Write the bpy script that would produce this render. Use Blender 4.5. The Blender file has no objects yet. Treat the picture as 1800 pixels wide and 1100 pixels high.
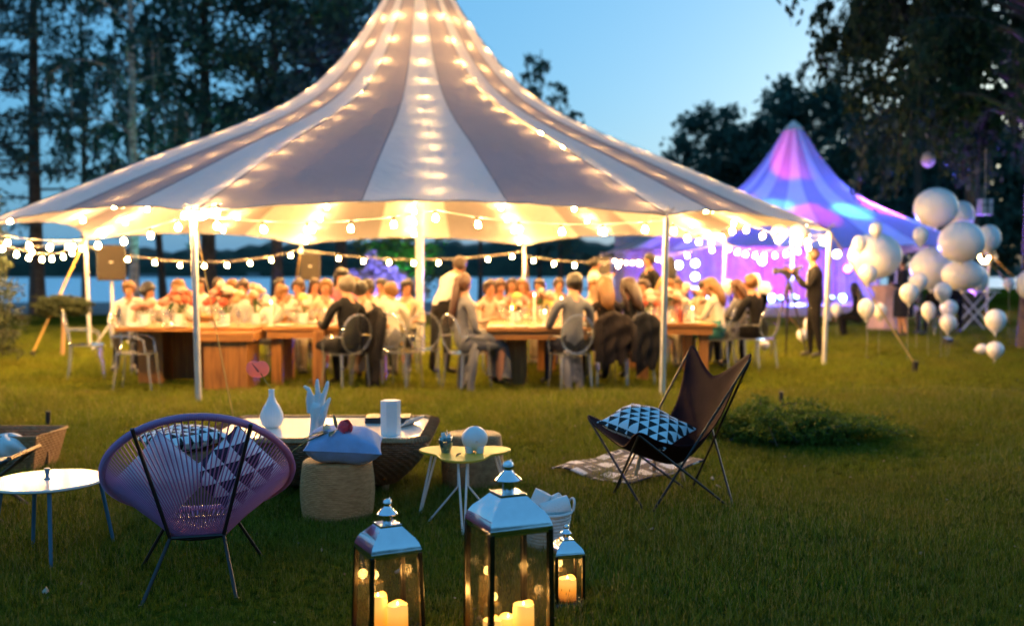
import bpy, bmesh, math, random
import numpy as np
from mathutils import Vector, Matrix

R = math.radians
PI = math.pi
rnd = random.Random(7)
scene = bpy.context.scene
col = scene.collection

# ------------------------------------------------------------------ camera
CAM_H = 1.45
PITCH = R(2.36)
cam_data = bpy.data.cameras.new('camera')
cam = bpy.data.objects.new('camera', cam_data)
col.objects.link(cam)
cam.location = (0, 0, CAM_H)
cam.rotation_euler = (PI / 2 - PITCH, 0, 0)
cam_data.lens = 35
cam_data.sensor_width = 36
cam_data.clip_end = 4000
cam_data.dof.use_dof = True
cam_data.dof.focus_distance = 4.8
cam_data.dof.aperture_fstop = 1.35
cam_data.dof.aperture_blades = 0
scene.camera = cam

# ------------------------------------------------------------------ dusk sky
SUN_ELEV, SUN_ROT = R(4.0), R(38)
world = bpy.data.worlds.new('World')
scene.world = world
world.use_nodes = True
nt = world.node_tree
nt.nodes.clear()
out = nt.nodes.new('ShaderNodeOutputWorld')
bg = nt.nodes.new('ShaderNodeBackground')
sky = nt.nodes.new('ShaderNodeTexSky')
sky.sky_type = 'NISHITA'
sky.sun_disc = False
sky.sun_elevation = SUN_ELEV
sky.sun_rotation = SUN_ROT
sky.altitude = 100
sky.air_density = 1.0
sky.dust_density = 3.0
sky.ozone_density = 4.0
tint = nt.nodes.new('ShaderNodeMix')
tint.data_type = 'RGBA'
tint.blend_type = 'MULTIPLY'
tint.inputs[0].default_value = 1.0
tint.inputs[7].default_value = (0.82, 0.92, 0.80, 1)
nt.links.new(sky.outputs[0], tint.inputs[6])
lift = nt.nodes.new('ShaderNodeMix')
lift.data_type = 'RGBA'
lift.blend_type = 'ADD'
lift.inputs[0].default_value = 1.0
lift.inputs[7].default_value = (0.34, 1.28, 2.35, 1)      # multiple scattering the model leaves out
nt.links.new(tint.outputs[2], lift.inputs[6])
nt.links.new(lift.outputs[2], bg.inputs[0])
bg.inputs[1].default_value = 0.058
nt.links.new(bg.outputs[0], out.inputs[0])

sun_data = bpy.data.lights.new('dusk_sun', 'SUN')
sun_data.energy = 0.06
sun_data.angle = R(25)
sun_data.color = (1.0, 0.8, 0.7)
sun = bpy.data.objects.new('dusk_sun', sun_data)
col.objects.link(sun)
sd = Vector((math.sin(SUN_ROT) * math.cos(R(6)), math.cos(SUN_ROT) * math.cos(R(6)), math.sin(R(6))))
sun.rotation_euler = sd.to_track_quat('Z', 'Y').to_euler()

vs = scene.view_settings
vs.view_transform = 'Standard'
vs.look = 'None'
vs.exposure = 1.97
vs.gamma = 1.0
vs.use_curve_mapping = False
cy = scene.cycles
cy.use_denoising = True
try:
    cy.denoiser = 'OPENIMAGEDENOISE'
except Exception:
    pass
cy.max_bounces = 7
cy.diffuse_bounces = 3
cy.glossy_bounces = 4
cy.transmission_bounces = 6
cy.transparent_max_bounces = 24
cy.sample_clamp_indirect = 4.0
cy.sample_clamp_direct = 0.0
cy.caustics_reflective = False
cy.caustics_refractive = False
cy.use_light_tree = True

BULB_COL = (1.0, 0.55, 0.17)
BULB_STRENGTH = 255.0

# ------------------------------------------------------------------ helpers
FPX = 1750.0


def ray(px, py):
    x = (px - 900) / FPX
    y = (550 - py) / FPX
    v = Vector((x, y, -1.0))
    return cam.rotation_euler.to_matrix() @ v


def at(px, py, Y):
    d = ray(px, py)
    t = Y / d.y
    return Vector((d.x * t, Y, CAM_H + d.z * t))


def gnd(px, py, z=0.0):
    d = ray(px, py)
    t = (z - CAM_H) / d.z
    return Vector((d.x * t, d.y * t, z))


def fx(px, Y):
    return (px - 900) / FPX * Y


class MB:
    def __init__(self):
        self.v, self.f, self.m = [], [], []

    def add(self, verts, faces, mi=0):
        b = len(self.v)
        self.v.extend([tuple(p) for p in verts])
        self.f.extend([tuple(b + i for i in f) for f in faces])
        self.m.extend([mi] * len(faces))
        return self

    def box(self, x0, x1, y0, y1, z0, z1, mi=0):
        v = [(x0, y0, z0), (x1, y0, z0), (x1, y1, z0), (x0, y1, z0), (x0, y0, z1), (x1, y0, z1), (x1, y1, z1), (x0, y1, z1)]
        f = [(0, 3, 2, 1), (4, 5, 6, 7), (0, 1, 5, 4), (1, 2, 6, 5), (2, 3, 7, 6), (3, 0, 4, 7)]
        return self.add(v, f, mi)

    def tube(self, pts, r, n=8, mi=0, caps=True, closed=False, flat=1.0):
        pts = [Vector(p) for p in pts]
        k = len(pts)
        rs = r if isinstance(r, (list, tuple)) else [r] * k
        tang = []
        for i in range(k):
            if closed:
                t = pts[(i + 1) % k] - pts[i - 1]
            else:
                t = pts[min(i + 1, k - 1)] - pts[max(i - 1, 0)]
            if t.length < 1e-9:
                t = Vector((0, 0, 1))
            tang.append(t.normalized())
        ref = Vector((0, 0, 1)) if abs(tang[0].z) < 0.9 else Vector((1, 0, 0))
        u = tang[0].cross(ref).normalized()
        V, F = [], []
        for i in range(k):
            u = (u - tang[i] * u.dot(tang[i]))
            if u.length < 1e-6:
                u = tang[i].orthogonal()
            u.normalize()
            w = tang[i].cross(u)
            for j in range(n):
                a = 2 * PI * j / n
                V.append(pts[i] + (u * math.cos(a) + w * math.sin(a) * flat) * rs[i])
        for i in range(k if closed else k - 1):
            a, b = i * n, ((i + 1) % k) * n
            for j in range(n):
                j2 = (j + 1) % n
                F.append((a + j, a + j2, b + j2, b + j))
        if caps and not closed:
            F.append(tuple(range(n - 1, -1, -1)))
            F.append(tuple((k - 1) * n + j for j in range(n)))
        return self.add(V, F, mi)

    def lathe(self, prof, n=16, mi=0, c=(0, 0, 0), sx=1.0, sy=1.0, rmod=None):
        V, F = [], []
        for (r, z) in prof:
            for j in range(n):
                a = 2 * PI * j / n
                q = r * (rmod(a, z) if rmod else 1.0)
                V.append((c[0] + q * math.cos(a) * sx, c[1] + q * math.sin(a) * sy, c[2] + z))
        for i in range(len(prof) - 1):
            for j in range(n):
                j2 = (j + 1) % n
                F.append((i * n + j, i * n + j2, (i + 1) * n + j2, (i + 1) * n + j))
        if prof[0][0] > 1e-5:
            F.append(tuple(range(n - 1, -1, -1)))
        if prof[-1][0] > 1e-5:
            F.append(tuple((len(prof) - 1) * n + j for j in range(n)))
        return self.add(V, F, mi)

    def sphere(self, c, r, nu=12, nv=8, mi=0):
        if not isinstance(r, (list, tuple)):
            r = (r, r, r)
        V, F = [(c[0], c[1], c[2] - r[2])], []
        for i in range(1, nv):
            th = PI * i / nv
            for j in range(nu):
                a = 2 * PI * j / nu
                V.append((c[0] + r[0] * math.sin(th) * math.cos(a), c[1] + r[1] * math.sin(th) * math.sin(a), c[2] - r[2] * math.cos(th)))
        V.append((c[0], c[1], c[2] + r[2]))
        for j in range(nu):
            F.append((0, 1 + (j + 1) % nu, 1 + j))
        for i in range(nv - 2):
            for j in range(nu):
                j2 = (j + 1) % nu
                a, b = 1 + i * nu, 1 + (i + 1) * nu
                F.append((a + j, a + j2, b + j2, b + j))
        L = len(V) - 1
        a = 1 + (nv - 2) * nu
        for j in range(nu):
            F.append((a + j, a + (j + 1) % nu, L))
        return self.add(V, F, mi)

    def prism(self, outline, z0, z1, mi=0):
        n = len(outline)
        V = [(x, y, z0) for x, y in outline] + [(x, y, z1) for x, y in outline]
        F = [tuple(range(n - 1, -1, -1)), tuple(range(n, 2 * n))]
        for i in range(n):
            j = (i + 1) % n
            F.append((i, j, n + j, n + i))
        return self.add(V, F, mi)

    def grid(self, fn, nu, nv, mi=0, wrap=False):
        V, F = [], []
        for i in range(nv + 1):
            for j in range(nu if wrap else nu + 1):
                V.append(fn(j / nu, i / nv))
        w = nu if wrap else nu + 1
        for i in range(nv):
            for j in range(nu):
                j2 = (j + 1) % w
                F.append((i * w + j, i * w + j2, (i + 1) * w + j2, (i + 1) * w + j))
        return self.add(V, F, mi)

    def mesh(self, name, mats, smooth=40):
        me = bpy.data.meshes.new(name)
        me.from_pydata(self.v, [], self.f)
        for m in (mats if isinstance(mats, (list, tuple)) else [mats]):
            me.materials.append(m)
        if any(self.m):
            me.polygons.foreach_set('material_index', self.m)
        if smooth:
            me.shade_smooth()
            me.set_sharp_from_angle(angle=R(smooth))
        me.update()
        return me

    def build(self, name, mats, parent=None, loc=None, rot=None, smooth=40, bevel=0.0, solid=0.0, subsurf=0):
        o = bpy.data.objects.new(name, self.mesh(name, mats, smooth))
        col.objects.link(o)
        if parent is not None:
            o.parent = parent
        if loc is not None:
            o.location = loc
        if rot is not None:
            o.rotation_euler = rot
        if solid:
            m = o.modifiers.new('solid', 'SOLIDIFY')
            m.thickness = solid
            m.offset = 0
        if bevel:
            m = o.modifiers.new('bevel', 'BEVEL')
            m.width = bevel
            m.segments = 2
            m.limit_method = 'ANGLE'
        if subsurf:
            m = o.modifiers.new('sub', 'SUBSURF')
            m.levels = m.render_levels = subsurf
        return o


def tag(o, label=None, cat=None, group=None, kind=None):
    if label:
        o['label'] = label
    if cat:
        o['category'] = cat
    if group:
        o['group'] = group
    if kind:
        o['kind'] = kind
    return o


def thing(name, label, cat, loc=(0, 0, 0), rz=0.0, group=None):
    o = bpy.data.objects.new(name, None)
    o.empty_display_size = 0.1
    col.objects.link(o)
    o.location = loc
    o.rotation_euler = (0, 0, rz)
    return tag(o, label, cat, group)


def share(name, mesh, parent, loc=(0, 0, 0), rot=(0, 0, 0), scale=None):
    o = bpy.data.objects.new(name, mesh)
    col.objects.link(o)
    o.parent = parent
    o.location = loc
    o.rotation_euler = rot
    if scale:
        o.scale = scale
    return o


KIDS = {}


def dup(root, loc=None, rz=None, label=None, group=None):
    kids = {}
    for o in col.objects:
        if o.parent:
            kids.setdefault(o.parent.name, []).append(o)

    def rec(o, par):
        c = o.copy()
        col.objects.link(c)
        if par is not None:
            c.parent = par
        for k in kids.get(o.name, []):
            rec(k, c)
        return c
    r = rec(root, None)
    if loc is not None:
        r.location = loc
    if rz is not None:
        r.rotation_euler = (0, 0, rz)
    if label:
        r['label'] = label
    if group:
        r['group'] = group
    return r


def np_mesh(name, verts, faces, mats, midx=None, smooth=False):
    me = bpy.data.meshes.new(name)
    verts = np.asarray(verts, dtype=np.float32)
    faces = np.asarray(faces, dtype=np.int32)
    n, k = faces.shape
    me.vertices.add(len(verts))
    me.vertices.foreach_set('co', verts.ravel())
    me.loops.add(n * k)
    me.loops.foreach_set('vertex_index', faces.ravel())
    me.polygons.add(n)
    me.polygons.foreach_set('loop_start', np.arange(0, n * k, k, dtype=np.int32))
    me.polygons.foreach_set('loop_total', np.full(n, k, dtype=np.int32))
    for m in (mats if isinstance(mats, (list, tuple)) else [mats]):
        me.materials.append(m)
    if midx is not None:
        me.polygons.foreach_set('material_index', np.asarray(midx, dtype=np.int32))
    me.update(calc_edges=True)
    if smooth:
        me.shade_smooth()
    return me


# ------------------------------------------------------------------ materials
def nodes_of(name):
    m = bpy.data.materials.new(name)
    m.use_nodes = True
    t = m.node_tree
    b = t.nodes['Principled BSDF']
    return m, t, b


def N(t, typ, **kw):
    n = t.nodes.new(typ)
    for k, v in kw.items():
        setattr(n, k, v)
    return n


def mat(name, c, rough=0.6, metal=0.0, var=0.12, vscale=6.0, bump=0.0, bscale=40.0, spec=0.5, detail=4, c2=None, sheen=0.0, coat=0.0, trans=0.0, island=0.0, stretch=None):
    """Principled with noise-varied colour (between c and c2, or c darkened/lightened) and fine bump."""
    m, t, b = nodes_of(name)
    tc = N(t, 'ShaderNodeTexCoord')
    src = tc.outputs['Object']
    if stretch:
        mp = N(t, 'ShaderNodeMapping')
        mp.inputs['Scale'].default_value = stretch
        t.links.new(src, mp.inputs[0])
        src = mp.outputs[0]
    nz = N(t, 'ShaderNodeTexNoise')
    nz.inputs['Scale'].default_value = vscale
    nz.inputs['Detail'].default_value = detail
    t.links.new(src, nz.inputs['Vector'])
    mx = N(t, 'ShaderNodeMix', data_type='RGBA')
    a = c if c2 else tuple(x * (1 - var) for x in c)
    d = c2 if c2 else tuple(min(1, x * (1 + var)) for x in c)
    mx.inputs[6].default_value = (*a, 1)
    mx.inputs[7].default_value = (*d, 1)
    rp = N(t, 'ShaderNodeMapRange')
    rp.inputs[1].default_value = 0.3
    rp.inputs[2].default_value = 0.7
    t.links.new(nz.outputs[0], rp.inputs[0])
    t.links.new(rp.outputs[0], mx.inputs[0])
    colr = mx.outputs[2]
    if island:
        gi = N(t, 'ShaderNodeNewGeometry')
        hs = N(t, 'ShaderNodeHueSaturation')
        mr = N(t, 'ShaderNodeMapRange')
        mr.inputs[3].default_value = 1 - island
        mr.inputs[4].default_value = 1 + island
        t.links.new(gi.outputs['Random Per Island'], mr.inputs[0])
        t.links.new(mr.outputs[0], hs.inputs['Value'])
        t.links.new(colr, hs.inputs['Color'])
        colr = hs.outputs[0]
    t.links.new(colr, b.inputs['Base Color'])
    b.inputs['Roughness'].default_value = rough
    b.inputs['Metallic'].default_value = metal
    b.inputs['Specular IOR Level'].default_value = spec
    if sheen:
        b.inputs['Sheen Weight'].default_value = sheen
    if coat:
        b.inputs['Coat Weight'].default_value = coat
    if trans:
        b.inputs['Transmission Weight'].default_value = trans
    if bump:
        bz = N(t, 'ShaderNodeTexNoise')
        bz.inputs['Scale'].default_value = bscale
        bz.inputs['Detail'].default_value = 3
        t.links.new(src, bz.inputs['Vector'])
        bp = N(t, 'ShaderNodeBump')
        bp.inputs['Strength'].default_value = bump
        bp.inputs['Distance'].default_value = 0.01
        t.links.new(bz.outputs[0], bp.inputs['Height'])
        t.links.new(bp.outputs[0], b.inputs['Normal'])
    return m


def emit_mat(name, c, s):
    m, t, b = nodes_of(name)
    b.inputs['Base Color'].default_value = (*c, 1)
    b.inputs['Emission Color'].default_value = (*c, 1)
    b.inputs['Emission Strength'].default_value = s
    return m


def leaf_mat(name, c, c2, transl=0.35, patch=None):
    m, t, b = nodes_of(name)
    outp = t.nodes['Material Output']
    gi = N(t, 'ShaderNodeNewGeometry')
    mx = N(t, 'ShaderNodeMix', data_type='RGBA')
    mx.inputs[6].default_value = (*c, 1)
    mx.inputs[7].default_value = (*c2, 1)
    t.links.new(gi.outputs['Random Per Island'], mx.inputs[0])
    colr = mx.outputs[2]
    if patch:
        # slow patches of thinner, drier turf across the ground
        nz = N(t, 'ShaderNodeTexNoise')
        nz.inputs['Scale'].default_value = 1.1
        nz.inputs['Detail'].default_value = 5
        t.links.new(gi.outputs['Position'], nz.inputs['Vector'])
        mr = N(t, 'ShaderNodeMapRange')
        mr.inputs[1].default_value = 0.42
        mr.inputs[2].default_value = 0.68
        t.links.new(nz.outputs[0], mr.inputs[0])
        m2 = N(t, 'ShaderNodeMix', data_type='RGBA')
        t.links.new(mr.outputs[0], m2.inputs[0])
        t.links.new(colr, m2.inputs[6])
        m2.inputs[7].default_value = (*patch, 1)
        colr = m2.outputs[2]
    t.links.new(colr, b.inputs['Base Color'])
    b.inputs['Roughness'].default_value = 0.6
    b.inputs['Specular IOR Level'].default_value = 0.05 if patch else 0.12
    tr = N(t, 'ShaderNodeBsdfTranslucent')
    t.links.new(colr, tr.inputs[0])
    ms = N(t, 'ShaderNodeMixShader')
    ms.inputs[0].default_value = transl
    t.links.new(b.outputs[0], ms.inputs[1])
    t.links.new(tr.outputs[0], ms.inputs[2])
    t.links.new(ms.outputs[0], outp.inputs[0])
    return m


def fabric_mat(name, c, transl=0.45, var=0.06):
    """Thin tent cloth: diffuse on the lit side, translucent to lamps behind it."""
    m, t, b = nodes_of(name)
    outp = t.nodes['Material Output']
    t.nodes.remove(b)
    tc = N(t, 'ShaderNodeTexCoord')
    nz = N(t, 'ShaderNodeTexNoise')
    nz.inputs['Scale'].default_value = 1.3
    nz.inputs['Detail'].default_value = 5
    t.links.new(tc.outputs['Object'], nz.inputs['Vector'])
    mx = N(t, 'ShaderNodeMix', data_type='RGBA')
    mx.inputs[6].default_value = (*[x * (1 - var) for x in c], 1)
    mx.inputs[7].default_value = (*[min(1, x * (1 + var)) for x in c], 1)
    t.links.new(nz.outputs[0], mx.inputs[0])
    n2 = N(t, 'ShaderNodeTexNoise')
    n2.inputs['Scale'].default_value = 5
    n2.inputs['Detail'].default_value = 6
    t.links.new(tc.outputs['Object'], n2.inputs['Vector'])
    bp = N(t, 'ShaderNodeBump')
    bp.inputs['Strength'].default_value = 0.5
    bp.inputs['Distance'].default_value = 0.06
    t.links.new(n2.outputs[0], bp.inputs['Height'])
    df = N(t, 'ShaderNodeBsdfDiffuse')
    tr = N(t, 'ShaderNodeBsdfTranslucent')
    for s in (df, tr):
        t.links.new(mx.outputs[2], s.inputs[0])
        t.links.new(bp.outputs[0], s.inputs['Normal'])
    ms = N(t, 'ShaderNodeMixShader')
    ms.inputs[0].default_value = transl
    t.links.new(df.outputs[0], ms.inputs[1])
    t.links.new(tr.outputs[0], ms.inputs[2])
    t.links.new(ms.outputs[0], outp.inputs[0])
    return m


def clear_mat(name, tintc=(0.95, 0.97, 1.0), gloss=0.12, rough=0.05, milk=0.06, milkc=(0.9, 0.92, 0.95)):
    """Clear sheet (glass, acrylic): transparent with facing-dependent reflection and a touch of milkiness."""
    m, t, b = nodes_of(name)
    outp = t.nodes['Material Output']
    t.nodes.remove(b)
    tp = N(t, 'ShaderNodeBsdfTransparent')
    tp.inputs[0].default_value = (*tintc, 1)
    gl = N(t, 'ShaderNodeBsdfGlossy')
    gl.inputs['Roughness'].default_value = rough
    df = N(t, 'ShaderNodeBsdfDiffuse')
    df.inputs[0].default_value = (*milkc, 1)
    lw = N(t, 'ShaderNodeLayerWeight')
    lw.inputs[0].default_value = 0.35
    mr = N(t, 'ShaderNodeMapRange')
    mr.inputs[3].default_value = gloss * 0.5
    mr.inputs[4].default_value = min(1.0, gloss * 5)
    t.links.new(lw.outputs['Facing'], mr.inputs[0])
    m1 = N(t, 'ShaderNodeMixShader')
    m1.inputs[0].default_value = milk
    t.links.new(tp.outputs[0], m1.inputs[1])
    t.links.new(df.outputs[0], m1.inputs[2])
    m2 = N(t, 'ShaderNodeMixShader')
    t.links.new(mr.outputs[0], m2.inputs[0])
    t.links.new(m1.outputs[0], m2.inputs[1])
    t.links.new(gl.outputs[0], m2.inputs[2])
    t.links.new(m2.outputs[0], outp.inputs[0])
    return m


def wood_mat(name, c, c2, axis='Z', rough=0.55, scale=1.0):
    m, t, b = nodes_of(name)
    tc = N(t, 'ShaderNodeTexCoord')
    mp = N(t, 'ShaderNodeMapping')
    s = {'X': (0.6, 9, 9), 'Y': (9, 0.6, 9), 'Z': (9, 9, 0.6)}[axis]
    mp.inputs['Scale'].default_value = tuple(k * scale for k in s)
    t.links.new(tc.outputs['Object'], mp.inputs[0])
    nz = N(t, 'ShaderNodeTexNoise')
    nz.inputs['Scale'].default_value = 2.2
    nz.inputs['Detail'].default_value = 7
    nz.inputs['Distortion'].default_value = 1.2
    t.links.new(mp.outputs[0], nz.inputs['Vector'])
    cr = N(t, 'ShaderNodeValToRGB')
    cr.color_ramp.elements[0].position = 0.32
    cr.color_ramp.elements[0].color = (*c, 1)
    cr.color_ramp.elements[1].position = 0.68
    cr.color_ramp.elements[1].color = (*c2, 1)
    t.links.new(nz.outputs[0], cr.inputs[0])
    t.links.new(cr.outputs[0], b.inputs['Base Color'])
    b.inputs['Roughness'].default_value = rough
    bp = N(t, 'ShaderNodeBump')
    bp.inputs['Strength'].default_value = 0.25
    bp.inputs['Distance'].default_value = 0.01
    t.links.new(nz.outputs[0], bp.inputs['Height'])
    t.links.new(bp.outputs[0], b.inputs['Normal'])
    return m


M = {}
M['fabric_light'] = fabric_mat('tent_cloth_white', (0.64, 0.60, 0.58), 0.070)
M['fabric_dark'] = fabric_mat('tent_cloth_taupe', (0.33, 0.29, 0.30), 0.10)
M['seam'] = mat('seam_tape', (0.10, 0.11, 0.16), 0.8)
M['pole'] = mat('galvanised_pole', (0.62, 0.62, 0.60), 0.45, 0.35, bump=0.1, bscale=25)
M['strap'] = mat('yellow_strap', (0.55, 0.33, 0.06), 0.8, bump=0.3, bscale=90)
M['black'] = mat('black_plastic', (0.015, 0.015, 0.017), 0.45)
M['black_metal'] = mat('black_powdercoat', (0.012, 0.011, 0.014), 0.38, 0.0, bump=0.05, bscale=200)
M['socket'] = mat('bulb_socket', (0.04, 0.035, 0.03), 0.5)
M['wire'] = mat('cable_cream', (0.55, 0.50, 0.42), 0.6)
M['bulb'] = emit_mat('lit_bulb_glass', BULB_COL, BULB_STRENGTH)
M['acrylic'] = clear_mat('clear_acrylic', (0.93, 0.95, 0.97), 0.20, 0.05, 0.12)
M['acrylic_thin'] = clear_mat('clear_acrylic_sheet', (0.97, 0.98, 0.99), 0.07, 0.04, 0.025)
M['glass'] = clear_mat('clear_glass', (0.95, 0.96, 0.96), 0.16, 0.02, 0.03)
M['plank_wood'] = wood_mat('oak_plank', (0.17, 0.062, 0.010), (0.40, 0.17, 0.032), 'X')
M['post_wood'] = wood_mat('oak_post', (0.17, 0.062, 0.010), (0.40, 0.17, 0.032), 'Z')
M['pale_wood'] = wood_mat('beech', (0.40, 0.22, 0.10), (0.55, 0.33, 0.17), 'Z')
M['white_cloth'] = mat('white_cloth', (0.78, 0.76, 0.72), 0.85, bump=0.35, bscale=30, sheen=0.2)
M['bark_dark'] = mat('dark_bark', (0.035, 0.028, 0.022), 0.9, c2=(0.09, 0.075, 0.06), vscale=8, bump=0.8, bscale=22)
M['bark_birch'] = mat('birch_bark', (0.10, 0.09, 0.08), 0.8, c2=(0.55, 0.53, 0.48), vscale=5, bump=0.5, bscale=16, stretch=(1, 1, 3))
# ================================================================== SETTING
# lawn material: mown grass, patchy
def lawn_material():
    m, t, b = nodes_of('lawn_turf')
    tc = N(t, 'ShaderNodeTexCoord')
    n1 = N(t, 'ShaderNodeTexNoise')
    n1.inputs['Scale'].default_value = 0.7
    n1.inputs['Detail'].default_value = 6
    n2 = N(t, 'ShaderNodeTexNoise')
    n2.inputs['Scale'].default_value = 22
    n2.inputs['Detail'].default_value = 6
    for n in (n1, n2):
        t.links.new(tc.outputs['Object'], n.inputs['Vector'])
    ad = N(t, 'ShaderNodeMath', operation='ADD')
    t.links.new(n1.outputs[0], ad.inputs[0])
    t.links.new(n2.outputs[0], ad.inputs[1])
    cr = N(t, 'ShaderNodeValToRGB')
    e = cr.color_ramp.elements
    e[0].position, e[0].color = 0.36, (0.020, 0.030, 0.004, 1)
    e[1].position, e[1].color = 0.66, (0.10, 0.105, 0.008, 1)
    hf = N(t, 'ShaderNodeMath', operation='MULTIPLY')
    hf.inputs[1].default_value = 0.5
    t.links.new(ad.outputs[0], hf.inputs[0])
    t.links.new(hf.outputs[0], cr.inputs[0])
    t.links.new(cr.outputs[0], b.inputs['Base Color'])
    b.inputs['Roughness'].default_value = 1.0
    b.inputs['Specular IOR Level'].default_value = 0.0
    bp = N(t, 'ShaderNodeBump')
    bp.inputs['Strength'].default_value = 0.9
    bp.inputs['Distance'].default_value = 0.05
    t.links.new(n2.outputs[0], bp.inputs['Height'])
    t.links.new(bp.outputs[0], b.inputs['Normal'])
    return m


M['lawn'] = lawn_material()
mb = MB()
mb.add([(-70, -14, 0), (120, -14, 0), (120, 90, 0), (6, 90, 0), (6, 34, 0), (-70, 34, 0)], [(0, 1, 2, 3, 4, 5)])
tag(mb.build('lawn', M['lawn'], smooth=0), kind='structure')

M['path'] = mat('gravel_path', (0.10, 0.10, 0.11), 0.9, c2=(0.17, 0.165, 0.16), vscale=3, bump=0.4, bscale=30)
mb = MB()
mb.add([(-90, 34, 0.0), (6, 34, 0.0), (6, 48, 0.0), (-90, 48, 0.0), (6, 49.5, -1.3), (-90, 49.5, -1.3), (6, 90, -1.3)], [(0, 1, 2, 3), (3, 2, 4, 5)])
tag(mb.build('shore_path', M['path'], smooth=0), kind='structure')


def water_material():
    m, t, b = nodes_of('lake_water')
    outp = t.nodes['Material Output']
    t.nodes.remove(b)
    tc = N(t, 'ShaderNodeTexCoord')
    mp = N(t, 'ShaderNodeMapping')
    mp.inputs['Scale'].default_value = (0.12, 0.9, 1)
    t.links.new(tc.outputs['Object'], mp.inputs[0])
    nz = N(t, 'ShaderNodeTexNoise')
    nz.inputs['Scale'].default_value = 0.5
    nz.inputs['Detail'].default_value = 6
    t.links.new(mp.outputs[0], nz.inputs['Vector'])
    rr = N(t, 'ShaderNodeMapRange')
    rr.inputs[1].default_value, rr.inputs[2].default_value, rr.inputs[3].default_value, rr.inputs[4].default_value = 0.35, 0.65, 0.32, 0.5
    t.links.new(nz.outputs[0], rr.inputs[0])
    gl = N(t, 'ShaderNodeBsdfGlossy')          # wind-ruffled surface: wide upward reflection
    t.links.new(rr.outputs[0], gl.inputs['Roughness'])
    gl.inputs[0].default_value = (0.95, 0.97, 1, 1)
    df = N(t, 'ShaderNodeBsdfDiffuse')
    df.inputs[0].default_value = (0.03, 0.08, 0.13, 1)
    ms = N(t, 'ShaderNodeMixShader')
    ms.inputs[0].default_value = 0.85
    t.links.new(df.outputs[0], ms.inputs[1])
    t.links.new(gl.outputs[0], ms.inputs[2])
    t.links.new(ms.outputs[0], outp.inputs[0])
    return m


M['water'] = water_material()
mb = MB()
mb.add([(-900, 49, -1.0), (700, 49, -1.0), (700, 620, -1.0), (-900, 620, -1.0)], [(0, 1, 2, 3)])
tag(mb.build('water', M['water'], smooth=0), kind='structure')

# far wooded shore
M['far_wood'] = mat('far_wood', (0.015, 0.028, 0.020), 0.95, c2=(0.04, 0.06, 0.04), vscale=0.12, bump=1.0, bscale=0.6, island=0.0)
xs = np.linspace(-700, 420, 420)


def ridge(x):
    base = 15.5 + 3.0 * math.sin(x * 0.013 + 1) + 1.5 * math.sin(x * 0.05) + 1.1 * math.sin(x * 0.21 + 2) + 0.7 * math.sin(x * 0.63)
    base -= max(0.0, (x - 20)) * 0.16 * (1 if x < 80 else max(0.15, 1 - (x - 80) / 260.0)) * 0.8
    return max(4.0, base) + rnd.uniform(-0.5, 0.7)


V, F = [], []
for i, x in enumerate(xs):
    h = ridge(x)
    yb = 470 + 12 * math.sin(x * 0.01)
    V += [(x, yb, -1.2), (x, yb + 2, h * 0.45 - 1), (x, yb + 9, h * 0.85), (x, yb + 26, h), (x, yb + 80, h * 0.7)]
for i in range(len(xs) - 1):
    for k in range(4):
        F.append((i * 5 + k, (i + 1) * 5 + k, (i + 1) * 5 + k + 1, i * 5 + k + 1))
mb = MB()
mb.add(V, F)
tag(mb.build('far_hills', M['far_wood'], smooth=0), kind='structure')

# pale shore strip with small boats/houses hint: a low pale quay on the far bank
M['quay'] = mat('pale_quay', (0.22, 0.23, 0.24), 0.8)
mb = MB()
for x, w in ((-203, 9), (-190, 4), (-176, 14), (-121, 5), (-60, 3)):
    mb.box(x, x + w, 455, 460, -1.0, 0.5 + rnd.uniform(0, 1.2))
tag(mb.build('far_quay', M['quay'], smooth=0), kind='structure')


# ------------------------------------------------------------------ trees
def leaves_np(C, size, rs, down=0.0, aspect=0.55):
    """rhombus leaves at centres C (n,3)."""
    n = len(C)
    d = rs.normal(size=(n, 3))
    d[:, 2] -= down * 2.2
    d /= np.linalg.norm(d, axis=1)[:, None] + 1e-9
    e = rs.normal(size=(n, 3))
    e -= d * np.sum(e * d, axis=1)[:, None]
    e /= np.linalg.norm(e, axis=1)[:, None] + 1e-9
    s = (size * rs.uniform(0.6, 1.35, n))[:, None]
    V = np.empty((n, 4, 3))
    V[:, 0] = C - d * s * 0.5
    V[:, 1] = C + e * s * aspect * 0.5
    V[:, 2] = C + d * s * 0.5
    V[:, 3] = C - e * s * aspect * 0.5
    Fc = np.arange(n * 4).reshape(n, 4)
    return V.reshape(-1, 3), Fc


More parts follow.
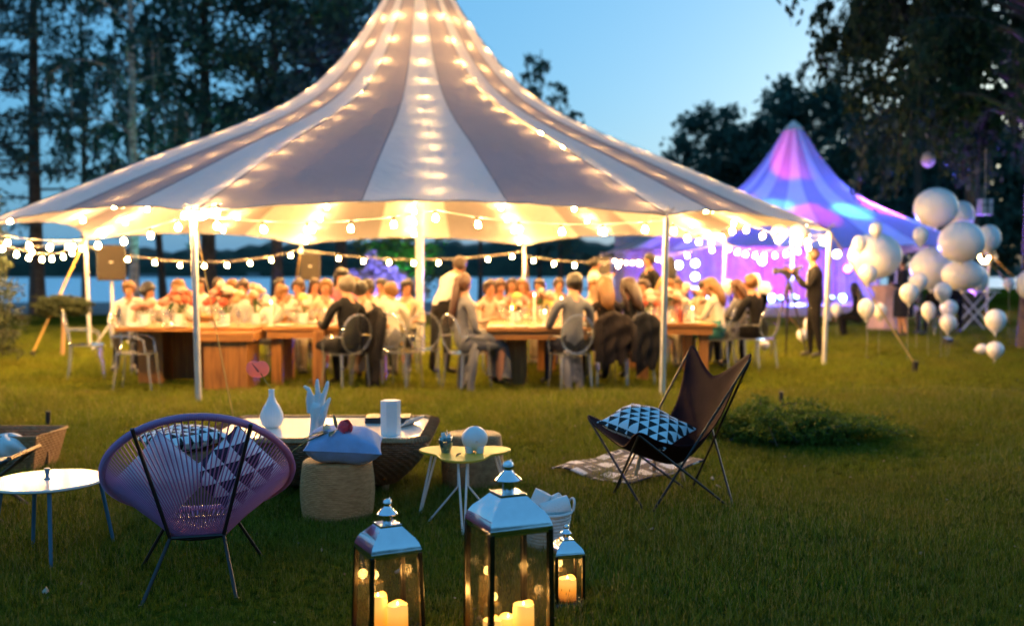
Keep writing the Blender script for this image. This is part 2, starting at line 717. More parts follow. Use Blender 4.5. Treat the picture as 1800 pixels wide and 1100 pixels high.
def make_tree(name, label, loc, H, tr, seed, style, z0, cr, leafm, barkm, nleaf, lsize, group=None, nlimb=26, lean=(0, 0), cone=0.6, cat='tree', sparse=0.0, side=None):
    rs = np.random.RandomState(seed)
    t = thing(name, label, cat, loc, 0, group)
    tb = MB()
    axis = []
    for i in range(13):
        f = i / 12
        axis.append(Vector((lean[0] * f + 0.10 * math.sin(f * 7 + seed) * f, lean[1] * f + 0.10 * math.cos(f * 6 + seed) * f, H * f)))
    tb.tube(axis, [tr * (1.25 if i == 0 else 1) * (1 - 0.86 * i / 12) for i in range(13)], 8)
    C = []
    nleaf = int(nleaf * (0.55 if sparse else 0.66))
    lsize = lsize * 1.15
    per = max(1, nleaf // nlimb)
    for i in range(nlimb):
        f = (i + rs.uniform(0, 1)) / nlimb
        z = z0 + (H * 0.985 - z0) * f
        a = i * 2.399 + rs.uniform(-0.5, 0.5)
        if side is not None and rs.uniform() < 0.75:
            a = side + rs.normal() * 0.7
        p0 = axis[0].lerp(axis[-1], z / H)
        if style == 'pine':
            L = cr * (1 - f * cone) * rs.uniform(0.65, 1.1)
            up, droop = 0.10, 0.28
        elif style == 'birch':
            L = cr * (0.45 + 0.75 * math.sin(PI * min(1, 0.18 + f * 0.8))) * rs.uniform(0.6, 1.1)
            up, droop = 0.75, 0.75
        else:
            L = cr * (0.55 + 0.6 * math.sin(PI * min(1, 0.15 + f * 0.82))) * rs.uniform(0.6, 1.1)
            up, droop = 0.55, 0.15
        pts = []
        for k in range(6):
            s = k / 5
            r = L * s
            zz = up * L * s - droop * L * s * s * 0.9
            wob = 0.05 * L * math.sin(s * 5 + i)
            pts.append(p0 + Vector((math.cos(a) * r - math.sin(a) * wob, math.sin(a) * r + math.cos(a) * wob, zz)))
        r0 = max(0.012, tr * (0.34 if style != 'pine' else 0.20) * (1 - 0.7 * f))
        tb.tube(pts, [r0 * (1 - 0.85 * k / 5) for k in range(6)], 5)
        P = np.array([tuple(p) for p in pts])
        # sub-branches
        nsub = 7 if style != 'pine' else 9
        for q in range(nsub):
            s = rs.uniform(0.25, 1.0)
            k = min(4, int(s * 5))
            base = P[k] + (P[k + 1] - P[k]) * (s * 5 - k)
            b = a + (1 if q % 2 else -1) * rs.uniform(0.5, 1.2)
            sl = L * rs.uniform(0.18, 0.42) * (1.15 - 0.5 * s)
            if style == 'birch':
                hang = rs.uniform(0.6, 1.9) * min(1.0, cr / 3.0)
                tip = base + np.array([math.cos(b) * sl * 0.6, math.sin(b) * sl * 0.6, -hang])
                mid = base + np.array([math.cos(b) * sl * 0.5, math.sin(b) * sl * 0.5, -hang * 0.25])
            elif style == 'pine':
                tip = base + np.array([math.cos(b) * sl, math.sin(b) * sl, rs.uniform(-0.22, 0.05) * sl])
                mid = (base + tip) / 2
            else:
                tip = base + np.array([math.cos(b) * sl, math.sin(b) * sl, rs.uniform(-0.2, 0.5) * sl])
                mid = (base + tip) / 2 + np.array([0, 0, 0.05 * sl])
            tb.tube([base, mid, tip], [r0 * 0.35, r0 * 0.22, r0 * 0.08 + 0.003], 3, caps=False)
            n = max(2, per // nsub)
            u = rs.uniform(0, 1, n)[:, None]
            L1 = np.where(u < 0.5, base + (mid - base) * u * 2, mid + (tip - mid) * (u * 2 - 1))
            spread = {'birch': 0.10, 'pine': 0.13, 'leafy': 0.34}[style] * (cr / 3.0) ** 0.5
            C.append(L1 + rs.normal(size=(n, 3)) * spread)
    C = np.concatenate(C)
    if sparse:
        ph = np.sin(C[:, 0] * 2.3 + seed) + np.sin(C[:, 1] * 2.1 + 1) + np.sin(C[:, 2] * 1.9 + 2)
        C = C[ph > -3 + sparse * 3 + rs.uniform(-0.6, 0.6, len(C))]
    V, Fc = leaves_np(C, lsize, rs, down=0.8 if style == 'birch' else 0.1, aspect=0.55 if style != 'pine' else 0.22)
    tb.build('trunk', barkm, t, smooth=60)
    o = bpy.data.objects.new('crown', np_mesh('crown', V, Fc, leafm))
    col.objects.link(o)
    o.parent = t
    return t


M['leaf_dark'] = leaf_mat('dark_leaf', (0.024, 0.066, 0.058), (0.065, 0.135, 0.105))
M['leaf_birch'] = leaf_mat('birch_leaf', (0.018, 0.032, 0.020), (0.055, 0.080, 0.040))
M['needle'] = leaf_mat('pine_needle', (0.020, 0.056, 0.056), (0.050, 0.098, 0.088), 0.15)
M['spruce_needle'] = leaf_mat('spruce_needle', (0.020, 0.032, 0.018), (0.060, 0.075, 0.035), 0.15)

# left bank, from left to right: pines, birches, dark alders
make_tree('pine_tree', 'tall bare-stemmed pine at the far left with thin horizontal boughs, beside the spruce', (fx(66, 34), 34, 0), 19, 0.26, 3, 'pine', 3.0, 3.4, M['needle'], M['bark_dark'], 9500, 0.30, 'trees on the lake shore', 44, cone=0.45, sparse=0.16)
make_tree('birch_tree', 'birch with a pale straight trunk between the far-left pine and the dark alders', (fx(236, 33), 33, 0), 18, 0.19, 5, 'birch', 3.6, 3.0, M['leaf_dark'], M['bark_birch'], 12000, 0.20, 'trees on the lake shore', 30, sparse=0.12)
make_tree('alder_tree', 'dark leafy tree with a straight black trunk just right of the pale birch', (fx(367, 36), 36, 0), 19, 0.30, 8, 'leafy', 3.6, 3.8, M['leaf_dark'], M['bark_dark'], 17000, 0.25, 'trees on the lake shore', 36, sparse=0.05)
make_tree('alder_tree', 'dense dark tree whose crown meets the left slope of the big tent', (fx(487, 35), 35, 0), 20, 0.22, 13, 'leafy', 4.2, 3.6, M['leaf_dark'], M['bark_dark'], 20000, 0.25, 'trees on the lake shore', 36)
make_tree('alder_tree', 'dark tree directly behind the upper left edge of the big tent peak', (fx(600, 37), 37, 0), 20, 0.24, 21, 'leafy', 4.5, 3.6, M['leaf_dark'], M['bark_dark'], 20000, 0.25, 'trees on the lake shore', 36)
make_tree('birch_tree', 'slim birch behind the left shoulder of the big tent, drooping twigs against the water', (fx(288, 40), 40, 0), 17, 0.17, 34, 'birch', 4.5, 2.6, M['leaf_dark'], M['bark_dark'], 8000, 0.20, 'trees on the lake shore', 26, lean=(-1.0, 0))
make_tree('birch_tree', 'thin hanging birch filling the sky gap between the pine and the pale birch', (fx(150, 42), 42, 0), 19, 0.15, 55, 'birch', 5.5, 3.0, M['leaf_dark'], M['bark_dark'], 7000, 0.20, 'trees on the lake shore', 26, sparse=0.2)
make_tree('pine_tree', 'pine cut by the left edge of the picture, its boughs reaching in at the top', (fx(-40, 30), 30, 0), 18, 0.25, 61, 'pine', 4.5, 3.4, M['needle'], M['bark_dark'], 9000, 0.30, 'trees on the lake shore', 44, cone=0.45)
make_tree('birch_tree', 'thin birch whose twiggy top shows above the right slope of the big tent', (fx(948, 46), 46, 0), 11.6, 0.13, 77, 'birch', 3.0, 1.5, M['leaf_dark'], M['bark_dark'], 3400, 0.20, 'trees on the lake shore', 26)
make_tree('birch_tree', 'short birch against the lake, seen under the canopy left of the rear pole', (fx(845, 46), 46, 0), 9.5, 0.13, 79, 'birch', 3.2, 1.5, M['leaf_dark'], M['bark_dark'], 2600, 0.20, 'trees on the lake shore', 22)
make_tree('birch_tree', 'drooping birch on the shore right of the rear tent pole, seen under the canopy', (fx(985, 44), 44, 0), 8.6, 0.14, 83, 'birch', 1.9, 1.7, M['leaf_dark'], M['bark_dark'], 3200, 0.20, 'trees on the lake shore', 22)

# spruce at the left edge and the clipped dwarf pine
make_tree('spruce_tree', 'young spruce at the left edge catching warm lamp light', (fx(-22, 15.5), 15.5, 0), 2.75, 0.06, 91, 'pine', 0.25, 0.78, M['spruce_needle'], M['bark_dark'], 9000, 0.09, None, 40, cone=0.75)


def bush(name, label, loc, rx, ry, rz, n, ls, leafm, seed, stem=None, stemm=None, cat='shrub', spiky=False):
    rs = np.random.RandomState(seed)
    t = thing(name, label, cat, loc)
    d = rs.normal(size=(n, 3))
    d /= np.linalg.norm(d, axis=1)[:, None]
    rad = rs.uniform(0.35, 1, n) ** 0.5
    lump = 1 + 0.22 * np.sin(d[:, 0] * 5 + seed) * np.cos(d[:, 1] * 4) + 0.12 * np.sin(d[:, 2] * 9 + d[:, 0] * 7)
    C = d * (rad * lump)[:, None] * np.array([rx, ry, rz])
    z = stem if stem else rz * 0.7
    C[:, 2] += z
    C = C[C[:, 2] > 0.02]
    V, Fc = leaves_np(C, ls, rs, aspect=0.25 if spiky else 0.6)
    o = bpy.data.objects.new('foliage', np_mesh('foliage', V, Fc, leafm))
    col.objects.link(o)
    o.parent = t
    mb = MB()
    if stem:
        mb.tube([(0, 0, 0), (0.02, 0, stem * 0.5), (0, 0, stem)], [0.035, 0.03, 0.02], 7)
    for i in range(9):
        a = i * 2.4
        mb.tube([(0, 0, max(0.02, z - rz * 0.5)), (math.cos(a) * rx * 0.6, math.sin(a) * ry * 0.6, z + rz * 0.25)], [0.015, 0.005], 4)
    mb.build('stem', stemm or M['bark_dark'], t)
    return t


bush('dwarf_pine', 'flat-topped dwarf pine on a short straight stem, by the left guy strap', (fx(108, 17.2), 17.2, 0), 0.47, 0.4, 0.17, 4200, 0.10, M['spruce_needle'], 4, stem=0.86, stemm=M['pale_wood'], spiky=True)

# right: weeping birch in front, darker trees behind the purple tent
make_tree('weeping_birch', 'big weeping birch at the right edge with hanging twigs, lit purple and green from below', (fx(1812, 19), 19, 0), 15, 0.20, 101, 'birch', 4.0, 3.7, M['leaf_birch'], M['bark_dark'], 60000, 0.16, 'trees around the purple tent', 58, side=PI * 0.95, sparse=0.06)
make_tree('weeping_birch', 'weeping birch behind the balloons whose curtain of twigs falls over the purple tent', (fx(1705, 27), 27, 0), 17, 0.24, 107, 'birch', 6.4, 3.5, M['leaf_birch'], M['bark_dark'], 36000, 0.20, 'trees around the purple tent', 46, sparse=0.1)
make_tree('weeping_birch', 'weeping birch at upper right whose long boughs end against the open sky', (fx(1610, 45), 45, 0), 19, 0.26, 127, 'birch', 6.5, 4.4, M['leaf_birch'], M['bark_dark'], 30000, 0.21, 'trees around the purple tent', 42, sparse=0.14)
make_tree('round_tree', 'rounded dark tree left of the purple tent peak, standing clear against the sky', (fx(1250, 66), 66, 0), 11.6, 0.3, 111, 'leafy', 2.0, 2.7, M['leaf_dark'], M['bark_dark'], 9000, 0.36, 'trees around the purple tent', 30)
make_tree('round_tree', 'lower dark tree filling the dip between the rounded tree and the purple tent peak', (fx(1322, 64), 64, 0), 10.8, 0.3, 113, 'leafy', 2.0, 2.6, M['leaf_dark'], M['bark_dark'], 9000, 0.36, 'trees around the purple tent', 30)
make_tree('round_tree', 'tall dark tree right behind the peak of the purple tent', (fx(1425, 60), 60, 0), 11.8, 0.35, 117, 'leafy', 2.0, 4.0, M['leaf_dark'], M['bark_dark'], 13000, 0.40, 'trees around the purple tent', 34)
make_tree('round_tree', 'broad dark tree behind the right slope of the purple tent', (fx(1570, 56), 56, 0), 8.2, 0.35, 119, 'leafy', 1.5, 4.6, M['leaf_dark'], M['bark_dark'], 14000, 0.40, 'trees around the purple tent', 34)
make_tree('round_tree', 'dark tree far back at the right edge behind the balloons', (fx(1720, 50), 50, 0), 7.6, 0.35, 121, 'leafy', 1.5, 4.2, M['leaf_dark'], M['bark_dark'], 12000, 0.40, 'trees around the purple tent', 34)
make_tree('round_tree', 'low dark tree behind the coloured stage, seen under the tent edge', (fx(1330, 74), 74, 0), 9, 0.35, 123, 'leafy', 1.0, 4.6, M['leaf_dark'], M['bark_dark'], 9000, 0.45, 'trees around the purple tent', 34)
bush('lit_bush', 'bush glowing violet in a coloured floodlight behind the banquet tables', (fx(668, 30), 30, 0), 1.2, 0.8, 1.05, 5000, 0.16, leaf_mat('pale_leaf', (0.16, 0.18, 0.16), (0.30, 0.32, 0.28)), 15)
make_tree('lit_tree', 'small tree lit green by a floodlight, seen under the canopy left of the centre pole', (fx(712, 33), 33, 0), 4.2, 0.07, 16, 'leafy', 0.9, 1.35, leaf_mat('mid_leaf', (0.05, 0.09, 0.04), (0.10, 0.15, 0.06)), M['bark_dark'], 5000, 0.17, None, 18)

# trees standing behind the photographer
for i, (x, y, H_) in enumerate(((-20, -22, 11), (-11, -34, 11), (-27, -12, 11), (17, -30, 11), (24, -22, 11), (30, -9, 11), (-3, -36, 10), (7, -34, 11))):
    make_tree('round_tree', '%s dark leafy tree in the row behind the viewer, counted from the left' % 'second third first sixth seventh eighth fourth fifth'.split()[i], (x, y, 0), H_, 0.3, 200 + i, 'leafy', 1.6, 3.8, M['leaf_dark'], M['bark_dark'], 2600, 0.75, 'trees behind the viewer', 24)

# ------------------------------------------------------------------ grass
def blade_clump(seed, nb, h, spread, mats, stalks=0):
    rs = random.Random(seed)
    V, F, MI = [], [], []
    for i in range(nb):
        a = rs.uniform(0, 2 * PI)
        r = spread * math.sqrt(rs.random())
        x, y = r * math.cos(a), r * math.sin(a)
        b = rs.uniform(0, 2 * PI)
        hh = h * rs.uniform(0.45, 1.2)
        w = rs.uniform(0.0014, 0.0027)
        stalk = i < stalks
        if stalk:
            hh, w = h * rs.uniform(1.3, 1.75), 0.0009
        lx, ly = math.cos(b), math.sin(b)
        bend = rs.uniform(0.1, 0.9) * hh * (0.4 if stalk else 1)
        px_, py_ = -ly * w, lx * w
        k = len(V)
        V += [(x - px_, y - py_, 0), (x + px_, y + py_, 0),
              (x + lx * bend * .25 - px_ * .8, y + ly * bend * .25 - py_ * .8, hh * .55), (x + lx * bend * .25 + px_ * .8, y + ly * bend * .25 + py_ * .8, hh * .55),
              (x + lx * bend, y + ly * bend, hh)]
        F += [(k, k + 1, k + 3, k + 2), (k + 2, k + 3, k + 4)]
        if stalk:
            MI += [2, 2]
            q = len(V)
            tx_, ty_, tz_ = V[-1]
            V += [(tx_ - .0022, ty_, tz_ - .006), (tx_ + .0022, ty_, tz_ - .004), (tx_, ty_ + .001, tz_ + .008)]
            F += [(q, q + 1, q + 2)]
            MI += [2]
            continue
        mi = 0 if rs.random() < 0.78 else (1 if rs.random() < 0.7 else 2)
        MI += [mi, mi]
    me = bpy.data.meshes.new('grass_clump')
    me.from_pydata(V, [], F)
    for m in mats:
        me.materials.append(m)
    me.polygons.foreach_set('material_index', MI)
    me.update()
    return me


def scatter(name, pts, scl, meshes, seed, kind='stuff'):
    """geometry-nodes scatter of clump meshes at explicit ground points"""
    src = bpy.data.collections.new(name + '_source')
    for me in meshes:
        o = bpy.data.objects.new(name + '_clump', me)
        src.objects.link(o)
    me = bpy.data.meshes.new(name)
    me.vertices.add(len(pts))
    me.vertices.foreach_set('co', np.asarray(pts, dtype=np.float32).ravel())
    at_ = me.attributes.new('scl', 'FLOAT', 'POINT')
    at_.data.foreach_set('value', np.asarray(scl, dtype=np.float32))
    o = bpy.data.objects.new(name, me)
    col.objects.link(o)
    ng = bpy.data.node_groups.new(name, 'GeometryNodeTree')
    ng.interface.new_socket('Geometry', in_out='INPUT', socket_type='NodeSocketGeometry')
    ng.interface.new_socket('Geometry', in_out='OUTPUT', socket_type='NodeSocketGeometry')
    gi = ng.nodes.new('NodeGroupInput')
    go = ng.nodes.new('NodeGroupOutput')
    ip = ng.nodes.new('GeometryNodeInstanceOnPoints')
    ci = ng.nodes.new('GeometryNodeCollectionInfo')
    ci.inputs['Collection'].default_value = src
    ci.inputs['Separate Children'].default_value = True
    ci.inputs['Reset Children'].default_value = True
    rr = ng.nodes.new('FunctionNodeRandomValue')
    rr.data_type = 'FLOAT_VECTOR'
    rr.inputs[0].default_value = (-0.15, -0.15, 0)
    rr.inputs[1].default_value = (0.15, 0.15, 6.283)
    rr.inputs['Seed'].default_value = seed
    na = ng.nodes.new('GeometryNodeInputNamedAttribute')
    na.data_type = 'FLOAT'
    na.inputs['Name'].default_value = 'scl'
    L = ng.links.new
    L(gi.outputs[0], ip.inputs['Points'])
    L(ci.outputs[0], ip.inputs['Instance'])
    ip.inputs['Pick Instance'].default_value = True
    L(rr.outputs[0], ip.inputs['Rotation'])
    L(na.outputs[0], ip.inputs['Scale'])
    L(ip.outputs[0], go.inputs[0])
    md = o.modifiers.new('scatter', 'NODES')
    md.node_group = ng
    tag(o, kind=kind)
    return o


M['blade'] = leaf_mat('grass_blade', (0.056, 0.096, 0.008), (0.185, 0.215, 0.016), 0.3, (0.175, 0.170, 0.018))
M['blade_dry'] = leaf_mat('grass_blade_dry', (0.18, 0.16, 0.04), (0.30, 0.26, 0.09), 0.3, (0.24, 0.21, 0.06))
M['blade_dark'] = leaf_mat('grass_blade_dark', (0.018, 0.046, 0.007), (0.056, 0.096, 0.012), 0.3, (0.085, 0.095, 0.012))
gm = [M['blade'], M['blade_dark'], M['blade_dry']]
rs = np.random.RandomState(5)


def lawn_points(y0, y1, dens, pad):
    A = 0
    out_ = []
    n = int(dens * (y1 - y0) * (1.06 * y1 + 2 * pad))
    X = rs.uniform(-1, 1, n)
    Y = rs.uniform(y0, y1, n)
    half = 0.53 * y1 + pad
    X = X * half
    k = np.abs(X) < 0.53 * Y + pad
    return np.stack([X[k], Y[k], np.zeros(k.sum())], 1)


def patch(P):
    return 0.5 + 0.25 * np.sin(P[:, 0] * 1.7 + 0.6 * np.sin(P[:, 1] * 2.1)) + 0.25 * np.sin(P[:, 1] * 1.3 + 0.8 * np.sin(P[:, 0] * 1.1))


P1 = lawn_points(3.0, 7.0, 1300, 0.7)
P2 = lawn_points(7.0, 12.0, 420, 0.8)
P3 = lawn_points(12.0, 26.0, 75, 1.0)
near_ = [blade_clump(100 + i, 15, 0.056, 0.036, gm, 1 if i in (1, 4) else 0) for i in range(6)]
mid_ = [blade_clump(200 + i, 16, 0.062, 0.055, gm, 1 if i == 2 else 0) for i in range(5)]
far_ = [blade_clump(300 + i, 18, 0.075, 0.11, gm) for i in range(4)]
for me in far_:
    pass
scatter('grass', P1, 0.45 + 1.0 * patch(P1) * rs.uniform(0.6, 1.3, len(P1)), near_, 1)
scatter('grass', P2, 0.45 + 1.0 * patch(P2) * rs.uniform(0.6, 1.3, len(P2)), mid_, 2)
scatter('grass', P3, 0.7 + 0.6 * patch(P3) * rs.uniform(0.6, 1.3, len(P3)), far_, 3)

# leaf litter and clover heads lying in the grass
M['litter'] = leaf_mat('litter', (0.16, 0.10, 0.04), (0.34, 0.27, 0.16), 0.2)
PL = lawn_points(3.2, 12.0, 7, 0.5)
CL = PL.copy()
CL[:, 2] = rs.uniform(0.02, 0.05, len(CL))
V, Fc = leaves_np(CL, 0.020, rs, aspect=0.7)
o = bpy.data.objects.new('leaf_litter', np_mesh('leaf_litter', V, Fc, M['litter']))
col.objects.link(o)
tag(o, kind='stuff')
# ================================================================== TENT
TC = Vector((-1.62, 17.5, 0))
TR = 7.05
A0 = R(-104)
RP = [0.34, 0.6, 1.0, 1.5, 2.0, 2.6, 3.5, 4.5, 5.5, 6.3, 7.05]
ZP = [6.62, 6.22, 5.62, 4.98, 4.50, 4.10, 3.66, 3.24, 2.80, 2.44, 2.10]


def prof(r):
    # cubic Hermite through the profile points
    i = 0
    while i < len(RP) - 2 and r > RP[i + 1]:
        i += 1
    h = RP[i + 1] - RP[i]
    s = (r - RP[i]) / h

    def sl(k):
        if k <= 0:
            return (ZP[1] - ZP[0]) / (RP[1] - RP[0])
        if k >= len(RP) - 1:
            return (ZP[-1] - ZP[-2]) / (RP[-1] - RP[-2])
        return (ZP[k + 1] - ZP[k - 1]) / (RP[k + 1] - RP[k - 1])
    m0, m1 = sl(i) * h, sl(i + 1) * h
    return ((2 * s**3 - 3 * s**2 + 1) * ZP[i] + (s**3 - 2 * s**2 + s) * m0 + (-2 * s**3 + 3 * s**2) * ZP[i + 1] + (s**3 - s**2) * m1)


HA = [R(q) for q in (-105.5, -60.5, -16.5, 29, 74, 119, 164, 211)]
HR = [6.9, 6.9, 6.85, 6.95, 6.95, 6.95, 6.95, 6.82]


def hip(k, t):
    k %= 8
    r = RP[0] + (HR[k] - RP[0]) * t
    a = HA[k]
    return Vector((math.cos(a) * r, math.sin(a) * r, prof(RP[0] + (TR - RP[0]) * t)))


def tent_pt(k, u, t):
    """octant k, u in -1..1 across it, t in 0..1 from crown to edge (tent-local)."""
    s = t * (1 - 0.055 * (1 - u * u) * t)
    p = hip(k, s).lerp(hip(k + 1, s), (u + 1) / 2)
    p.z -= 0.05 * (1 - u * u) * math.sin(PI * min(1, t))
    # tension folds running into the pole corners
    e = max(0.0, (t - 0.62) / 0.38)
    c = abs(u)
    fold = math.sin((1 - c) * 34.0 / max(0.25, 1.15 - t * 0.85)) * math.exp(-((c - 0.86) / 0.13) ** 2)
    p.z += 0.036 * e * (1 - 0.5 * e) * fold
    p.z += 0.014 * math.sin(u * 9 + k * 2 + t * 5) * math.sin(PI * t) + 0.007 * math.sin(u * 23 + k + t * 11) * t
    return p


def build_tent():
    t = thing('party_tent', 'big striped white and taupe marquee with concave peak, lit from inside by warm bulbs', 'tent', TC)
    for k in range(8):
        for j in range(3):
            u0, u1 = -1 + 2 * j / 3, -1 + 2 * (j + 1) / 3
            mb = MB()
            mb.grid(lambda a, b: tent_pt(k, u0 + (u1 - u0) * a, b ** 1.15), 14, 44)
            dark = (j + k) % 2 == 0
            o = mb.build('canopy_panel', M['fabric_dark'] if dark else M['fabric_light'], t, smooth=80)
            o['label'] = 'taupe cloth panel' if dark else 'white cloth panel'
    # edge hem and seams
    mb = MB()
    for k in range(8):
        mb.tube([tent_pt(k, -1 + 2 * i / 24, 1.0) for i in range(25)], 0.012, 5)
    mb.build('hem', M['seam'], t)
    for k in range(8):
        for j in range(3):
            mb = MB()
            mb.tube([tent_pt(k, -1 + 2 * j / 3, (i / 30) ** 1.1) + Vector((0, 0, 0.006)) for i in range(31)], 0.0055, 4)
            mb.build('seam', M['seam'], t)
    mb = MB()
    mb.lathe([(0.0, 6.95), (0.06, 6.93), (0.20, 6.80), (0.35, 6.64), (0.37, 6.56)], 20)
    mb.build('crown_cap', M['fabric_light'], t)
    mb = MB()
    mb.lathe([(0.07, 0), (0.07, 6.8)], 14)
    mb.build('centre_pole', M['pole'], t)
    for k in range(8):
        top = hip(k, 1.0)
        a = HA[k]
        out_ = Vector((math.cos(a), math.sin(a), 0))
        base = Vector((top.x, top.y, 0)) - out_ * 0.06
        mb = MB()
        mb.tube([base, top + Vector((0, 0, -0.02))], 0.034, 10)
        mb.tube([top + Vector((0, 0, -0.02)), top + Vector((0, 0, 0.07))], 0.012, 6)
        o = mb.build('tent_pole', M['pole'], t)
        # corner webbing
        mb = MB()
        for s in (-1, 1):
            mb.tube([top, tent_pt(k if s > 0 else (k + 7) % 8, -0.93 if s > 0 else 0.93, 1.0)], 0.016, 5)
        for q in range(4):
            aa = a + (q - 1.5) * 0.9
            mb.tube([top + Vector((0, 0, 0.03)), top + Vector((math.cos(aa) * 0.10, math.sin(aa) * 0.10, 0.06 + 0.03 * (q % 2)))], 0.006, 4)
        mb.build('corner_tie', M['seam'], t)
    # guy straps (local = world - TC)
    def guy(k, ground, r, stake=0.16, m='strap'):
        top = hip(k, 1.0) + Vector((0, 0, -0.01))
        g = Vector(ground) - TC
        mb = MB()
        mb.tube([top, g + Vector((0, 0, stake * 0.8))], r, 6, flat=0.35)
        o = mb.build('guy_strap', M[m], t)
        mb = MB()
        d = (g - top)
        d.z = 0
        d.normalize()
        mb.tube([g - Vector((0, 0, 0.03)), g + Vector((0, 0, stake)) + d * 0.02], r * 1.5 + 0.01, 8)
        s = mb.build('stake', M['black'], o)
    guy(2, gnd(1607, 655), 0.022, 0.17)
    guy(0, gnd(411, 745), 0.006, 0.05)
    guy(1, gnd(1163, 748), 0.006, 0.05)
    guy(6, gnd(58, 628), 0.020, 0.10)
    guy(3, at(1345, 560, 25.5) * 1.0 if False else Vector((6.6, 22.6, 0)), 0.012, 0.1)
    guy(5, Vector((-5.9, 26.6, 0)), 0.012, 0.1)
    guy(4, Vector((0.6, 27.3, 0)), 0.012, 0.1)
    guy(7, Vector((-9.6, 12.6, 0)), 0.020, 0.1)
    return t


tent = build_tent()

# ------------------------------------------------------------------ lamps on strings
def bulb_mesh():
    mb = MB()
    mb.lathe([(0.004, 0.0), (0.016, -0.004), (0.017, -0.048), (0.012, -0.05)], 7, 0)
    mb.lathe([(0.012, -0.050), (0.026, -0.070), (0.030, -0.092), (0.024, -0.113), (0.0, -0.123)], 7, 1)
    return mb.mesh('bulb', [M['socket'], M['bulb']], 60)


BULB = bulb_mesh()


def light_string(pts, nb, label, group, first=0.5, r=0.006, drop=0.0, jitter=0.0, scale=1.0):
    """pts: list of world points of the cable; nb bulbs spread along it"""
    pts = [Vector(p) for p in pts]
    t = thing('light_string', label, 'string lights', pts[0], 0, group)
    mb = MB()
    loc = [p - pts[0] for p in pts]
    mb.tube(loc, r, 4)
    mb.build('cable', M['wire'], t)
    L = [0]
    for a, b in zip(pts, pts[1:]):
        L.append(L[-1] + (b - a).length)
    for i in range(nb):
        d = L[-1] * (i + first) / nb
        for q in range(len(L) - 1):
            if d <= L[q + 1] + 1e-9:
                break
        s = (d - L[q]) / max(1e-6, L[q + 1] - L[q])
        p = loc[q].lerp(loc[q + 1], s)
        o = share('bulb', BULB, t, p - Vector((0, 0, r + drop)), (rnd.uniform(-.15, .15), rnd.uniform(-.15, .15), rnd.uniform(0, 6)))
        if scale != 1:
            o.scale = (scale,) * 3
    return t


def sagline(a, b, sag, n=12):
    a, b = Vector(a), Vector(b)
    return [a.lerp(b, i / n) - Vector((0, 0, sag * 4 * (i / n) * (1 - i / n))) for i in range(n + 1)]


def tp(k, u, t):
    return tent_pt(k % 8, u, t) + TC


HIPN = ['front left pole', 'front right pole', 'right pole by the cameraman', 'right rear pole', 'rear centre pole', 'rear left pole behind the second speaker', 'left rear pole beside the first speaker', 'far left corner']
MIDN = ['middle of the front edge', 'middle of the right front edge', 'middle of the right edge', 'middle of the rear right edge', 'middle of the rear edge', 'middle of the rear left edge', 'middle of the left edge', 'middle of the left front edge']
for k in range(8):
    pts = [tp(k, -1, (0.06 + 0.92 * i / 20) ** 1.0) - Vector((0, 0, 0.02)) for i in range(21)]
    light_string(pts, 13, 'warm bulb string under the canopy from peak to ' + HIPN[k], 'bulb strings under the canopy')
    pts = [tp(k, 0, (0.06 + 0.92 * i / 20) ** 1.0) - Vector((0, 0, 0.02)) for i in range(21)]
    light_string(pts, 12, 'warm bulb string under the canopy from peak to ' + MIDN[k], 'bulb strings under the canopy')


def corner(k, dz=0.0):
    return hip(k % 8, 1.0) + TC + Vector((0, 0, dz))


F_ = 'festoon strings along the tent edge'
mid_front = tp(0, 0, 1.0) + Vector((0, 0, -0.10))
light_string(sagline(corner(0, -0.03), mid_front, 0.11) + sagline(mid_front, corner(1, -0.05), 0.10)[1:], 11, 'festoon of warm bulbs hanging along the front tent edge between the two front poles', F_)
light_string(sagline(corner(0, -0.02), corner(7, -0.05), 0.22), 9, 'festoon of warm bulbs sagging from the front left pole to the far left corner', F_)
m1 = tp(1, 0, 1.0) + Vector((0, 0, -0.10))
light_string(sagline(corner(1, -0.03), m1, 0.20) + sagline(m1, corner(2, -0.04), 0.12)[1:], 12, 'festoon of warm bulbs sagging from the front right pole to the pole by the cameraman', F_)
light_string(sagline(corner(2, -0.05), corner(3, -0.05), 0.22), 10, 'festoon of warm bulbs on the right side in front of the purple tent', F_)
light_string(sagline(corner(3, -0.03), corner(4, -0.25), 0.28), 9, 'festoon of warm bulbs on the rear edge right of the rear centre pole', F_)
light_string(sagline(corner(4, -0.15), corner(5, -0.12), 0.22), 9, 'festoon on the rear edge against the lake, left of the rear centre pole', F_)
light_string(sagline(corner(5, -0.12), corner(6, -0.15), 0.30), 9, 'festoon of warm bulbs on the rear left edge between the two speakers', F_)
light_string(sagline(corner(6, -0.05), corner(7, -0.05), 0.30), 9, 'festoon of warm bulbs on the left side behind the far left corner', F_)
light_string(sagline(corner(6, -0.02), Vector((-13.5, 17.0, 2.1)), 0.30), 9, 'festoon leading out of the picture at left from the pole beside the first speaker', F_)
light_string(sagline(corner(7, -0.02), Vector((-12.0, 17.5, 2.05)), 0.3), 8, 'festoon of warm bulbs leading out of the picture past the spruce on the left', F_)
light_string([corner(0, 0.06) + Vector(v) for v in ((-.10, -.05, 0), (-.04, -.08, -.02), (0.05, -.08, 0.0), (.1, -.03, -.03), (.14, .05, .02), (.3, .03, .03))], 6, 'tight bunch of bulbs wound round the top of the front left pole', F_)

# ================================================================== SECOND TENT AND STAGE
T2 = Vector((10.25, 36.5, 0))
t2 = dup(tent, T2, R(9), 'second marquee on the right, its striped cloth coloured pink, blue and cyan by stage lamps')
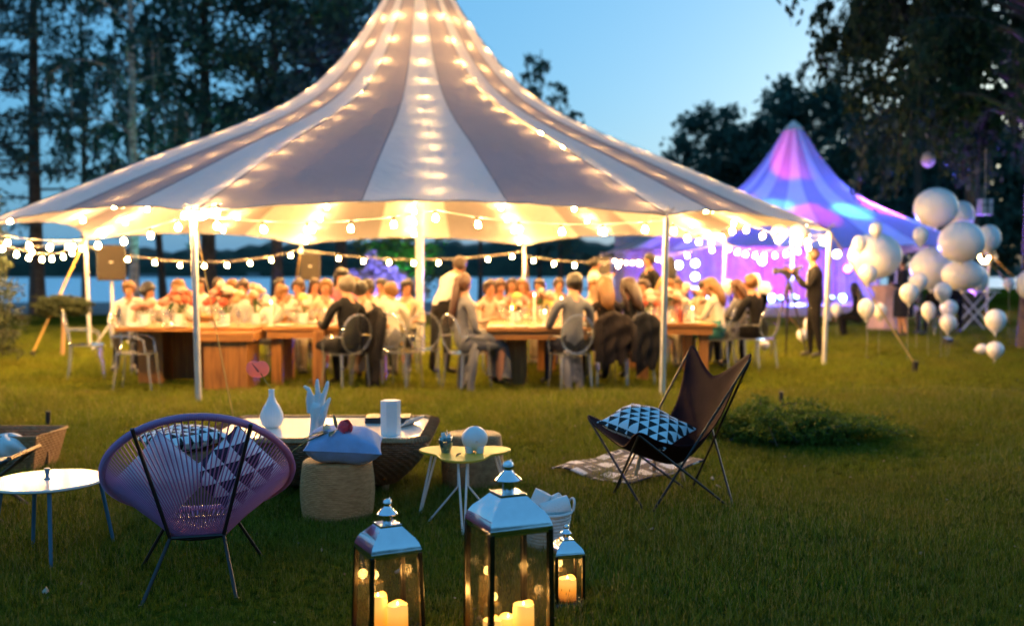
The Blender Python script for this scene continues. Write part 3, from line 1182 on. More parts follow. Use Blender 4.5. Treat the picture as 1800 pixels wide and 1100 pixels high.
# the neighbour keeps the poles but its straps run straight outwards
for o in [c for c in col.objects if c.parent is not None and c.parent.name == t2.name and c.name.startswith('guy_strap')]:
    for s in [c for c in col.objects if c.parent is not None and c.parent.name == o.name]:
        bpy.data.objects.remove(s)
    bpy.data.objects.remove(o)
for k in (0, 1, 2, 7):
    mb = MB()
    a = HA[k]
    top = hip(k, 1.0)
    g = Vector((math.cos(a) * (TR + 1.9), math.sin(a) * (TR + 1.9), 0))
    mb.tube([top, g], 0.014, 5)
    mb.build('guy_strap', M['strap'], t2)
rot2 = Matrix.Rotation(R(9), 4, 'Z')


def c2(k, dz=0):
    return rot2 @ hip(k % 8, 1.0) + T2 + Vector((0, 0, dz))


F2 = 'festoon strings on the purple tent'
light_string(sagline(c2(1, -0.05), c2(2, -0.05), 0.2), 10, 'festoon of bulbs on the right front edge of the purple tent behind the balloons', F2, scale=0.7)
light_string(sagline(c2(2, -0.05), c2(3, -0.05), 0.2), 5, 'festoon of bulbs at the far right corner of the purple tent', F2, scale=0.7)
light_string(sagline(c2(6, -0.05), c2(7, -0.1), 0.2), 11, 'festoon of bulbs at the left corner of the purple tent over the water', F2, scale=0.7)

# stage: low platform, backdrop cloth, floor lamps
M['stage'] = mat('stage_deck', (0.42, 0.40, 0.44), 0.5)
M['backdrop'] = mat('backdrop_cloth', (0.34, 0.32, 0.40), 0.8, bump=0.2, bscale=4)
st = thing('stage', 'low stage with a pale front edge under the purple tent', 'stage', (9.7, 34.2, 0))
mb = MB()
mb.box(-4.6, 3.6, -1.6, 5.2, 0.0, 0.34)
mb.build('deck', M['stage'], st, bevel=0.02)
mb = MB()
mb.box(-4.62, 3.62, -1.66, -1.602, 0.02, 0.30)
mb.build('front_board', M['stage'], st)
bd = thing('backdrop', 'tall pleated backdrop cloth behind the stage, washed violet, magenta and blue', 'backdrop', (9.7, 39.2, 0))


def curtain(a, b):
    x = -5.6 + 10.6 * a
    return (x, 0.10 * math.sin(x * 5.2) + 0.05 * math.sin(x * 11.3 + 1) + 0.018 * x * x, 0.05 + 3.0 * b)


mb = MB()
mb.grid(curtain, 160, 6)
mb.build('cloth', M['backdrop'], bd, smooth=80, solid=0.01)
mb = MB()
mb.tube([(-5.7, 0.5, 3.06), (0, 0.02, 3.06), (5.0, 0.4, 3.06)], 0.025, 6)
mb.build('rail', M['pole'], bd)

# front tree-of-lamps colours: real spot lamps standing on the stage
M['lens_white'] = emit_mat('lens_white', (0.75, 0.88, 1.0), 8)
M['lens_blue'] = emit_mat('lens_blue', (0.25, 0.55, 1.0), 8)
M['lens_pink'] = emit_mat('lens_pink', (1.0, 0.10, 0.55), 8)


def stage_lamp(name, label, loc, aim, lensm, c, power, size, blend=0.4, group='stage lamps', lens_r=0.11, housing=True):
    t = thing(name, label, 'stage lamp', loc, 0, group)
    d = (Vector(aim) - Vector(loc)).normalized()
    q = d.to_track_quat('Z', 'Y')
    if housing:
        mb = MB()
        mb.lathe([(0.07, -0.24), (lens_r + 0.015, -0.10), (lens_r + 0.02, 0.0), (lens_r, 0.0), (lens_r * 0.98, -0.03)], 12)
        h = mb.build('housing', M['black'], t)
        h.rotation_euler = q.to_euler()
        mb = MB()
        mb.lathe([(0, -0.028), (lens_r * 0.97, -0.028)], 12)
        l = mb.build('lens', lensm, h)
        mb = MB()
        mb.tube([(-lens_r - .03, 0, -.05), (-lens_r - .03, 0, -lens_r - .06), (lens_r + .03, 0, -lens_r - .06), (lens_r + .03, 0, -.05)], 0.012, 5)
        mb.build('bracket', M['black_metal'], t)
    if power:
        ld = bpy.data.lights.new(name, 'SPOT')
        ld.energy = power * 0.85
        ld.color = c
        ld.spot_size = R(size)
        ld.spot_blend = blend
        ld.shadow_soft_size = 0.06
        lo = bpy.data.objects.new('beam', ld)
        col.objects.link(lo)
        lo.parent = t
        lo.location = d * 0.05
        lo.rotation_euler = (-d).to_track_quat('Z', 'Y').to_euler()
    return t


VIO, MAG, BLU, CYA, PNK = (0.24, 0.02, 1.0), (1.0, 0.01, 0.62), (0.08, 0.16, 1.0), (0.10, 0.65, 1.0), (1.0, 0.04, 0.34)
bw = [(6.3, VIO, 'left end of the stage'), (7.9, BLU, 'left part of the stage'), (9.6, MAG, 'middle of the stage'), (11.1, VIO, 'right of the stage middle'), (12.6, VIO, 'right part of the stage'), (14.0, BLU, 'right end of the stage')]
for x, c, w in bw:
    stage_lamp('stage_lamp', 'black floor lamp with a bright lens at the ' + w, (x, 35.9, 0.52), (x + 0.2, 39.2, 1.7), M['lens_white'], c, 230, 78, 0.8)
# lamps facing the audience (their lenses show as bright dots)
for px, py, lm, w in ((1222, 463, 'lens_white', 'upper left of the stage'), (1222, 486, 'lens_white', 'left of the stage in the middle of three'), (1222, 511, 'lens_white', 'left of the stage lowest of three'), (1357, 533, 'lens_blue', 'stage front left of the tripod'), (1393, 531, 'lens_blue', 'stage front behind the tripod'), (1481, 531, 'lens_blue', 'stage front right of the cameraman'), (1490, 472, 'lens_pink', 'raised pink one right of the cameraman'), (1471, 447, 'lens_white', 'upper right above the cameraman shoulder'), (1340, 459, 'lens_white', 'upper middle over the stage'), (1193, 466, 'lens_white', 'far left above the stage')):
    p = at(px, py, 36.6)
    if p.z < 0.5:
        p.z = 0.5
    tl = stage_lamp('stage_lamp', 'small bright stage lamp facing the lawn: ' + w, p, (p.x - 2.5, 20, 1.2), M[lm], (0.5, 0.7, 1), 0, 60, lens_r=0.13)
    mb = MB()
    mb.tube([(0, 0.05, -0.1), (0, 0.05, 0.36 - p.z)], 0.02, 5)
    mb.build('stand', M['black_metal'], tl)
# uplights colouring the cloth
for (x, y, ax, ay, az, c, pw, sz, w) in (
        (9.0, 35.5, 8.4, 33.2, 4.2, CYA, 5000, 34, 'cyan uplight under the left front of the purple tent'),
        (10.6, 35.0, 11.4, 32.8, 4.0, CYA, 5000, 26, 'cyan uplight under the front of the purple tent'),
        (10.2, 36.6, 10.2, 35.4, 6.2, PNK, 11000, 26, 'pink uplight below the tent peak'),
        (11.6, 36.0, 12.8, 34.2, 3.6, PNK, 9500, 34, 'pink uplight under the right front of the purple tent'),
        (8.6, 36.2, 7.6, 34.6, 3.8, PNK, 8000, 30, 'pink uplight under the left of the purple tent'),
        (9.6, 35.6, 9.7, 32.6, 3.2, PNK, 3800, 30, 'pink uplight under the front edge of the purple tent'),
        (12.6, 35.6, 14.4, 34.6, 3.1, PNK, 3800, 24, 'pink uplight near the right corner of the purple tent'),
        (10.3, 36.0, 10.3, 33.5, 4.5, (0.08, 0.10, 1.0), 7000, 150, 'wide blue uplight in the middle of the purple tent'),
        (13.4, 35.4, 15.0, 33.8, 2.7, CYA, 2600, 28, 'cyan uplight at the right corner of the purple tent'),
        (13.2, 36.0, 14.0, 35.0, 3.4, BLU, 3000, 90, 'blue uplight at the right of the purple tent'),
        (7.0, 35.5, 6.0, 34.0, 3.0, VIO, 2200, 90, 'violet uplight at the left of the purple tent')):
    stage_lamp('uplight', w, (x, y, 0.55), (ax, ay, az), M['lens_blue'], c, pw, sz, 0.5, 'uplights under the purple tent', lens_r=0.08)
# floodlights in the garden
stage_lamp('floodlight', 'violet floodlight at the foot of the glowing bush', (fx(655, 28), 28, 0.2), (fx(668, 30), 30, 1.2), M['lens_blue'], (0.22, 0.16, 1.0), 900, 80, 0.6, 'garden floodlights', 0.08)
stage_lamp('floodlight', 'green floodlight below the small lit tree', (fx(716, 31), 31.4, 0.2), (fx(712, 33), 33, 3.4), M['lens_blue'], (0.05, 1.0, 0.15), 220, 70, 0.6, 'garden floodlights', 0.08)
stage_lamp('floodlight', 'violet floodlight at the foot of the right edge birch', (8.6, 19.6, 0.15), (9.2, 19.0, 4.0), M['lens_blue'], (0.32, 0.10, 1.0), 420, 60, 0.6, 'garden floodlights', 0.08)
stage_lamp('floodlight', 'green floodlight behind the right edge birch', (10.4, 20.2, 0.15), (9.6, 19.0, 4.4), M['lens_blue'], (0.05, 1.0, 0.2), 80, 60, 0.6, 'garden floodlights', 0.08)
stage_lamp('floodlight', 'green floodlight under the dark left trees', (fx(330, 33), 31.5, 0.15), (fx(300, 34), 35, 7), M['lens_blue'], (0.03, 0.6, 0.55), 260, 70, 0.6, 'garden floodlights', 0.08)
# ================================================================== LOUNGE CORNER (foreground)
M['cord'] = mat('mauve_cord', (0.44, 0.18, 0.38), 0.42, var=0.12, vscale=3, bump=0.15, bscale=300, island=0.0, coat=0.2)
M['leather'] = mat('dark_leather', (0.024, 0.007, 0.009), 0.6, c2=(0.045, 0.014, 0.016), vscale=7, bump=0.25, bscale=120, spec=0.03)
M['leather_blue'] = mat('blue_leather', (0.020, 0.035, 0.055), 0.45, c2=(0.035, 0.06, 0.09), vscale=7, bump=0.25, bscale=120)
M['stitch'] = mat('stitch_thread', (0.25, 0.15, 0.10), 0.8)
M['wicker'] = mat('rattan', (0.26, 0.115, 0.04), 0.55, c2=(0.44, 0.22, 0.09), vscale=26, bump=0.3, bscale=120)
M['wicker_dark'] = mat('rattan_dark', (0.12, 0.065, 0.032), 0.5, c2=(0.24, 0.14, 0.075), vscale=26, bump=0.3, bscale=120)
M['wicker_light'] = mat('seagrass', (0.42, 0.18, 0.055), 0.65, c2=(0.66, 0.34, 0.14), vscale=20, bump=0.35, bscale=140, stretch=(1, 1, 4))
M['wicker_white'] = mat('white_wicker', (0.50, 0.50, 0.50), 0.6, c2=(0.66, 0.66, 0.66), vscale=20, bump=0.3, bscale=100)
M['white_lacquer'] = mat('white_lacquer', (0.80, 0.78, 0.74), 0.16, var=0.02, coat=0.4)
M['white_ceramic'] = mat('white_ceramic', (0.74, 0.75, 0.77), 0.38, var=0.03, vscale=9, bump=0.05, bscale=30)
M['plaster'] = mat('white_plaster', (0.72, 0.73, 0.75), 0.55, var=0.04, vscale=14, bump=0.12, bscale=45)
M['teal_metal'] = mat('teal_metal', (0.05, 0.16, 0.26), 0.35, 0.1, bump=0.05, bscale=150)
M['yellow_metal'] = mat('yellow_paint', (0.60, 0.38, 0.04), 0.42, var=0.05, vscale=9, spec=0.3)
M['white_metal'] = mat('white_powdercoat', (0.70, 0.70, 0.70), 0.35)
M['chrome'] = mat('polished_steel', (0.72, 0.74, 0.78), 0.06, 1.0, var=0.04, vscale=30, bump=0.035, bscale=26)
_t = M['chrome'].node_tree
_n = N(_t, 'ShaderNodeTexNoise')
_n.inputs['Scale'].default_value = 9
_n.inputs['Detail'].default_value = 8
_n.inputs['Roughness'].default_value = 0.7
_tc = N(_t, 'ShaderNodeTexCoord')
_t.links.new(_tc.outputs['Object'], _n.inputs['Vector'])
_r = N(_t, 'ShaderNodeMapRange')
_r.inputs[1].default_value, _r.inputs[2].default_value, _r.inputs[3].default_value, _r.inputs[4].default_value = 0.4, 0.75, 0.04, 0.26
_t.links.new(_n.outputs[0], _r.inputs[0])
_t.links.new(_r.outputs[0], _t.nodes['Principled BSDF'].inputs['Roughness'])
M['chrome_dark'] = mat('dark_steel', (0.10, 0.095, 0.09), 0.22, 1.0, var=0.2, vscale=12)
M['blue_linen'] = mat('blue_linen', (0.22, 0.34, 0.58), 0.9, var=0.10, vscale=18, bump=0.35, bscale=220, sheen=0.3)
M['towel'] = mat('white_towel', (0.74, 0.75, 0.76), 0.95, var=0.05, bump=0.5, bscale=160, sheen=0.4)
M['lilac_cloth'] = mat('lilac_cloth', (0.50, 0.50, 0.62), 0.9, bump=0.3, bscale=160, sheen=0.2)
M['lantern_glass'] = clear_mat('smoky_glass', (0.90, 0.87, 0.80), 0.10, 0.015, 0.02, (0.5, 0.48, 0.42))


def tri_mat(name, scale, a=(0.72, 0.76, 0.82), b=(0.012, 0.012, 0.016), mode='tri'):
    """printed textile: rows of triangles (or outlined diamonds) in the cloth's own coordinates"""
    m, t, bs = nodes_of(name)
    tc = N(t, 'ShaderNodeTexCoord')
    mp = N(t, 'ShaderNodeMapping')
    mp.inputs['Scale'].default_value = (scale, scale, scale)
    mp.inputs['Location'].default_value = (50.0, 50.0, 0)
    t.links.new(tc.outputs['Object'], mp.inputs[0])
    sp = N(t, 'ShaderNodeSeparateXYZ')
    t.links.new(mp.outputs[0], sp.inputs[0])

    def mth(op, x, y=None, z=None):
        n = N(t, 'ShaderNodeMath', operation=op)
        for i, q in enumerate((x, y, z)):
            if q is None:
                continue
            if isinstance(q, (int, float)):
                n.inputs[i].default_value = q
            else:
                t.links.new(q, n.inputs[i])
        return n.outputs[0]
    X, Y = sp.outputs[0], sp.outputs[1]
    if mode == 'tri':
        fy = mth('FRACT', Y)
        tri = mth('MULTIPLY', mth('ABSOLUTE', mth('SUBTRACT', mth('FRACT', mth('ADD', X, mth('MULTIPLY', mth('FLOOR', Y), 0.5))), 0.5)), 2.0)
        fac = mth('GREATER_THAN', mth('SUBTRACT', 0.96, fy), tri)
    else:
        u = mth('ABSOLUTE', mth('SUBTRACT', mth('FRACT', X), 0.5))
        v = mth('ABSOLUTE', mth('SUBTRACT', mth('FRACT', mth('MULTIPLY', Y, 0.7)), 0.5))
        s = mth('ADD', u, v)
        ring = mth('GREATER_THAN', mth('ABSOLUTE', mth('SUBTRACT', s, 0.47)), 0.19)
        core = mth('LESS_THAN', s, 0.20)
        fac = mth('SUBTRACT', ring, core)
        fac = mth('MULTIPLY', fac, mth('GREATER_THAN', s, 0.0))
        fac = mth('MULTIPLY', fac, 0.92)
    mx = N(t, 'ShaderNodeMix', data_type='RGBA')
    mx.inputs[6].default_value = (*a, 1)
    mx.inputs[7].default_value = (*b, 1)
    t.links.new(fac, mx.inputs[0])
    t.links.new(mx.outputs[2], bs.inputs['Base Color'])
    bs.inputs['Roughness'].default_value = 0.9
    nz = N(t, 'ShaderNodeTexNoise')
    nz.inputs['Scale'].default_value = 160
    t.links.new(tc.outputs['Object'], nz.inputs['Vector'])
    bp = N(t, 'ShaderNodeBump')
    bp.inputs['Strength'].default_value = 0.3
    bp.inputs['Distance'].default_value = 0.004
    t.links.new(nz.outputs[0], bp.inputs['Height'])
    t.links.new(bp.outputs[0], bs.inputs['Normal'])
    return m


M['tri'] = tri_mat('triangle_print', 15.0)
M['tri_small'] = tri_mat('triangle_print_small', 17.0)
M['stripe_print'] = tri_mat('chevron_print', 12.0, mode='tri', a=(0.72, 0.74, 0.82), b=(0.03, 0.02, 0.05))
M['rug_print'] = tri_mat('diamond_rug', 4.4, a=(0.020, 0.024, 0.05), b=(0.66, 0.62, 0.60), mode='dia')


def cushion(name, label, loc, rot, w, d, th, m, cat='cushion', group=None, dent=0.0, seed=0):
    """plump square cushion with pinched corners and a seam; its own object, origin at its middle"""
    mb = MB()
    n = 18

    def pt(u, v, s):
        x, y = 2 * u - 1, 2 * v - 1
        e = 1 - 0.10 * (1 - x * x) * 0 
        px_ = x * (1 - 0.05 * (1 - y * y) * abs(x) ** 2)
        py_ = y * (1 - 0.05 * (1 - x * x) * abs(y) ** 2)
        f = max(0.0, (1 - x * x) * (1 - y * y)) ** 0.42
        z = s * th * 0.5 * f
        z += 0.012 * math.sin(x * 5 + seed) * math.sin(y * 4 + seed * 2) * f
        if dent and s > 0:
            z -= dent * math.exp(-((x - .1) ** 2 + (y + .05) ** 2) / 0.18)
        return (px_ * w / 2, py_ * d / 2, z)
    mb.grid(lambda a, b: pt(a, b, 1), n, n)
    mb.grid(lambda a, b: pt(1 - a, b, -1), n, n)
    o = mb.build(name, m, None, loc, rot, smooth=80)
    tag(o, label, cat, group)
    edge = []
    for q in range(4):
        for i in range(n):
            s = i / n
            u, v = [(s, 0), (1, s), (1 - s, 1), (0, 1 - s)][q]
            edge.append(pt(u, v, 0))
    sb = MB()
    sb.tube(edge, 0.0032, 5, closed=True)
    sb.build('piping', m, o, smooth=80)
    return o


def weave(mb, pos, nrm, rows, cols, amp, mi=0, sub=4):
    """woven wall: pos(u,v) closed in u, strands run round in u over/under the stakes"""
    nu, nv = cols * 2, rows * sub
    V, F = [], []
    for i in range(nv + 1):
        row = i // sub
        sv = (i % sub) / sub
        prof_ = math.sin(PI * sv)
        for j in range(nu):
            st_ = 0.62 + 0.38 * (1 if ((j // 2 + row) % 2 == 0) == (j % 2 == 0) else -1)
            p, nn = Vector(pos(j / nu, i / nv)), Vector(nrm(j / nu, i / nv))
            V.append(p + nn * amp * prof_ * st_)
    for i in range(nv):
        for j in range(nu):
            j2 = (j + 1) % nu
            F.append((i * nu + j, i * nu + j2, (i + 1) * nu + j2, (i + 1) * nu + j))
    mb.add(V, F, mi)


# ---------------------------------------------------------------- cord chair
def cord_chair():
    base = Vector((fx(347, 4.66), 4.66, 0))
    t = thing('cord_chair', 'round mauve cord chair on thin black legs, seen from behind at lower left', 'chair', base, R(15))

    def rim(a):
        s = math.sin(a)
        return Vector((0.425 * math.cos(a), 0.36 * s, 0.500 - 0.285 * s + 0.035 * s * s))

    def ring(a):
        return Vector((0.120 * math.cos(a), 0.085 * math.sin(a) - 0.02, 0.215 + 0.0 * math.sin(a)))
    mb = MB()
    mb.tube([rim(2 * PI * i / 96) for i in range(96)], 0.0165, 10, closed=True)
    # windings of the rim: fine rings
    for i in range(300):
        a = 2 * PI * i / 300
        p = rim(a)
        d = (rim(a + 0.01) - rim(a - 0.01)).normalized()
        u = d.cross(Vector((0, 0, 1))).normalized()
        w = d.cross(u)
        mb.tube([p + (u * math.cos(b) + w * math.sin(b)) * 0.0168 for b in [2 * PI * q / 8 for q in range(8)]], 0.0026, 3, closed=True)
    mb.build('rim', M['cord'], t, smooth=60)
    nc = 118
    for i in range(nc):
        a = 2 * PI * (i + 0.5) / nc
        # gather more densely at the sides like the real lacing
        aa = a - 0.16 * math.sin(2 * a)
        p, q = rim(aa), ring(a + 0.16 * math.sin(2 * a))
        mid = p.lerp(q, 0.5) + Vector((0, 0, -0.012)) - Vector((p.x, p.y, 0)) * 0.02
        mb = MB()
        mb.tube([p, p.lerp(mid, 0.5) * 0.5 + (p.lerp(q, .25)) * 0.5, mid, q], 0.0034, 5)
        mb.build('cord', M['cord'], t, smooth=60)
    mb = MB()
    mb.tube([ring(2 * PI * i / 24) + Vector((0, 0, 0.004)) for i in range(24)], 0.009, 6, closed=True)
    fl, fr = Vector((-0.128, -0.13, 0.235)), Vector((0.108, -0.13, 0.235))
    mb.tube([fl, fr], 0.008, 6)
    bl, br = Vector((-0.15, 0.14, 0.26)), Vector((0.15, 0.14, 0.26))
    for a, b in ((fl, bl), (fr, br), (bl, br)):
        mb.tube([a, b], 0.008, 6)
    mb.build('seat_ring', M['black_metal'], t)
    for s, f, px_ in ((-1, fl, -0.262), (1, fr, 0.235)):
        mb = MB()
        top = Vector((px_, -0.335, 0.775))
        mb.tube([top, f], 0.009, 7)
        mb.build('back_strut', M['black_metal'], t)
    for f, g in ((fl, (-0.235, -0.36, 0)), (fr, (0.165, -0.36, 0)), (bl, (-0.29, 0.24, 0)), (br, (0.29, 0.27, 0))):
        mb = MB()
        mb.tube([f, Vector(g)], 0.0085, 7)
        mb.tube([Vector(g), Vector(g) + Vector((0, 0, 0.012))], 0.011, 7)
        mb.build('leg', M['black_metal'], t)
    return base


ccb = cord_chair()
cushion('cushion', 'plain lilac cushion propped in the left half of the cord chair', ccb + Matrix.Rotation(R(15), 3, 'Z') @ Vector((-0.175, 0.06, 0.47)), (R(98), R(-47), R(17)), 0.33, 0.33, 0.11, M['lilac_cloth'], seed=3)
cushion('cushion', 'black and white printed cushion propped in the right half of the cord chair', ccb + Matrix.Rotation(R(15), 3, 'Z') @ Vector((0.175, 0.06, 0.48)), (R(98), R(46), R(12)), 0.34, 0.34, 0.11, M['stripe_print'], seed=1)

# ---------------------------------------------------------------- round white table
tb_ = Vector((fx(77, 5.0), 5.0, 0))
t = thing('side_table', 'round white-topped side table with four blue-green legs at lower left', 'table', tb_)
mb = MB()
mb.lathe([(0.0, 0.385), (0.268, 0.385), (0.277, 0.391), (0.277, 0.398), (0.272, 0.402), (0.0, 0.402)], 48)
mb.build('tabletop', M['white_lacquer'], t, smooth=35)
for x, y in ((0.115, -0.225), (0.235, 0.20), (-0.135, 0.12), (-0.21, -0.14)):
    mb = MB()
    mb.tube([(x * 0.82, y * 0.82, 0.386), (x * 1.06, y * 1.06, 0.0)], [0.0115, 0.009], 8)
    mb.build('leg', M['teal_metal'], t)
o = MB()
o.lathe([(0.016, 0.0), (0.017, 0.004), (0.008, 0.012), (0.007, 0.022), (0.012, 0.045), (0.015, 0.058), (0.0, 0.058)], 14)
o = tag(o.build('candle_holder', M['teal_metal'], None, tb_ + Vector((0, 0.0, 0.402))), 'small dark waisted candle holder on the round white table', 'candle holder')

# ---------------------------------------------------------------- wicker crate with towel
ct = thing('wicker_crate', 'open rattan crate with slanted sides at the left edge, behind the round table', 'crate', (fx(30, 7.3), 7.25, 0))


def crate_wall(w, d, h, flare, name, m, parent, z0=0.0, rows=14, cols=80, amp=0.006, rc=0.05, cx=0.0):
    per = 2 * (w + d)

    def rect(u, s):
        q = (u * per) % per
        W, D = w * s, d * s
        if q < w:
            return (q / w - .5) * W, -D / 2, 0, -1
        q -= w
        if q < d:
            return W / 2, (q / d - .5) * D, 1, 0
        q -= d
        if q < w:
            return (.5 - q / w) * W, D / 2, 0, 1
        q -= w
        return -W / 2, (.5 - q / d) * D, -1, 0

    def pos(u, v):
        x, y, _, _ = rect(u, 1 - flare * (1 - v))
        return (x + cx, y, z0 + h * v)

    def nrm(u, v):
        _, _, a, b = rect(u, 1)
        return (a, b, 0)
    mb = MB()
    weave(mb, pos, nrm, rows, cols, amp)
    weave(mb, lambda u, v: Vector(pos(u, v)) - Vector(nrm(u, v)) * 0.012, lambda u, v: -Vector(nrm(u, v)), rows, cols, amp)
    o = mb.build(name, m, parent, smooth=50)
    o['kind'] = 'stuff'
    rb = MB()
    for z, s in ((h + z0, 1.0), (z0 + 0.005, 1 - flare)):
        pts = [Vector((x, y, z)) for x, y in ((-w / 2 * s + cx, -d / 2 * s), (w / 2 * s + cx, -d / 2 * s), (w / 2 * s + cx, d / 2 * s), (-w / 2 * s + cx, d / 2 * s))]
        rb.tube(pts, 0.011, 6, closed=True)
    rb.build('rim', m, parent, smooth=50)
    return o


crate_wall(0.52, 0.50, 0.27, 0.22, 'woven_wall', M['wicker'], ct, 0.01, 13, 70)
mb = MB()
mb.box(-0.2, 0.2, -0.19, 0.19, 0.01, 0.03)
mb.build('bottom', M['wicker'], ct)
mb = MB()
mb.box(-0.235, 0.235, -0.012, 0.012, 0.03, 0.235)
mb.build('divider', M['wicker'], ct)


def towel_roll(name, label, loc, rot, L, r, m, group=None):
    mb = MB()

    def f(a, b):
        turns = 2.6
        th = a * turns * 2 * PI
        rr = r * (0.28 + 0.72 * a) * (1 + 0.05 * math.sin(b * 6 + th * 0.7))
        return ((b - .5) * L * (1 + 0.03 * math.sin(th)), rr * math.cos(th), rr * math.sin(th))
    mb.grid(f, 70, 8)
    o = mb.build(name, m, None, loc, rot, smooth=80, solid=0.008)
    return tag(o, label, 'towel', group)


def loose_cloth(name, label, loc, rx, ry, rz, m, seed, cat='towel'):
    mb = MB()

    def f(a, b):
        th = 2 * PI * a
        ph = PI * b
        k = 1 + 0.16 * math.sin(3 * th + seed) * math.sin(ph * 2) + 0.10 * math.sin(5 * th + ph * 4 + seed * 2)
        return (rx * k * math.sin(ph) * math.cos(th), ry * k * math.sin(ph) * math.sin(th), -rz * math.cos(ph) * (1 + 0.1 * math.sin(4 * th + seed)))
    mb.grid(f, 32, 18, wrap=True)
    return tag(mb.build(name, m, None, loc, None, smooth=80), label, cat)


loose_cloth('towel', 'crumpled white towel lying in the rattan crate at the left edge', (fx(12, 7.05), 7.03, 0.20), 0.14, 0.13, 0.10, M['towel'], 2)
for i, (px, py, w) in enumerate(((85, 751, 'by the rattan crate at the left'), (1373, 713, 'by the spreading juniper at the right'))):
    g = gnd(px, py)
    mb = MB()
    mb.lathe([(0.021, -0.02), (0.021, 0.13), (0.023, 0.132), (0.023, 0.15), (0.018, 0.155), (0.0, 0.156)], 12)
    tag(mb.build('garden_post', M['black'], None, g), 'short black garden post in the lawn ' + w, 'post')


# ---------------------------------------------------------------- coffee table
def rrect(u, w, d, r, n=1):
    """point and outward normal on a rounded rectangle, u in 0..1"""
    sx, sy = w / 2 - r, d / 2 - r
    segs = [('l', 2 * sx), ('c', r * PI / 2), ('l', 2 * sy), ('c', r * PI / 2), ('l', 2 * sx), ('c', r * PI / 2), ('l', 2 * sy), ('c', r * PI / 2)]
    tot = sum(s for _, s in segs)
    q = (u % 1.0) * tot
    starts = [(-sx, -d / 2, 0, -1), (sx, -sy, 0, 0), (w / 2, -sy, 1, 0), (sx, sy, 0, 0), (sx, d / 2, 0, 1), (-sx, sy, 0, 0), (-w / 2, sy, -1, 0), (-sx, -sy, 0, 0)]
    dirs = [(1, 0), None, (0, 1), None, (-1, 0), None, (0, -1), None]
    a0 = [0, -PI / 2, 0, 0, 0, PI / 2, 0, PI]
    for i, (k, s) in enumerate(segs):
        if q <= s:
            if k == 'l':
                x, y, nx, ny = starts[i]
                return x + dirs[i][0] * q, y + dirs[i][1] * q, nx, ny
            a = a0[i] + q / r
            return starts[i][0] + r * math.cos(a), starts[i][1] + r * math.sin(a), math.cos(a), math.sin(a)
        q -= s
    return starts[0][0], starts[0][1], 0, -1


CTX, CTY, CTW, CTD, CTH = -1.27, 6.72, 1.48, 1.06, 0.385
t = thing('coffee_table', 'low rattan coffee table with sloping sides and a glossy cream top', 'coffee table', (CTX, CTY, 0))


def ct_pos(u, v):
    e = 0.24 * (1 - v) ** 1.6
    x, y, nx, ny = rrect(u, CTW - 2 * e, CTD - 2 * e, max(0.06, 0.14))
    return (x, y, 0.06 + (CTH - 0.06) * v)


mb = MB()
weave(mb, ct_pos, lambda u, v: (*rrect(u, CTW, CTD, 0.14)[2:], -0.25), 22, 150, 0.007, sub=4)
o = mb.build('woven_body', M['wicker_dark'], t, smooth=50)
o['kind'] = 'stuff'
mb = MB()
mb.tube([Vector((*rrect(i / 120, CTW - 0.05, CTD - 0.05, 0.13)[:2], CTH)) for i in range(120)], 0.034, 8, closed=True, flat=0.6)
for i in range(260):
    x, y, nx, ny = rrect(i / 260, CTW - 0.05, CTD - 0.05, 0.13)
    mb.tube([Vector((x + nx * 0.036 * math.cos(b), y + ny * 0.036 * math.cos(b), CTH + 0.0225 * math.sin(b))) for b in [2 * PI * q / 8 for q in range(8)]], 0.006, 3, closed=True)
mb.build('rolled_edge', M['wicker'], t, smooth=60)
mb = MB()
mb.prism([rrect(i / 60, CTW - 0.13, CTD - 0.13, 0.09)[:2] for i in range(60)], CTH - 0.012, CTH + 0.010)
mb.build('glass_top', M['white_lacquer'], t, smooth=30)
for sx in (-1, 1):
    for sy in (-1, 1):
        mb = MB()
        mb.lathe([(0.022, 0.0), (0.028, 0.08)], 10, c=(sx * 0.44, sy * 0.25, 0))
        mb.build('foot', M['pale_wood'], t)

# vase with anthurium
vp = at(478, 765, 6.72)
vp.z = CTH + 0.010
t = thing('vase', 'white ribbed bottle vase with a thin neck on the coffee table', 'vase', vp)
mb = MB()
mb.lathe([(0.0, 0.0), (0.040, 0.0), (0.062, 0.02), (0.076, 0.055), (0.074, 0.095), (0.056, 0.14), (0.032, 0.18), (0.0195, 0.215), (0.0185, 0.245), (0.021, 0.262), (0.017, 0.262), (0.015, 0.22)], 72, rmod=lambda a, z: 1 + (0.028 * math.cos(a * 24) if 0.01 < z < 0.19 else 0))
mb.build('body', M['white_ceramic'], t, smooth=60)
M['stem_green'] = mat('flower_stem', (0.08, 0.13, 0.03), 0.6)
M['pink_spathe'] = leaf_mat('pink_spathe', (0.75, 0.33, 0.27), (0.78, 0.38, 0.32), 0.5)
M['spadix'] = mat('spadix', (0.28, 0.10, 0.09), 0.6)
t = thing('anthurium', 'single pink anthurium bloom on a long stem standing in the ribbed vase', 'flower', vp + Vector((0, 0, 0.2)))
mb = MB()
tip = at(452, 645, 6.70) - (vp + Vector((0, 0, 0.2)))
mb.tube([(0, 0, -0.12), (0.003, 0, 0.06), tip * 0.55 + Vector((0.012, 0, 0.0)), tip], 0.0035, 6)
mb.build('stem', M['stem_green'], t)
mb = MB()


def spathe(a, b):
    th = 2 * PI * a
    r = b * 0.070 * (1.0 + 0.12 * math.cos(2 * th) - 0.18 * max(0, math.cos(th - PI / 2)) ** 8)
    return Vector((tip.x + r * math.cos(th), tip.y - 0.01 - 0.010 * math.sin(th) * b + 0.025 * b * b, tip.z - 0.012 + r * math.sin(th)))


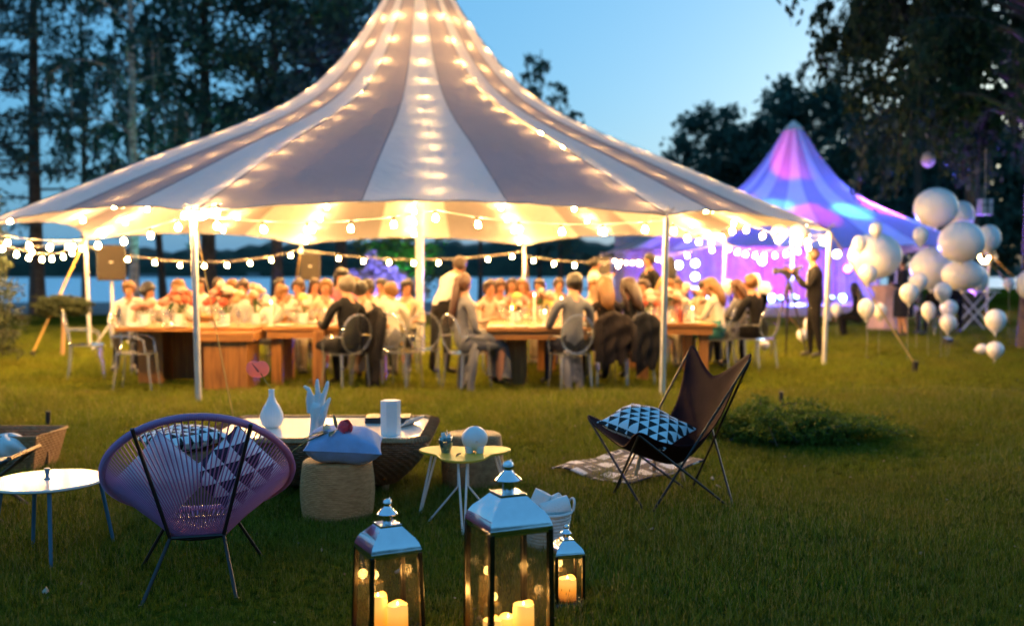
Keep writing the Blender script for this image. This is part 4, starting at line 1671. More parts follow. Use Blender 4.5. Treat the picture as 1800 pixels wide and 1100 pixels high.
mb.grid(spathe, 28, 6, wrap=True)
mb.build('bloom', M['pink_spathe'], t, smooth=80, solid=0.003)
mb = MB()
mb.tube([tip + Vector((0.014, -0.02, -0.03)), tip + Vector((-0.004, -0.035, 0.0)), tip + Vector((-0.024, -0.04, 0.028))], [0.006, 0.0055, 0.003], 6)
mb.build('spadix', M['spadix'], t)


# ---------------------------------------------------------------- hand sculpture
def skin_mesh(verts, edges, radii, root, sub=2):
    me = bpy.data.meshes.new('skin_tmp')
    me.from_pydata([tuple(v) for v in verts], edges, [])
    o = bpy.data.objects.new('skin_tmp', me)
    col.objects.link(o)
    md = o.modifiers.new('skin', 'SKIN')
    md.use_smooth_shade = True
    sv = me.skin_vertices[0].data
    for i, r in enumerate(radii):
        sv[i].radius = r if isinstance(r, tuple) else (r, r)
        sv[i].use_root = (i == root)
    if sub:
        s = o.modifiers.new('sub', 'SUBSURF')
        s.levels = s.render_levels = sub
    dg = bpy.context.evaluated_depsgraph_get()
    res = bpy.data.meshes.new_from_object(o.evaluated_get(dg))
    bpy.data.objects.remove(o)
    bpy.data.meshes.remove(me)
    return res


hp = at(553, 780, 6.30)
hp.z = CTH + 0.010
mb = MB()
mb.tube([(-0.004, 0, 0.0), (0.0, 0, 0.05), (0.004, 0, 0.10), (0.008, 0, 0.15), (0.010, 0, 0.20), (0.012, 0, 0.222)], [0.058, 0.050, 0.047, 0.052, 0.050, 0.036], 18, flat=0.62)
fingers = [  # joints: little, ring, middle, index, thumb
    ([(-0.028, 0, 0.16), (-0.033, 0, 0.205), (-0.038, -0.006, 0.250), (-0.034, -0.012, 0.288)], [0.019, 0.0175, 0.0155, 0.011]),
    ([(-0.012, 0, 0.16), (-0.014, 0, 0.215), (-0.018, 0.0, 0.268), (-0.036, 0.0, 0.312), (-0.058, 0, 0.328)], [0.020, 0.019, 0.0175, 0.015, 0.011]),
    ([(0.014, 0, 0.16), (0.018, 0.004, 0.215), (0.023, 0.004, 0.282), (0.019, 0.004, 0.335), (0.020, 0.0, 0.368)], [0.020, 0.0195, 0.0180, 0.0155, 0.011]),
    ([(0.036, 0, 0.16), (0.044, 0.0, 0.212), (0.060, 0.0, 0.268), (0.077, 0.002, 0.322), (0.085, 0.002, 0.354)], [0.019, 0.019, 0.0175, 0.015, 0.011]),
    ([(0.030, -0.008, 0.07), (0.052, -0.022, 0.125), (0.068, -0.030, 0.182), (0.086, -0.032, 0.232), (0.098, -0.030, 0.252)], [0.022, 0.022, 0.0195, 0.016, 0.011])]
for pts, rr in fingers:
    mb.tube(pts, rr, 10)
    mb.sphere(pts[-1], rr[-1] * 1.04, 8, 6)
    for p_, r_ in zip(pts[1:-1], rr[1:-1]):
        mb.sphere(p_, r_ * 1.03, 8, 6)
tmp = mb.build('hand_tmp', M['plaster'])
m_ = tmp.modifiers.new('weld', 'REMESH')
m_.mode = 'VOXEL'
m_.voxel_size = 0.0042
m2_ = tmp.modifiers.new('smooth', 'SMOOTH')
m2_.iterations = 7
m2_.factor = 0.6
dg_ = bpy.context.evaluated_depsgraph_get()
me = bpy.data.meshes.new_from_object(tmp.evaluated_get(dg_))
bpy.data.objects.remove(tmp)
me.shade_smooth()
o = bpy.data.objects.new('hand_sculpture', me)
col.objects.link(o)
o.location = hp
o.rotation_euler = (0, 0, R(6))
tag(o, 'white plaster hand sculpture with upright fingers behind the blue cushion', 'sculpture')

# hexagonal white vase
xp = at(687, 787, 6.42)
xp.z = CTH + 0.0105
mb = MB()
mb.prism([(0.066 * math.cos(R(60 * i + 14)), 0.066 * math.sin(R(60 * i + 14))) for i in range(6)], 0.0, 0.225)
tag(mb.build('hexagonal_vase', M['white_ceramic'], None, xp, None, smooth=20, bevel=0.002), 'plain white six-sided block vase on the front right of the coffee table', 'vase')
# dark folder and magazine behind it
M['paper'] = mat('paper_print', (0.55, 0.53, 0.5), 0.5, c2=(0.72, 0.70, 0.67), vscale=30)
p = at(683, 757, 7.0)
t = thing('folder', 'black folder lying on the coffee table behind the six-sided vase', 'folder', (p.x, 7.0, CTH + 0.011), R(2))
mb = MB()
mb.box(-0.155, 0.155, -0.10, 0.10, 0.0, 0.040)
mb.build('cover', M['black'], t, bevel=0.003)
t = thing('magazine', 'half-rolled magazine leaning beside the black folder on the coffee table', 'magazine', (fx(716, 6.8), 6.80, CTH + 0.0115), R(-24))
mb = MB()
mb.grid(lambda a, b: (-0.03 + 0.09 * a, -0.12 + 0.24 * b, 0.002 + 0.055 * a * a), 8, 4)
mb.build('pages', M['paper'], t, solid=0.006)


# ---------------------------------------------------------------- poufs
def pouf(label, loc, r, h, m, rows, cols, group):
    t = thing('pouf', label, 'pouf', loc, rnd.uniform(0, 3), group)

    def pr(v):
        # r,z along side then over the top shoulder
        if v < 0.86:
            s = v / 0.86
            return r * (0.95 + 0.07 * math.sin(PI * s)), h * 0.93 * s
        s = (v - 0.86) / 0.14
        return r * (0.95 - 0.25 * s * s), h * (0.93 + 0.07 * math.sin(s * PI / 2))
    mb = MB()
    weave(mb, lambda u, v: (pr(v)[0] * math.cos(2 * PI * u), pr(v)[0] * math.sin(2 * PI * u), pr(v)[1]), lambda u, v: (math.cos(2 * PI * u), math.sin(2 * PI * u), 0.5 if v > .86 else 0), rows, cols, 0.0045)
    o = mb.build('woven_side', m, t, smooth=50)
    o['kind'] = 'stuff'
    mb = MB()
    mb.lathe([(r * 0.71, h * 0.995), (r * 0.5, h * 1.01), (r * 0.48, h * 1.003), (r * 0.3, h * 1.01), (0.0, h * 1.012)], 40)
    mb.build('top_disc', m, t, smooth=50)
    return t


p1 = Vector((fx(591, 5.86), 5.86, 0))
pouf('round seagrass pouf under the blue cushion in front of the coffee table', p1, 0.212, 0.345, M['wicker_light'], 34, 64, 'rattan poufs')
p2 = Vector((fx(830, 6.62), 6.62, 0))
pouf('dark rattan pouf behind the yellow table', p2, 0.20, 0.375, M['wicker'], 28, 56, 'rattan poufs')
p3 = Vector((fx(318, 6.1), 6.1, 0))
pouf('dark rattan pouf seen through the cords of the mauve chair', p3, 0.22, 0.36, M['wicker_dark'], 28, 56, 'rattan poufs')
cushion('cushion', 'black and white triangle cushion on the dark pouf behind the mauve chair', p3 + Vector((0.0, 0, 0.43)), (0, R(-3), R(40)), 0.44, 0.44, 0.14, M['tri_small'], seed=5)
cushion('cushion', 'soft blue linen cushion lying on the seagrass pouf under the red rose', p1 + Vector((0.045, -0.02, 0.435)), (R(3), R(4), R(7)), 0.44, 0.43, 0.215, M['blue_linen'], seed=2, dent=0.01)

# red rose with a pale bud on the cushion
M['rose'] = mat('red_rose', (0.85, 0.03, 0.08), 0.5, c2=(0.92, 0.16, 0.20), vscale=30, sheen=0.3)
M['cream_rose'] = mat('cream_bud', (0.75, 0.60, 0.30), 0.5, c2=(0.8, 0.72, 0.5), vscale=30)
M['rose_leaf'] = mat('rose_leaf', (0.015, 0.05, 0.015), 0.4, c2=(0.03, 0.09, 0.03), vscale=20)


def bloom_petals(parent, c, r, m, n=15, axis=Vector((0, 0, 1)), seed=1):
    rs_ = random.Random(seed)
    q = axis.to_track_quat('Z', 'Y').to_matrix()
    for i in range(n):
        f = i / (n - 1)
        a = i * 2.4
        rr = r * (0.25 + 0.75 * f)
        mb = MB()

        def pet(u, v):
            th = (u - .5) * (2.4 - 0.9 * f)
            ph = v
            z = r * (-0.75 + 1.75 * ph - 0.55 * f * ph * ph)
            rad = rr * (0.35 + 0.75 * math.sin(min(1, ph * 0.95) * PI * 0.62)) * (1 - 0.06 * abs(u - .5))
            return Vector(c) + q @ Vector((rad * math.cos(a + th), rad * math.sin(a + th), z - 0.12 * r * (2 * u - 1) ** 2))
        mb.grid(pet, 6, 5)
        mb.build('petal', m, parent, smooth=80)


rp = Vector((fx(603, 5.74), 5.74, 0))
rz = at(604, 757, 5.74).z
t = thing('red_rose', 'red rose with leafy green stem lying across the blue cushion', 'flower', (rp.x, rp.y, rz + 0.012))
bloom_petals(t, (0, 0, 0.008), 0.049, M['rose'], 16, Vector((0.75, -0.45, 0.25)).normalized())
ends = [(-0.03, 0, -0.008), (-0.11, -0.02, -0.026), (-0.20, -0.06, -0.060), (-0.285, -0.09, -0.118), (-0.335, -0.10, -0.142)]
mb = MB()
mb.tube(ends, [0.005, 0.004, 0.0035, 0.003, 0.0025], 6)
mb.build('stem', M['stem_green'], t)


def leaf_blade(parent, base, dirv, L, w, m, droop=0.2):
    d = Vector(dirv).normalized()
    s = d.cross(Vector((0, 0, 1))).normalized()
    mb = MB()
    mb.grid(lambda u, v: Vector(base) + d * (L * v) + s * ((u - .5) * w * math.sin(PI * min(1, v * 0.93 + 0.05))) + Vector((0, 0, -droop * L * v * v + 0.006 * abs(u - .5))), 4, 7)
    return mb.build('leaf', m, parent, smooth=80)


leaf_blade(t, (-0.04, -0.01, 0.0), (-0.25, 0.2, 0.9), 0.08, 0.028, M['rose_leaf'], -0.1)
leaf_blade(t, (-0.10, -0.03, -0.015), (-1, -0.5, -0.05), 0.10, 0.042, M['rose_leaf'])
leaf_blade(t, (-0.09, -0.02, -0.015), (-1, 0.2, 0.05), 0.10, 0.040, M['rose_leaf'])
leaf_blade(t, (-0.05, -0.03, -0.01), (-0.3, -1, -0.1), 0.07, 0.034, M['rose_leaf'])
leaf_blade(t, (-0.16, -0.05, -0.03), (-0.9, -0.6, -0.1), 0.08, 0.034, M['rose_leaf'])
t = thing('rose_bud', 'small cream rosebud lying beside the red rose on the blue cushion', 'flower', (rp.x - 0.11, rp.y + 0.05, rz + 0.006))
bloom_petals(t, (0, 0, 0), 0.026, M['cream_rose'], 9, Vector((-0.8, -0.3, 0.5)).normalized(), 3)
mb = MB()
mb.tube([(0.0, 0, -0.02), (0.06, -0.02, -0.03)], 0.003, 5)
mb.build('stem', M['stem_green'], t)

# ---------------------------------------------------------------- yellow three-lobed table
yt = Vector((fx(815, 5.68), 5.72, 0))
t = thing('side_table', 'yellow clover-shaped side table on thin white legs', 'table', yt)
ol = []
for i in range(120):
    a = 2 * PI * i / 120
    k = math.cos(3 * (a + PI / 2))
    ol.append((0.222 * (1 + 0.235 * k) * math.cos(a) * 1.07, 0.222 * (1 + 0.235 * k) * math.sin(a) * 1.05))
mb = MB()
mb.prism(ol, 0.398, 0.412)
mb.build('tabletop', M['yellow_metal'], t, smooth=40, bevel=0.003)
for a, ex in ((R(152), (-0.275, 0.15)), (R(-90), (0.01, -0.30)), (R(28), (0.29, 0.12))):
    mb = MB()
    for s in (-1, 1):
        off = Vector((-math.sin(a), math.cos(a), 0)) * 0.016 * s
        mb.tube([Vector((math.cos(a) * 0.20, math.sin(a) * 0.20, 0.397)) + off * 1.6, Vector((*ex, 0.0)) + off * 0.3], 0.0068, 7)
    mb.build('leg', M['white_metal'], t)
for sx, ex in ((-1, (-0.215, -0.02)), (1, (0.20, -0.02))):
    mb = MB()
    mb.tube([(sx * 0.028, -0.14, 0.398), (sx * 0.028, -0.14, 0.245), (sx * 0.04, -0.13, 0.225), (*ex, 0.0)], 0.0062, 7)
    mb.build('brace', M['white_metal'], t)

M['blue_glass'] = clear_mat('blue_green_glass', (0.35, 0.62, 0.66), 0.22, 0.03, 0.22, (0.10, 0.28, 0.34))
gp = Vector((fx(783, 5.70), 5.70, 0.412))
t = thing('candle_glass', 'blue-green glass tumbler holding a folded napkin on the yellow table', 'glass', gp)
mb = MB()
mb.lathe([(0.0, 0.0), (0.026, 0.0), (0.028, 0.012), (0.040, 0.045), (0.042, 0.075), (0.036, 0.092), (0.034, 0.092), (0.039, 0.074), (0.037, 0.045), (0.025, 0.014), (0.0, 0.012)], 10)
mb.build('body', M['blue_glass'], t, smooth=25)
mb = MB()
mb.lathe([(0.026, 0.003), (0.0265, 0.012)], 16)
mb.build('base', M['blue_glass'], t)
mb = MB()
for q in range(4):
    a = q * 1.7 + 0.4
    mb.add([(0.028 * math.cos(a), 0.028 * math.sin(a), 0.02), (0.030 * math.cos(a + 1.3), 0.030 * math.sin(a + 1.3), 0.02), (0.026 * math.cos(a + 1.0), 0.02 * math.sin(a + 1.0), 0.102 + 0.012 * (q % 2)), (0.006 * math.cos(a), 0.008 * math.sin(a), 0.13 - 0.014 * q)], [(0, 1, 2, 3)])
tag(mb.build('napkin', M['white_cloth'], None, gp + Vector((0, 0, 0.0)), None, solid=0.003), 'white paper napkin sticking up out of the blue-green tumbler', 'napkin')
pp = Vector((fx(834, 5.72), 5.72, 0.412))
t = thing('piggy_bank', 'round white piggy bank on the yellow table', 'piggy bank', pp)
mb = MB()
mb.sphere((0, 0, 0.078), (0.076, 0.074, 0.072), 28, 18)
mb.build('body', M['white_ceramic'], t, smooth=80)
for x, y in ((-0.034, -0.038), (0.034, -0.038), (-0.034, 0.038), (0.034, 0.038)):
    mb = MB()
    mb.lathe([(0.019, 0.0), (0.026, 0.034)], 12, c=(x * 0.9, y * 0.9, 0))
    mb.build('foot', M['white_ceramic'], t)
mb = MB()
mb.tube([(0.012 + 0.010 * math.cos(b), -0.077, 0.068 + 0.009 * math.sin(b)) for b in [i * 0.6 for i in range(14)]], 0.0028, 5)
mb.build('tail', M['white_ceramic'], t, smooth=60)
mb = MB()
mb.box(-0.016, 0.016, -0.0025, 0.0025, 0.1502, 0.1530)
mb.build('coin_slot', M['black'], t)
M['brown_bit'] = mat('dried_leaf', (0.10, 0.045, 0.02), 0.7, c2=(0.2, 0.1, 0.05), vscale=40)
mb = MB()
mb.tube([(-0.012, -0.02, 0.004), (-0.004, -0.004, 0.007), (0.006, 0.01, 0.010), (0.010, 0.02, 0.006)], [0.003, 0.006, 0.005, 0.002], 6)
mb.tube([(0.0, 0.004, 0.008), (0.016, 0.012, 0.012)], [0.005, 0.002], 5)
tag(mb.build('dry_twig', M['brown_bit'], None, (fx(805, 5.60), 5.60, 0.412)), 'tiny brown dried twig lying on the yellow table', 'twig')


# ---------------------------------------------------------------- lanterns
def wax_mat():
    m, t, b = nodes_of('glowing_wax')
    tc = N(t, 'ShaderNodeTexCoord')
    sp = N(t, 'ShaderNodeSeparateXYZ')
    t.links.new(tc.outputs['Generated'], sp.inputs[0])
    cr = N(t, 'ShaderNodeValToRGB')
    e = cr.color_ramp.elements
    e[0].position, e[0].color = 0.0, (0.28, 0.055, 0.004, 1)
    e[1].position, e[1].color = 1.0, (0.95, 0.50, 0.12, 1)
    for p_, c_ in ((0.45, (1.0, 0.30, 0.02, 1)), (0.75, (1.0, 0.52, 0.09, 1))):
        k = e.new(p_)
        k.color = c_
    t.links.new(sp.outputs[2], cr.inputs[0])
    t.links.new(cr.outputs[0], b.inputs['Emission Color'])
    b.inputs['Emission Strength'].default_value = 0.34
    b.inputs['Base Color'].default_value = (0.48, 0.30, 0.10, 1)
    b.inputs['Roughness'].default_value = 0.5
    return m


M['wax'] = wax_mat()
M['flame'] = emit_mat('flame_tip', (1.0, 0.80, 0.38), 4.0)


def candle(label, loc, r, h, seed, group='lantern candles'):
    t = thing('candle', label, 'candle', loc, seed, group)
    mb = MB()
    mb.lathe([(0.0, 0.0), (r, 0.0), (r * 1.01, h * 0.5), (r, h * 0.93), (r * 0.96, h)], 28, rmod=lambda a, z: 1.0)
    V = mb.v
    for i, p in enumerate(V):
        if p[2] > h * 0.9:
            a = math.atan2(p[1], p[0])
            V[i] = (p[0], p[1], p[2] + 0.006 * math.sin(a * 2 + seed) + 0.003 * math.sin(a * 3 + seed * 2))
    mb.f.pop()
    mb.lathe([(r * 0.96, h), (r * 0.85, h - 0.006), (r * 0.5, h - 0.016), (0.0, h - 0.018)], 28)
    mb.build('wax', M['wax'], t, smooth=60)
    mb = MB()
    mb.lathe([(0.0, -0.004), (0.0045, 0.003), (0.0055, 0.010), (0.003, 0.020), (0.0, 0.030)], 8, c=(0, 0, h - 0.016))
    mb.build('flame', M['flame'], t)
    ld = bpy.data.lights.new('candle_glow', 'POINT')
    ld.energy = 0.3
    ld.color = (1.0, 0.50, 0.12)
    ld.shadow_soft_size = 0.02
    lo = bpy.data.objects.new('glow', ld)
    col.objects.link(lo)
    lo.parent = t
    lo.location = (0, 0, h + 0.03)
    return t


def lantern(label, loc, rz, w, hb, taper, roof_h, group='steel lanterns'):
    """square glass lantern; w eave width, hb body height"""
    t = thing('lantern', label, 'lantern', loc, rz, group)
    k = w / 0.24
    wt = w / 2 * 0.94           # half width at the top of the body
    wb = wt * taper            # at the bottom
    ft = 0.007 * k + 0.003
    # base
    mb = MB()
    mb.lathe([(wb * 1.20 * 1.414, 0.0), (wb * 1.20 * 1.414, 0.016), (wb * 1.08 * 1.414, 0.03)], 4)
    Rm = Matrix.Rotation(PI / 4, 4, 'Z')
    mb.v = [tuple(Rm @ Vector(v)) for v in mb.v]
    mb.build('base', M['chrome_dark'], t, smooth=0)
    for sx in (-1, 1):
        for sy in (-1, 1):
            mb = MB()
            V = []
            for z, q in ((0.03, wb), (hb, wt)):
                cx_, cy_ = sx * q, sy * q
                V += [(cx_ - ft, cy_ - ft, z), (cx_ + ft, cy_ - ft, z), (cx_ + ft, cy_ + ft, z), (cx_ - ft, cy_ + ft, z)]
            mb.add(V, [(0, 1, 5, 4), (1, 2, 6, 5), (2, 3, 7, 6), (3, 0, 4, 7), (0, 3, 2, 1), (4, 5, 6, 7)])
            mb.build('corner_post', M['chrome_dark'], t, smooth=0, bevel=0.0015)
    for a in range(4):
        mb = MB()
        mb.add([(-wb + ft, -wb, 0.03), (wb - ft, -wb, 0.03), (wt - ft, -wt, hb - 0.004), (-wt + ft, -wt, hb - 0.004)], [(0, 1, 2, 3)])
        o = mb.build('glass_pane', M['lantern_glass'], t, None, (0, 0, a * PI / 2), smooth=0)
    # roof: eave, ogee band, upper slope, plate
    rw = w / 2
    prof_ = [(rw * 0.93, hb - 0.014), (rw * 1.0, hb - 0.012), (rw * 1.02, hb + 0.0), (rw * 1.0, hb + roof_h * 0.16), (rw * 0.93, hb + roof_h * 0.36), (rw * 0.82, hb + roof_h * 0.54), (rw * 0.72, hb + roof_h * 0.64), (rw * 0.40, hb + roof_h)]
    mb = MB()
    V, F = [], []
    for q, z in prof_:
        V += [(-q, -q, z), (q, -q, z), (q, q, z), (-q, q, z)]
    for i in range(len(prof_) - 1):
        for j in range(4):
            F.append((i * 4 + j, i * 4 + (j + 1) % 4, (i + 1) * 4 + (j + 1) % 4, (i + 1) * 4 + j))
    F.append((3, 2, 1, 0))
    mb.add(V, F)
    mb.build('roof', M['chrome'], t, smooth=28)
    zt = hb + roof_h
    mb = MB()
    pw = rw * 0.43
    mb.box(-pw, pw, -pw, pw, zt - 0.006, zt + 0.006 * k)
    mb.build('roof_plate', M['chrome'], t, smooth=0, bevel=0.001)
    mb = MB()
    z0 = zt + 0.006 * k
    cr_ = rw * 0.205
    mb.lathe([(cr_ * 0.9, z0), (cr_ * 0.95, z0 + 0.034 * k), (cr_ * 1.9, z0 + 0.040 * k), (cr_ * 1.92, z0 + 0.044 * k), (cr_ * 1.1, z0 + 0.066 * k), (cr_ * 0.75, z0 + 0.074 * k), (cr_ * 0.7, z0 + 0.080 * k), (cr_ * 0.88, z0 + 0.084 * k), (cr_ * 0.94, z0 + 0.094 * k), (cr_ * 0.7, z0 + 0.108 * k), (0.0, z0 + 0.114 * k)], 24)
    mb.build('chimney', M['chrome'], t, smooth=40)
    mb = MB()
    rr = 0.023 * k
    c = Vector((rr * 0.85, 0, z0 + 0.088 * k))
    mb.tube([c + Vector((rr * math.cos(b), 0.3 * rr * math.cos(b), rr * math.sin(b) * 1.1)) for b in [2 * PI * i / 24 for i in range(24)]], 0.0022 * k, 6, closed=True)
    mb.build('ring', M['chrome'], t, None, (0, 0, R(35)))
    return t


L1 = Vector((fx(679, 3.80), 3.80, 0))
lantern('medium polished lantern with two lit candles, left of the tall lantern', L1, R(27), 0.200, 0.385, 1.12, 0.095)
candle('taller lit candle in the medium lantern at left', L1 + Vector((-0.037, -0.01, 0.03)), 0.036, 0.175, 1.0)
candle('shorter lit candle in the medium lantern, to the right of the taller one', L1 + Vector((0.040, -0.022, 0.03)), 0.040, 0.145, 2.2)
L2 = Vector((fx(893, 3.72), 3.72, 0))
lantern('tall polished lantern, the largest of the three, in the middle foreground', L2, R(24), 0.250, 0.500, 1.04, 0.118)
candle('tall lit candle right of the middle of the big lantern', L2 + Vector((0.058, -0.03, 0.03)), 0.040, 0.175, 0.4)
candle('low lit candle at the left front of the big lantern', L2 + Vector((-0.058, -0.055, 0.03)), 0.036, 0.125, 1.7)
candle('lowest lit candle at the back of the big lantern', L2 + Vector((0.0, 0.05, 0.03)), 0.036, 0.10, 2.9)
L3 = Vector((fx(996, 4.28), 4.28, 0))
lantern('small polished lantern with one lit candle, right of the tall lantern', L3, R(14), 0.128, 0.235, 1.0, 0.058)
candle('single lit candle in the small lantern at right', L3 + Vector((0.006, -0.005, 0.03)), 0.039, 0.092, 0.9)

# ---------------------------------------------------------------- towel basket
bp_ = Vector((fx(962, 5.15), 5.15, 0))
t = thing('towel_basket', 'white wicker basket behind the tall lantern, filled with rolled towels', 'basket', bp_, R(20))
mb = MB()
weave(mb, lambda u, v: ((0.095 + 0.032 * v) * math.cos(2 * PI * u), (0.095 + 0.032 * v) * math.sin(2 * PI * u), 0.005 + 0.20 * v), lambda u, v: (math.cos(2 * PI * u), math.sin(2 * PI * u), 0), 11, 34, 0.006)
o = mb.build('woven_wall', M['wicker_white'], t, smooth=50)
o['kind'] = 'stuff'
mb = MB()
mb.lathe([(0.0, 0.008), (0.095, 0.008)], 24)
mb.build('bottom', M['wicker_white'], t)
mb = MB()
mb.tube([(0.128 * math.cos(b), 0.128 * math.sin(b), 0.205) for b in [2 * PI * i / 32 for i in range(32)]], 0.009, 6, closed=True)
mb.build('rim', M['wicker_white'], t)
for s in (-1, 1):
    mb = MB()
    mb.tube([(s * (0.128 + 0.02 * math.sin(PI * i / 8)), 0.045 * math.cos(PI * i / 8), 0.205 + 0.055 * math.sin(PI * i / 8)) for i in range(9)], 0.007, 6)
    mb.build('handle', M['wicker_white'], t)
towel_roll('rolled_towel', 'white rolled towel standing out of the basket at its left', bp_ + Vector((-0.052, 0.02, 0.205)), (0, R(-68), R(10)), 0.2, 0.050, M['towel'], 'rolled towels')
towel_roll('rolled_towel', 'white rolled towel lying across the right of the basket', bp_ + Vector((0.040, -0.015, 0.222)), (R(10), R(-14), R(12)), 0.15, 0.050, M['towel'], 'rolled towels')
towel_roll('rolled_towel', 'white rolled towel at the back of the basket, behind the other two', bp_ + Vector((0.01, 0.06, 0.215)), (R(0), R(-30), R(-20)), 0.16, 0.042, M['towel'], 'rolled towels')

# ---------------------------------------------------------------- rug
A_, B_, C_, D_ = gnd(968, 838), gnd(1088, 806), gnd(1236, 822), gnd(1108, 868)


def rug(a, b):
    p = A_.lerp(D_, a).lerp(B_.lerp(C_, a), b)
    e = 0.012 * math.sin(a * 9 + b * 3)
    return (p.x + 0.012 * math.sin(b * 14), p.y + 0.015 * math.sin(a * 11), 0.062 + 0.016 * math.sin(a * 7 + b * 2) * math.sin(b * 6 + 1) + e * 0.5)


mb = MB()
mb.grid(rug, 40, 30)
tag(mb.build('patterned_rug', M['rug_print'], None, None, None, smooth=80, solid=0.008), 'rumpled black and white diamond blanket spread on the grass behind the leather chair', 'blanket')

# wooden-legged stool behind the leather chair
sp_ = gnd(1160, 846)
sp_ = Vector((fx(1158, 6.75), 6.75, 0))
t = thing('stool', 'low stool with splayed pale wooden legs hidden behind the leather chair', 'stool', sp_)
for a in (R(200), R(340), R(90)):
    mb = MB()
    mb.tube([(0.09 * math.cos(a), 0.09 * math.sin(a), 0.36), (0.19 * math.cos(a), 0.19 * math.sin(a), 0)], [0.016, 0.012], 8)
    mb.build('leg', M['pale_wood'], t)
mb = MB()
mb.lathe([(0.0, 0.35), (0.15, 0.35), (0.165, 0.365), (0.16, 0.38), (0.0, 0.384)], 28)
mb.build('seat', M['leather'], t)


# ---------------------------------------------------------------- butterfly chair
def butterfly(label, loc, rz, leather, frame=None):
    t = thing('butterfly_chair', label, 'chair', loc, rz)
    frame = frame or M['black_metal']

    FC = [0, .25, .5, .7, .85, 1.0]
    CY, CZ = [.36, .19, -.02, -.15, -.22, -.28], [.39, .315, .265, .38, .59, .80]
    SY, SZ = [.50, .27, .0, -.16, -.27, -.37], [.61, .47, .43, .58, .86, 1.12]
    SX = [.47, .31, .265, .28, .34, .50]

    def cat(T, f):
        i = max(0, min(len(FC) - 2, sum(1 for q in FC[1:] if f > q)))
        h = FC[i + 1] - FC[i]
        q = (f - FC[i]) / h

        def sl(k):
            k0, k1 = max(0, k - 1), min(len(FC) - 1, k + 1)
            return (T[k1] - T[k0]) / (FC[k1] - FC[k0]) * h
        return (2 * q**3 - 3 * q**2 + 1) * T[i] + (q**3 - 2 * q**2 + q) * sl(i) + (-2 * q**3 + 3 * q**2) * T[i + 1] + (q**3 - q**2) * sl(i + 1)

    def surf(a, b):
        u, s = 2 * a - 1, 2 * b - 1          # s: -1 front, +1 back
        # round the corners of the sheet
        cu, cs = 0.52, 0.40          # corner radius of the hide, in sheet units
        du, ds = (abs(u) - 1 + cu) / cu, (abs(s) - 1 + cs) / cs
        if du > 0 and ds > 0:
            eu, es = du * math.sqrt(1 - ds * ds / 2), ds * math.sqrt(1 - du * du / 2)
            u, s = math.copysign(1 - cu + cu * eu, u), math.copysign(1 - cs + cs * es, s)
        f = (s + 1) / 2
        w = abs(u) ** 1.45
        y = cat(CY, f) + (cat(SY, f) - cat(CY, f)) * w
        z = cat(CZ, f) + (cat(SZ, f) - cat(CZ, f)) * w
        return (u * cat(SX, f), y, z)
    mb = MB()
    mb.grid(surf, 28, 44)
    mb.build('sling', leather, t, smooth=80, solid=0.006)
    # edge stitching
    pts = []
    for q in range(4):
        for i in range(40):
            s = i / 40
            a, b = [(s, 0), (1, s), (1 - s, 1), (0, 1 - s)][q]
            a, b = 0.5 + (a - .5) * 0.975, 0.5 + (b - .5) * 0.982
            pts.append(Vector(surf(a, b)))
    mb = MB()
    for i in range(len(pts)):
        p, q = pts[i], pts[(i + 1) % len(pts)]
        mb.tube([p.lerp(q, 0.15) + Vector((0, 0, 0.004)), p.lerp(q, 0.75) + Vector((0, 0, 0.004))], 0.0016, 3)
    mb.build('stitching', M['stitch'], t, smooth=0)
    dn = Vector((0, 0, -0.012))
    tips = {'bl': Vector(surf(0.02, 0.98)) + dn, 'br': Vector(surf(0.98, 0.98)) + dn, 'fl': Vector(surf(0.02, 0.02)) + dn, 'fr': Vector(surf(0.98, 0.02)) + dn}
    ft = {'a': Vector((-0.26, 0.30, 0.008)), 'b': Vector((0.26, 0.30, 0.008)), 'c': Vector((-0.27, -0.27, 0.008)), 'd': Vector((0.27, -0.27, 0.008))}
    def rod(p, q):
        mb = MB()
        mb.tube([p, q], 0.0075, 7)
        mb.build('frame_rod', frame, t)
    rod(tips['bl'], ft['a']); rod(tips['bl'], ft['d'])
    rod(tips['br'], ft['b']); rod(tips['br'], ft['c'])
    rod(tips['fl'], ft['c']); rod(tips['fl'], ft['b'])
    rod(tips['fr'], ft['d']); rod(tips['fr'], ft['a'])
    for k, (px_, q) in enumerate((('a', 'd'), ('b', 'c'))):
        pass
    return t


bc = Vector((1.00, 6.13, 0))
brz = R(109)
butterfly('dark brown leather butterfly chair on black rods, right of the lounge corner', bc, brz, M['leather'])
Mr = Matrix.Rotation(brz, 4, 'Z')
cp = bc + Mr @ Vector((0.02, 0.17, 0.0))
cushion('cushion', 'blue-white cushion printed with black triangles on the leather butterfly chair', (cp.x, cp.y, 0.505), (Matrix.Rotation(R(17), 3, 'X') @ Matrix.Rotation(R(8), 3, 'Y') @ Matrix.Rotation(brz + R(35), 3, 'Z')).to_euler(), 0.46, 0.44, 0.15, M['tri'], seed=4, dent=0.0)
M['bronze'] = mat('bronze_rod', (0.16, 0.09, 0.05), 0.4, 0.4)
fs = Vector((fx(37, 5.75) - 0.26, 5.75, 0))
t = thing('folding_stool', 'folding stool with blue canvas seat and crossed bronze legs at the left edge', 'stool', fs, R(4))
mb = MB()
mb.grid(lambda a, b: ((a - .5) * 0.52, (b - .5) * 0.42, 0.40 - 0.075 * math.sin(PI * a) + 0.01 * math.sin(PI * b)), 20, 6)
mb.build('seat', M['leather_blue'], t, smooth=80, solid=0.012)
for yy in (-0.19, 0.19):
    for q in (-1, 1):
        mb = MB()
        mb.tube([(q * 0.25, yy, 0.40), (-q * 0.26, yy + 0.012 * q, 0.0)], 0.011, 7)
        mb.build('leg', M['bronze'], t)
